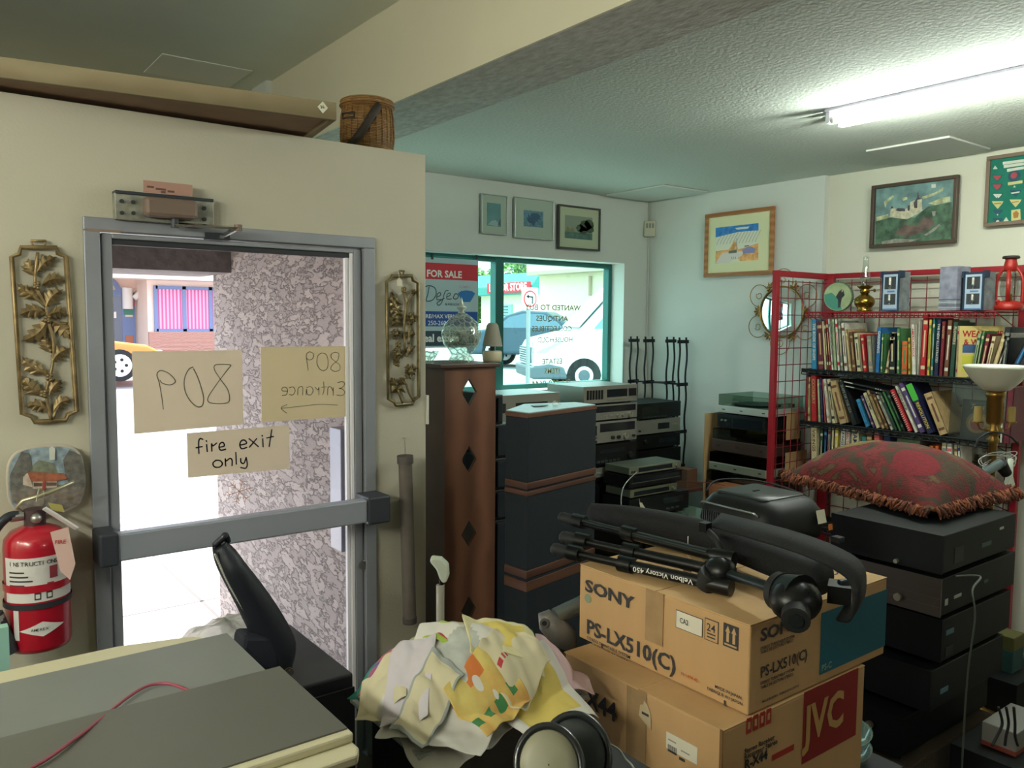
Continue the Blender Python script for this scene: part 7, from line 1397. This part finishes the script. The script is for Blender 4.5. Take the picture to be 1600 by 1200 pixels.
cloth('blue and red flowered towel at the left of the heap', 622, 1030, .12, .14, 35, 2, cbf, seed=3)
cloth('faded green printed towel along the back of the heap', 672, 1010, .22, .13, 25, 1, cgp, seed=4)
cloth('lime green towel with cherries at the top of the heap', 718, 1010, .09, .20, 15, 3, cl_, extra=lambda u, v: cro if (u-.3)**2+(v-.6)**2 < .02 or (u-.55)**2+(v-.75)**2 < .012 else None, seed=5, amp_=.02)
cloth('bright green and white towel at the upper right of the heap', 792, 998, .16, .10, -20, 2, cgr, extra=lambda u, v: cw if u < .3 else None, seed=6, amp_=.02)
cloth('yellow checked towel with white border at the top right of the heap', 785, 1012, .17, .13, -25, 5, cy_, cyp, .16, seed=7, amp_=.02)
cloth('sheer white towel with a faint round print in the middle of the heap', 702, 1058, .27, .23, 38, 4, cw, extra=lambda u, v: cwp if ((u-.62)/.24)**2+((v-.45)/.2)**2 < 1 else None, seed=8, amp_=.016)
cloth('big yellow towel with white hem hanging over the right front of the tub', 842, 1092, .22, .17, 8, 3, cy_, cw, .15, seed=9, amp_=.018)
cloth('cream towel with dark red script at the right of the heap', 800, 1050, .155, .12, 25, 6, cc_, extra=lambda u, v: cro if abs(v-.55) < .05 and .15 < u < .55 and int(u*30) % 2 else None, seed=10, amp_=.026)
cloth('tan yellow towel printed with green clovers at the front of the heap', 762, 1098, .15, .12, 15, 6, csh, extra=lambda u, v: cgn if (abs(v-.25) < .1 and int(u*8) % 2 == 0) else (cor if v > .7 and .3 < u < .6 else None), seed=11, amp_=.02)
cloth('pale pink towel at the right edge of the heap', 882, 1048, .13, .09, -30, 2, cpk, seed=12, amp_=.02)
cloth('rumpled cream towel at the left front of the heap', 600, 1083, .11, .11, -35, 4, cc_, seed=13, amp_=.03)
cloth('pale lilac towel folded across the left of the heap', 640, 1072, .10, .17, -38, 5, M('cloth_lilac', (196, 190, 196), .9), seed=14, amp_=.024)
cloth('cream towel with a grey lined corner folded over the front rim', 668, 1118, .15, .085, 22, 6, cc_, M('cloth_grey_line', (150, 156, 152), .9), .06, seed=15, amp_=.03)
# ---- near left: grey topped boards
gtop = M('grey_vinyl_top', (118, 122, 118), .55, var=.05, vscale=3); gtop2 = M('darker_grey_vinyl', (92, 93, 86), .5, var=.05, vscale=3); crm = M('cream_plastic_edge', (196, 190, 160), .5)
t = thing('folding_table_leaf', 'lighter grey topped board with cream edges at the lower left', 'board', (.545, 1.745, .975)); m = MB(); m.box((-1.3, -.33, 0), (-.004, -.0, .022), crm); m.build('edge', t, .004); m = MB(); m.box((-1.3, -.33, .022), (-.0, -.0, .0245), gtop); m.build('top_surface', t)
m = MB(); m.prism([(-1.3, 0), (-.02, 0), (-.06, .05), (-.2, .085), (-1.3, .085)], .0, .016, crm); m.build('rear_lip', t, .004)
t = thing('folding_table_leaf', 'darker grey topped board with a stepped cream front edge, nearest the camera', 'board', (.567, 1.184, .975)); m = MB(); m.box((-1.3, -.012, .018), (.0, .2, .0345), crm); m.prism([(-1.3, -.05), (-.012, -.05), (-.0, -.03), (.0, .2), (-1.3, .2)], 0, .018, crm); m.build('edge', t, .004)
m = MB(); m.box((-1.3, .004, .0345), (-.004, .300, .0375), gtop2); m.box((-1.3, .2, .026), (-.004, .299, .0345), gtop2); m.build('top_surface', t)
o = MB().box((-.75, 1.2, 0), (.5, 1.74, .973), M('dark_cabinet_board', (26, 27, 30), .6)).build('counter_cabinet'); tag(o, 'dark counter cabinet carrying the grey boards', 'cabinet')
m = MB(); zc = 1.0035; pts = [tuple(at(x, y, Z=zc_)) for x, y, zc_ in ((40, 1205, 1.018), (75, 1185, 1.018), (110, 1160, 1.017), (150, 1130, 1.012), (195, 1093, 1.006), (230, 1072, 1.006), (262, 1068, 1.006), (290, 1077, 1.006), (304, 1084, 1.007))]
m.tube(smooth(pts, 6), .0028, M('pink_red_cable', (150, 66, 84), .5), 8); o = m.build('red_cable'); tag(o, 'thin pinkish red cable curving over the grey boards', 'cable')
# ---- black box, handbag and plastic bag in front of the door
t = thing('speaker_box', 'black box with a plain top in front of the door, beneath the handbag', 'box', (.20, 1.86, 0)); bxm = M('charcoal_vinyl', (44, 45, 50), .5, var=.06, vscale=6); m = MB(); m.box((0, 0, 0), (.70, .42, .775), bxm); m.build('case', t, .006); m = MB(); m.box((.0, -.006, .03), (.70, 0, .74), M('black_cloth_front', (24, 25, 28), .9)); m.build('front_cloth', t)
o = MB().box((0, 0, 0), (.14, .55, .60), M('black_gloss_case', (20, 21, 24), .4)).build('black_case', bevel=.004); o.location = (.62, 1.27, 0); tag(o, 'narrow black case between the grey boards and the clear tub', 'case')
YP = 1.99
Fm = XN(at(400, 940, Y=YP)); g = loc2(Fm); t = thing('handbag', 'black zipped handbag standing tall on the black box in front of the door', 'handbag', Fm.translation); B_ = T(*(-Fm.translation)) @ Fm
cen = [(342, 850), (352, 868), (366, 892), (384, 920), (402, 950), (420, 982), (434, 1012), (436, 1040)]; wid = [10, 16, 19, 22, 25, 27, 27, 18]; lth = M('black_nylon_bag', (22, 26, 36), .55, bump=.15, bscale=60)
m = MB(B_); rs = []
cs_ = [Vector(g(*p)) for p in cen]; pxm = (Vector(g(450, 940))-Vector(g(400, 940))).length/50; cw_ = smooth([(c.x, c.y, w_*pxm) for c, w_ in zip(cs_, wid)], 4); vs = []; n = 16
for i, (x, y, w_) in enumerate(cw_):
    a = Vector(cw_[max(0, i-1)][:2]); b = Vector(cw_[min(len(cw_)-1, i+1)][:2]); dd = (b-a).normalized(); e = Vector((-dd.y, dd.x))
    for k in range(n): q = 2*pi*k/n; vs.append((x+e.x*w_*cos(q), y+e.y*w_*cos(q), .05*sin(q)*min(1, .35+i/10)))
K = len(cw_); m.add(vs, [(i*n+k, i*n+(k+1) % n, (i+1)*n+(k+1) % n, (i+1)*n+k) for i in range(K-1) for k in range(n)]+[tuple(range(n)), tuple((K-1)*n+k for k in reversed(range(n)))], lth, True); m.build('bag_body', t)
m = MB(B_); zt_pts = smooth([g(335, 862), g(349, 894), g(366, 926), g(385, 958)], 10)
m.tube([(p[0], p[1], .02) for p in zt_pts], .004, M('zip_tape', (34, 36, 42), .7), 6)
for i, p in enumerate(zt_pts): m.box((-.0035, -.0018, -.002), (.0035, .0018, .004), white('zip_teeth', (200, 200, 190)), T(p[0]-.004, p[1]-.003, .02) @ RZ(-.95))
m.build('zipper', t)
m = MB(B_); pts = [(*g(335, 852), .0), (*g(345, 840), .01), (*g(350, 835), .01), (*g(356, 846), .0)]; m.tube(smooth(pts, 4), .008, lth, 8); m.build('end_tab', t)
m = MB(B_); m.prism([g(372, 985), g(420, 985), g(436, 1045), g(400, 1040), g(368, 1005)], -.03, .045, M('navy_lining', (24, 28, 40), .8)); m.build('lower_panel', t, .012)
m = MB(B_); c = g(437, 1040); m.tube([(c[0]+.013*cos(q*pi/8), c[1]+.014*sin(q*pi/8), .058) for q in range(16)], .0014, bs, 6, True); m.build('ring', t)
m = MB(); rnd = random.Random(9); c = at(352, 985, Z=.82); c.z = .777; vs = []; n = 26; K = 12
for i in range(K+1):
    for k in range(n):
        ph = pi/2*i/K; th = 2*pi*k/n; r = 1+.22*noise.noise(Vector((cos(th)*2.6, sin(th)*2.6, i*.3))); vs.append((.14*r*cos(th)*cos(ph), .10*r*sin(th)*cos(ph), .11*r*sin(ph)))
m.add(vs, [(i*n+k, i*n+(k+1) % n, (i+1)*n+(k+1) % n, (i+1)*n+k) for i in range(K) for k in range(n)], M('crinkled_plastic', (190, 190, 184), .3, alpha=.62, bump=1.0, bscale=24), True); o = m.build('plastic_bag'); o.location = (c.x-.03, c.y-.1, c.z); tag(o, 'crinkled translucent plastic bag on the black box left of the handbag', 'plastic bag')
# ---- headphones nearest the camera
t = thing('headphones', 'pair of headphones with cream inner pads, close to the camera at the bottom', 'headphones', at(880, 1190, d=1.17)); HB = T(*(-t.location)); bkg = M('headphone_black', (26, 29, 31), .3, coat=.4); crp = M('cream_pad', (132, 130, 108), .5)
for i, (x, y, dd, fm_) in enumerate(((858, 1196, 1.10, crp), (900, 1178, 1.18, M('dark_pad', (40, 46, 46), .6)))):
    c = at(x, y, d=dd); nz = (-FW*.8-RT*.45+UP*.35).normalized(); X_ = frame(c, RT+UP*.15, nz.cross(RT+UP*.15)); k = dd/F_PX*56
    m = MB(HB @ X_ @ Matrix.Diagonal((1.0, 1.12, 1, 1))); m.lathe([(k*.7, -.035), (k*.98, -.025), (k*1.02, -.008), (k*1.0, .008), (k*.9, .014), (k*.82, .010)], bkg, 36, cap=False); m.build('ear_cup', t)
    m = MB(HB @ X_ @ Matrix.Diagonal((1.0, 1.12, 1, 1))); m.lathe([(k*.84, .006), (k*.78, .013), (k*.5, .017), (.001, .019)], fm_, 36, cap=False); m.build('ear_pad', t)
m = MB(HB); m.tube(smooth([tuple(at(862, 1245, d=1.12)), tuple(at(890, 1290, d=1.15)), tuple(at(930, 1280, d=1.2)), tuple(at(935, 1210, d=1.2))], 6), .008, bkg, 8); m.build('headband', t)
m = MB(); m.tube(smooth([tuple(at(952, 1162, d=1.2)), tuple(at(968, 1172, d=1.2)), tuple(at(977, 1185, d=1.19)), tuple(at(992, 1205, d=1.17)), tuple(at(1000, 1260, d=1.15))], 6), .0016, whc, 6); o = m.build('headphone_wire', t) ; o.location = -t.location
o = MB().box((0, 0, 0), (.34, .34, t.location.z-.10), M('dark_cabinet_board', (26, 27, 30), .6)).build('small_stand'); o.location = (.62, .68, 0); tag(o, 'small dark stand under the headphones', 'stand')
# ---- grey metal clamp head and bag behind the towels
p = at(868, 985, d=2.3); t = thing('metal_clamp', 'grey cast metal clamp head on a short pipe, left of the cartons', 'clamp', p); gm_ = M('grey_cast_metal', (128, 124, 118), .45, .6, var=.15, vscale=20); X_ = frame((0, 0, 0), RT, UP); k = 2.3/F_PX
m = MB(X_); rings(m, [([(x*k, y*k) for x, y in ((-26, 24), (-10, 30), (12, 20), (30, -2), (34, -28), (18, -32), (-8, -18), (-24, 2))], -.02), ([(x*k*1.05, y*k*1.05) for x, y in ((-26, 24), (-10, 30), (12, 20), (30, -2), (34, -28), (18, -32), (-8, -18), (-24, 2))], 0), ([(x*k*.85, y*k*.85) for x, y in ((-26, 24), (-10, 30), (12, 20), (30, -2), (34, -28), (18, -32), (-8, -18), (-24, 2))], .022)], gm_); m.build('casting', t)
m = MB(X_); m.cyl((-18*k, 16*k, .015), (-18*k, 16*k, .03), 7*k, gm_, n=16); m.cyl((-18*k, 16*k, .03), (-18*k, 16*k, .031), 4*k, trb, n=12); m.build('bolt', t); m = MB(X_); m.cyl((0, 22*k, .0), (52*k, 40*k, -.04), 13*k, M('pipe_metal', (140, 150, 150), .3, .8), n=20); m.build('pipe', t)
c = at(858, 1045, d=2.25); m = MB(); vs = []; n = 22; K = 10
for i in range(K+1):
    for k_ in range(n): th = 2*pi*k_/n; r = 1+.15*noise.noise(Vector((cos(th)*2, sin(th)*2, i*.5+7))); zz2 = i/K; vs.append((.10*r*cos(th)*(1-.35*zz2*zz2), .085*r*sin(th)*(1-.35*zz2*zz2), zz2*(p.z-.055-.3)))
m.add(vs, [(i*n+k_, i*n+(k_+1) % n, (i+1)*n+(k_+1) % n, (i+1)*n+k_) for i in range(K) for k_ in range(n)]+[tuple(K*n+k_ for k_ in range(n))], M('grey_pink_bag', (134, 124, 120), .5, bump=.6, bscale=14), True); o = m.build('grey_bag'); o.location = (c.x+.0, c.y+.02, .3); tag(o, 'grey crumpled bag under the metal clamp, beside the cartons', 'bag')
o = MB().box((-.12, -.11, 0), (.12, .12, .299), blkm).build('low_box'); o.location = (c.x, c.y+.02, 0); tag(o, 'low dark box under the grey bag', 'box')
# ---- white curved handle
p = at(688, 985, d=2.9); t = thing('walking_aid', 'white curved handle on a pale straight shaft leaning by the wooden tower', 'handle', (p.x, p.y, 0)); iv = M('ivory_plastic', (196, 204, 186)); k = 2.9/F_PX; zf = lambda y: at(688, y, d=2.9).z
m = MB(); m.cyl((0, 0, 0), (0, 0, zf(912)), 6.5*k, M('pale_shaft', (176, 172, 156), .5), n=16); m.build('shaft', t)
m = MB(); X_ = frame((0, 0, 0), _rt, (0, 0, 1)); m.prism([(-14*k, zf(866)), (2*k, zf(868)), (13*k, zf(878)), (14*k, zf(895)), (10*k, zf(906)), (4*k, zf(908)), (-1*k, zf(900)), (-6*k, zf(886)), (-16*k, zf(874))], -.018, .018, iv, X_); m.build('grip', t, .008)
m = MB(); m.cyl((2*k, 0, zf(914)), (2*k, 0, zf(904)), 4*k, blkp, n=12); m.build('collar', t)
# white switch plate on the wall end
o = MB().box((0, 0, 0), (.004, .012, .115), white('switch_white', (214, 212, 200))).build('switch_plate', bevel=.001); p = at(667, 615, X=1.652); o.location = (1.651, p.y+.0, at(667, 661, Y=2.78).z); o.scale = (3, 4, 1); tag(o, 'narrow white plate on the end of the door wall', 'wall plate')
# ---- lower right clutter
t = thing('glass_dish', 'stack of two greenish glass dishes in front of the receiver carton', 'dish', at(1302, 1190, Z=.44)); gd = M('green_glass', (140, 166, 156), .1, alpha=.55, coat=.6)
for i in range(2): m = MB(Matrix.Diagonal((1.15, .85, 1, 1))); R = .105; z_ = i*.045; m.lathe([(R*.6, z_), (R*.9, z_+.012), (R, z_+.04), (R*1.03, z_+.044), (R*.97, z_+.042), (R*.85, z_+.016), (.01, z_+.006)], gd, 36, cap=False); m.build('dish', t)
o = MB().box((-.14, -.13, 0), (.14, .13, .438), M('dark_cabinet_board', (26, 27, 30), .6)).build('low_box'); o.location = (t.location.x, t.location.y, 0); tag(o, 'low dark box under the glass dishes', 'box')
def small(nm, label, cat, mb, loc, rz=0): o = mb.build(nm, bevel=.003); o.location = loc; o.rotation_euler = (0, 0, rz); tag(o, label, cat); return o
p = at(1575, 1010, Y=1.45); small('leaflet_box', 'teal and yellow printed box low behind the right-hand stack', 'box', MB().box((-.05, -.04, -.1), (.06, .04, .0), M('teal_print_box', (36, 74, 70), .7)).box((-.05, -.042, .0), (.06, .04, .06), M('yellow_print_box', (92, 88, 44), .7)), p)
o = MB().box((-.15, -.1, 0), (.2, .12, p.z-.101), blkm).build('floor_box'); o.location = (p.x, p.y, 0); tag(o, 'dark box on the floor behind the right-hand stack', 'box')
p = at(1585, 918, X=4.45); small('orange_block', 'small bright orange object at the foot of the red rack upright', 'box', MB().box((-.03, -.04, -.025), (.03, .04, .03), M('orange_red_plastic', (214, 60, 26), .5)), (4.45, YR_+.07, .512))
p = at(1580, 1140, Y=1.02); m = MB(); m.box((-.09, -.05, 0), (.12, .05, .075), white('white_carton', (130, 130, 126))); m.box((-.0905, -.0505, 0), (.1205, .0505, .018), M('carton_red_band', (130, 56, 44), .6)); small('white_carton', 'white carton with a red lower band at the bottom right corner', 'box', m, (p.x, 1.02, p.z-.04))
o = MB().box((-.16, -.1, 0), (.2, .1, p.z-.041), blkm).build('floor_box'); o.location = (p.x, 1.03, 0); tag(o, 'dark box under the white carton at the bottom right', 'box')
m = MB()
for k_, off in enumerate((0, .03, .06)): m.tube(smooth([tuple(at(1560+k_*12, 1105, Y=.968)), tuple(at(1566+k_*10, 1130, Y=.967)), tuple(at(1558+k_*14, 1150, Y=.967)), tuple(at(1550+k_*20, 1165, Y=.967))], 5), .004, trb, 6)
o = m.build('black_cable'); tag(o, 'black power cords draped over the white carton', 'cord')
m = MB(); c = at(1583, 1188, d=2.6); m.tube([c+RT*.032*cos(q*pi/12)+UP*.022*sin(q*pi/12) for q in range(24)], .003, whc, 6, True); o = m.build('cable_ring'); tag(o, 'small ring of white cable at the bottom right corner', 'cable')
# cables around the middle stacks
m = MB(); m.tube(smooth([(3.2, 3.1, .86), (3.05, 3.05, .80), (3.0, 3.0, .68), (3.1, 2.98, .58), (3.12, 2.97, .558)], 6), .003, whc, 5); o = m.build('cable'); tag(o, 'pale cable drooping at the left of the front component stack', 'cable')
m = MB(); m.tube(smooth([tuple(at(1062, 752, Y=3.45)), tuple(at(1100, 754, Y=3.3)), tuple(at(1130, 758, Y=3.2)), tuple(at(1150, 770, Y=3.1))], 5), .003, M('dark_red_cord', (110, 50, 40)), 5); o = m.build('cord'); tag(o, 'dark red cord running from the iron stand towards the turntables', 'cord')
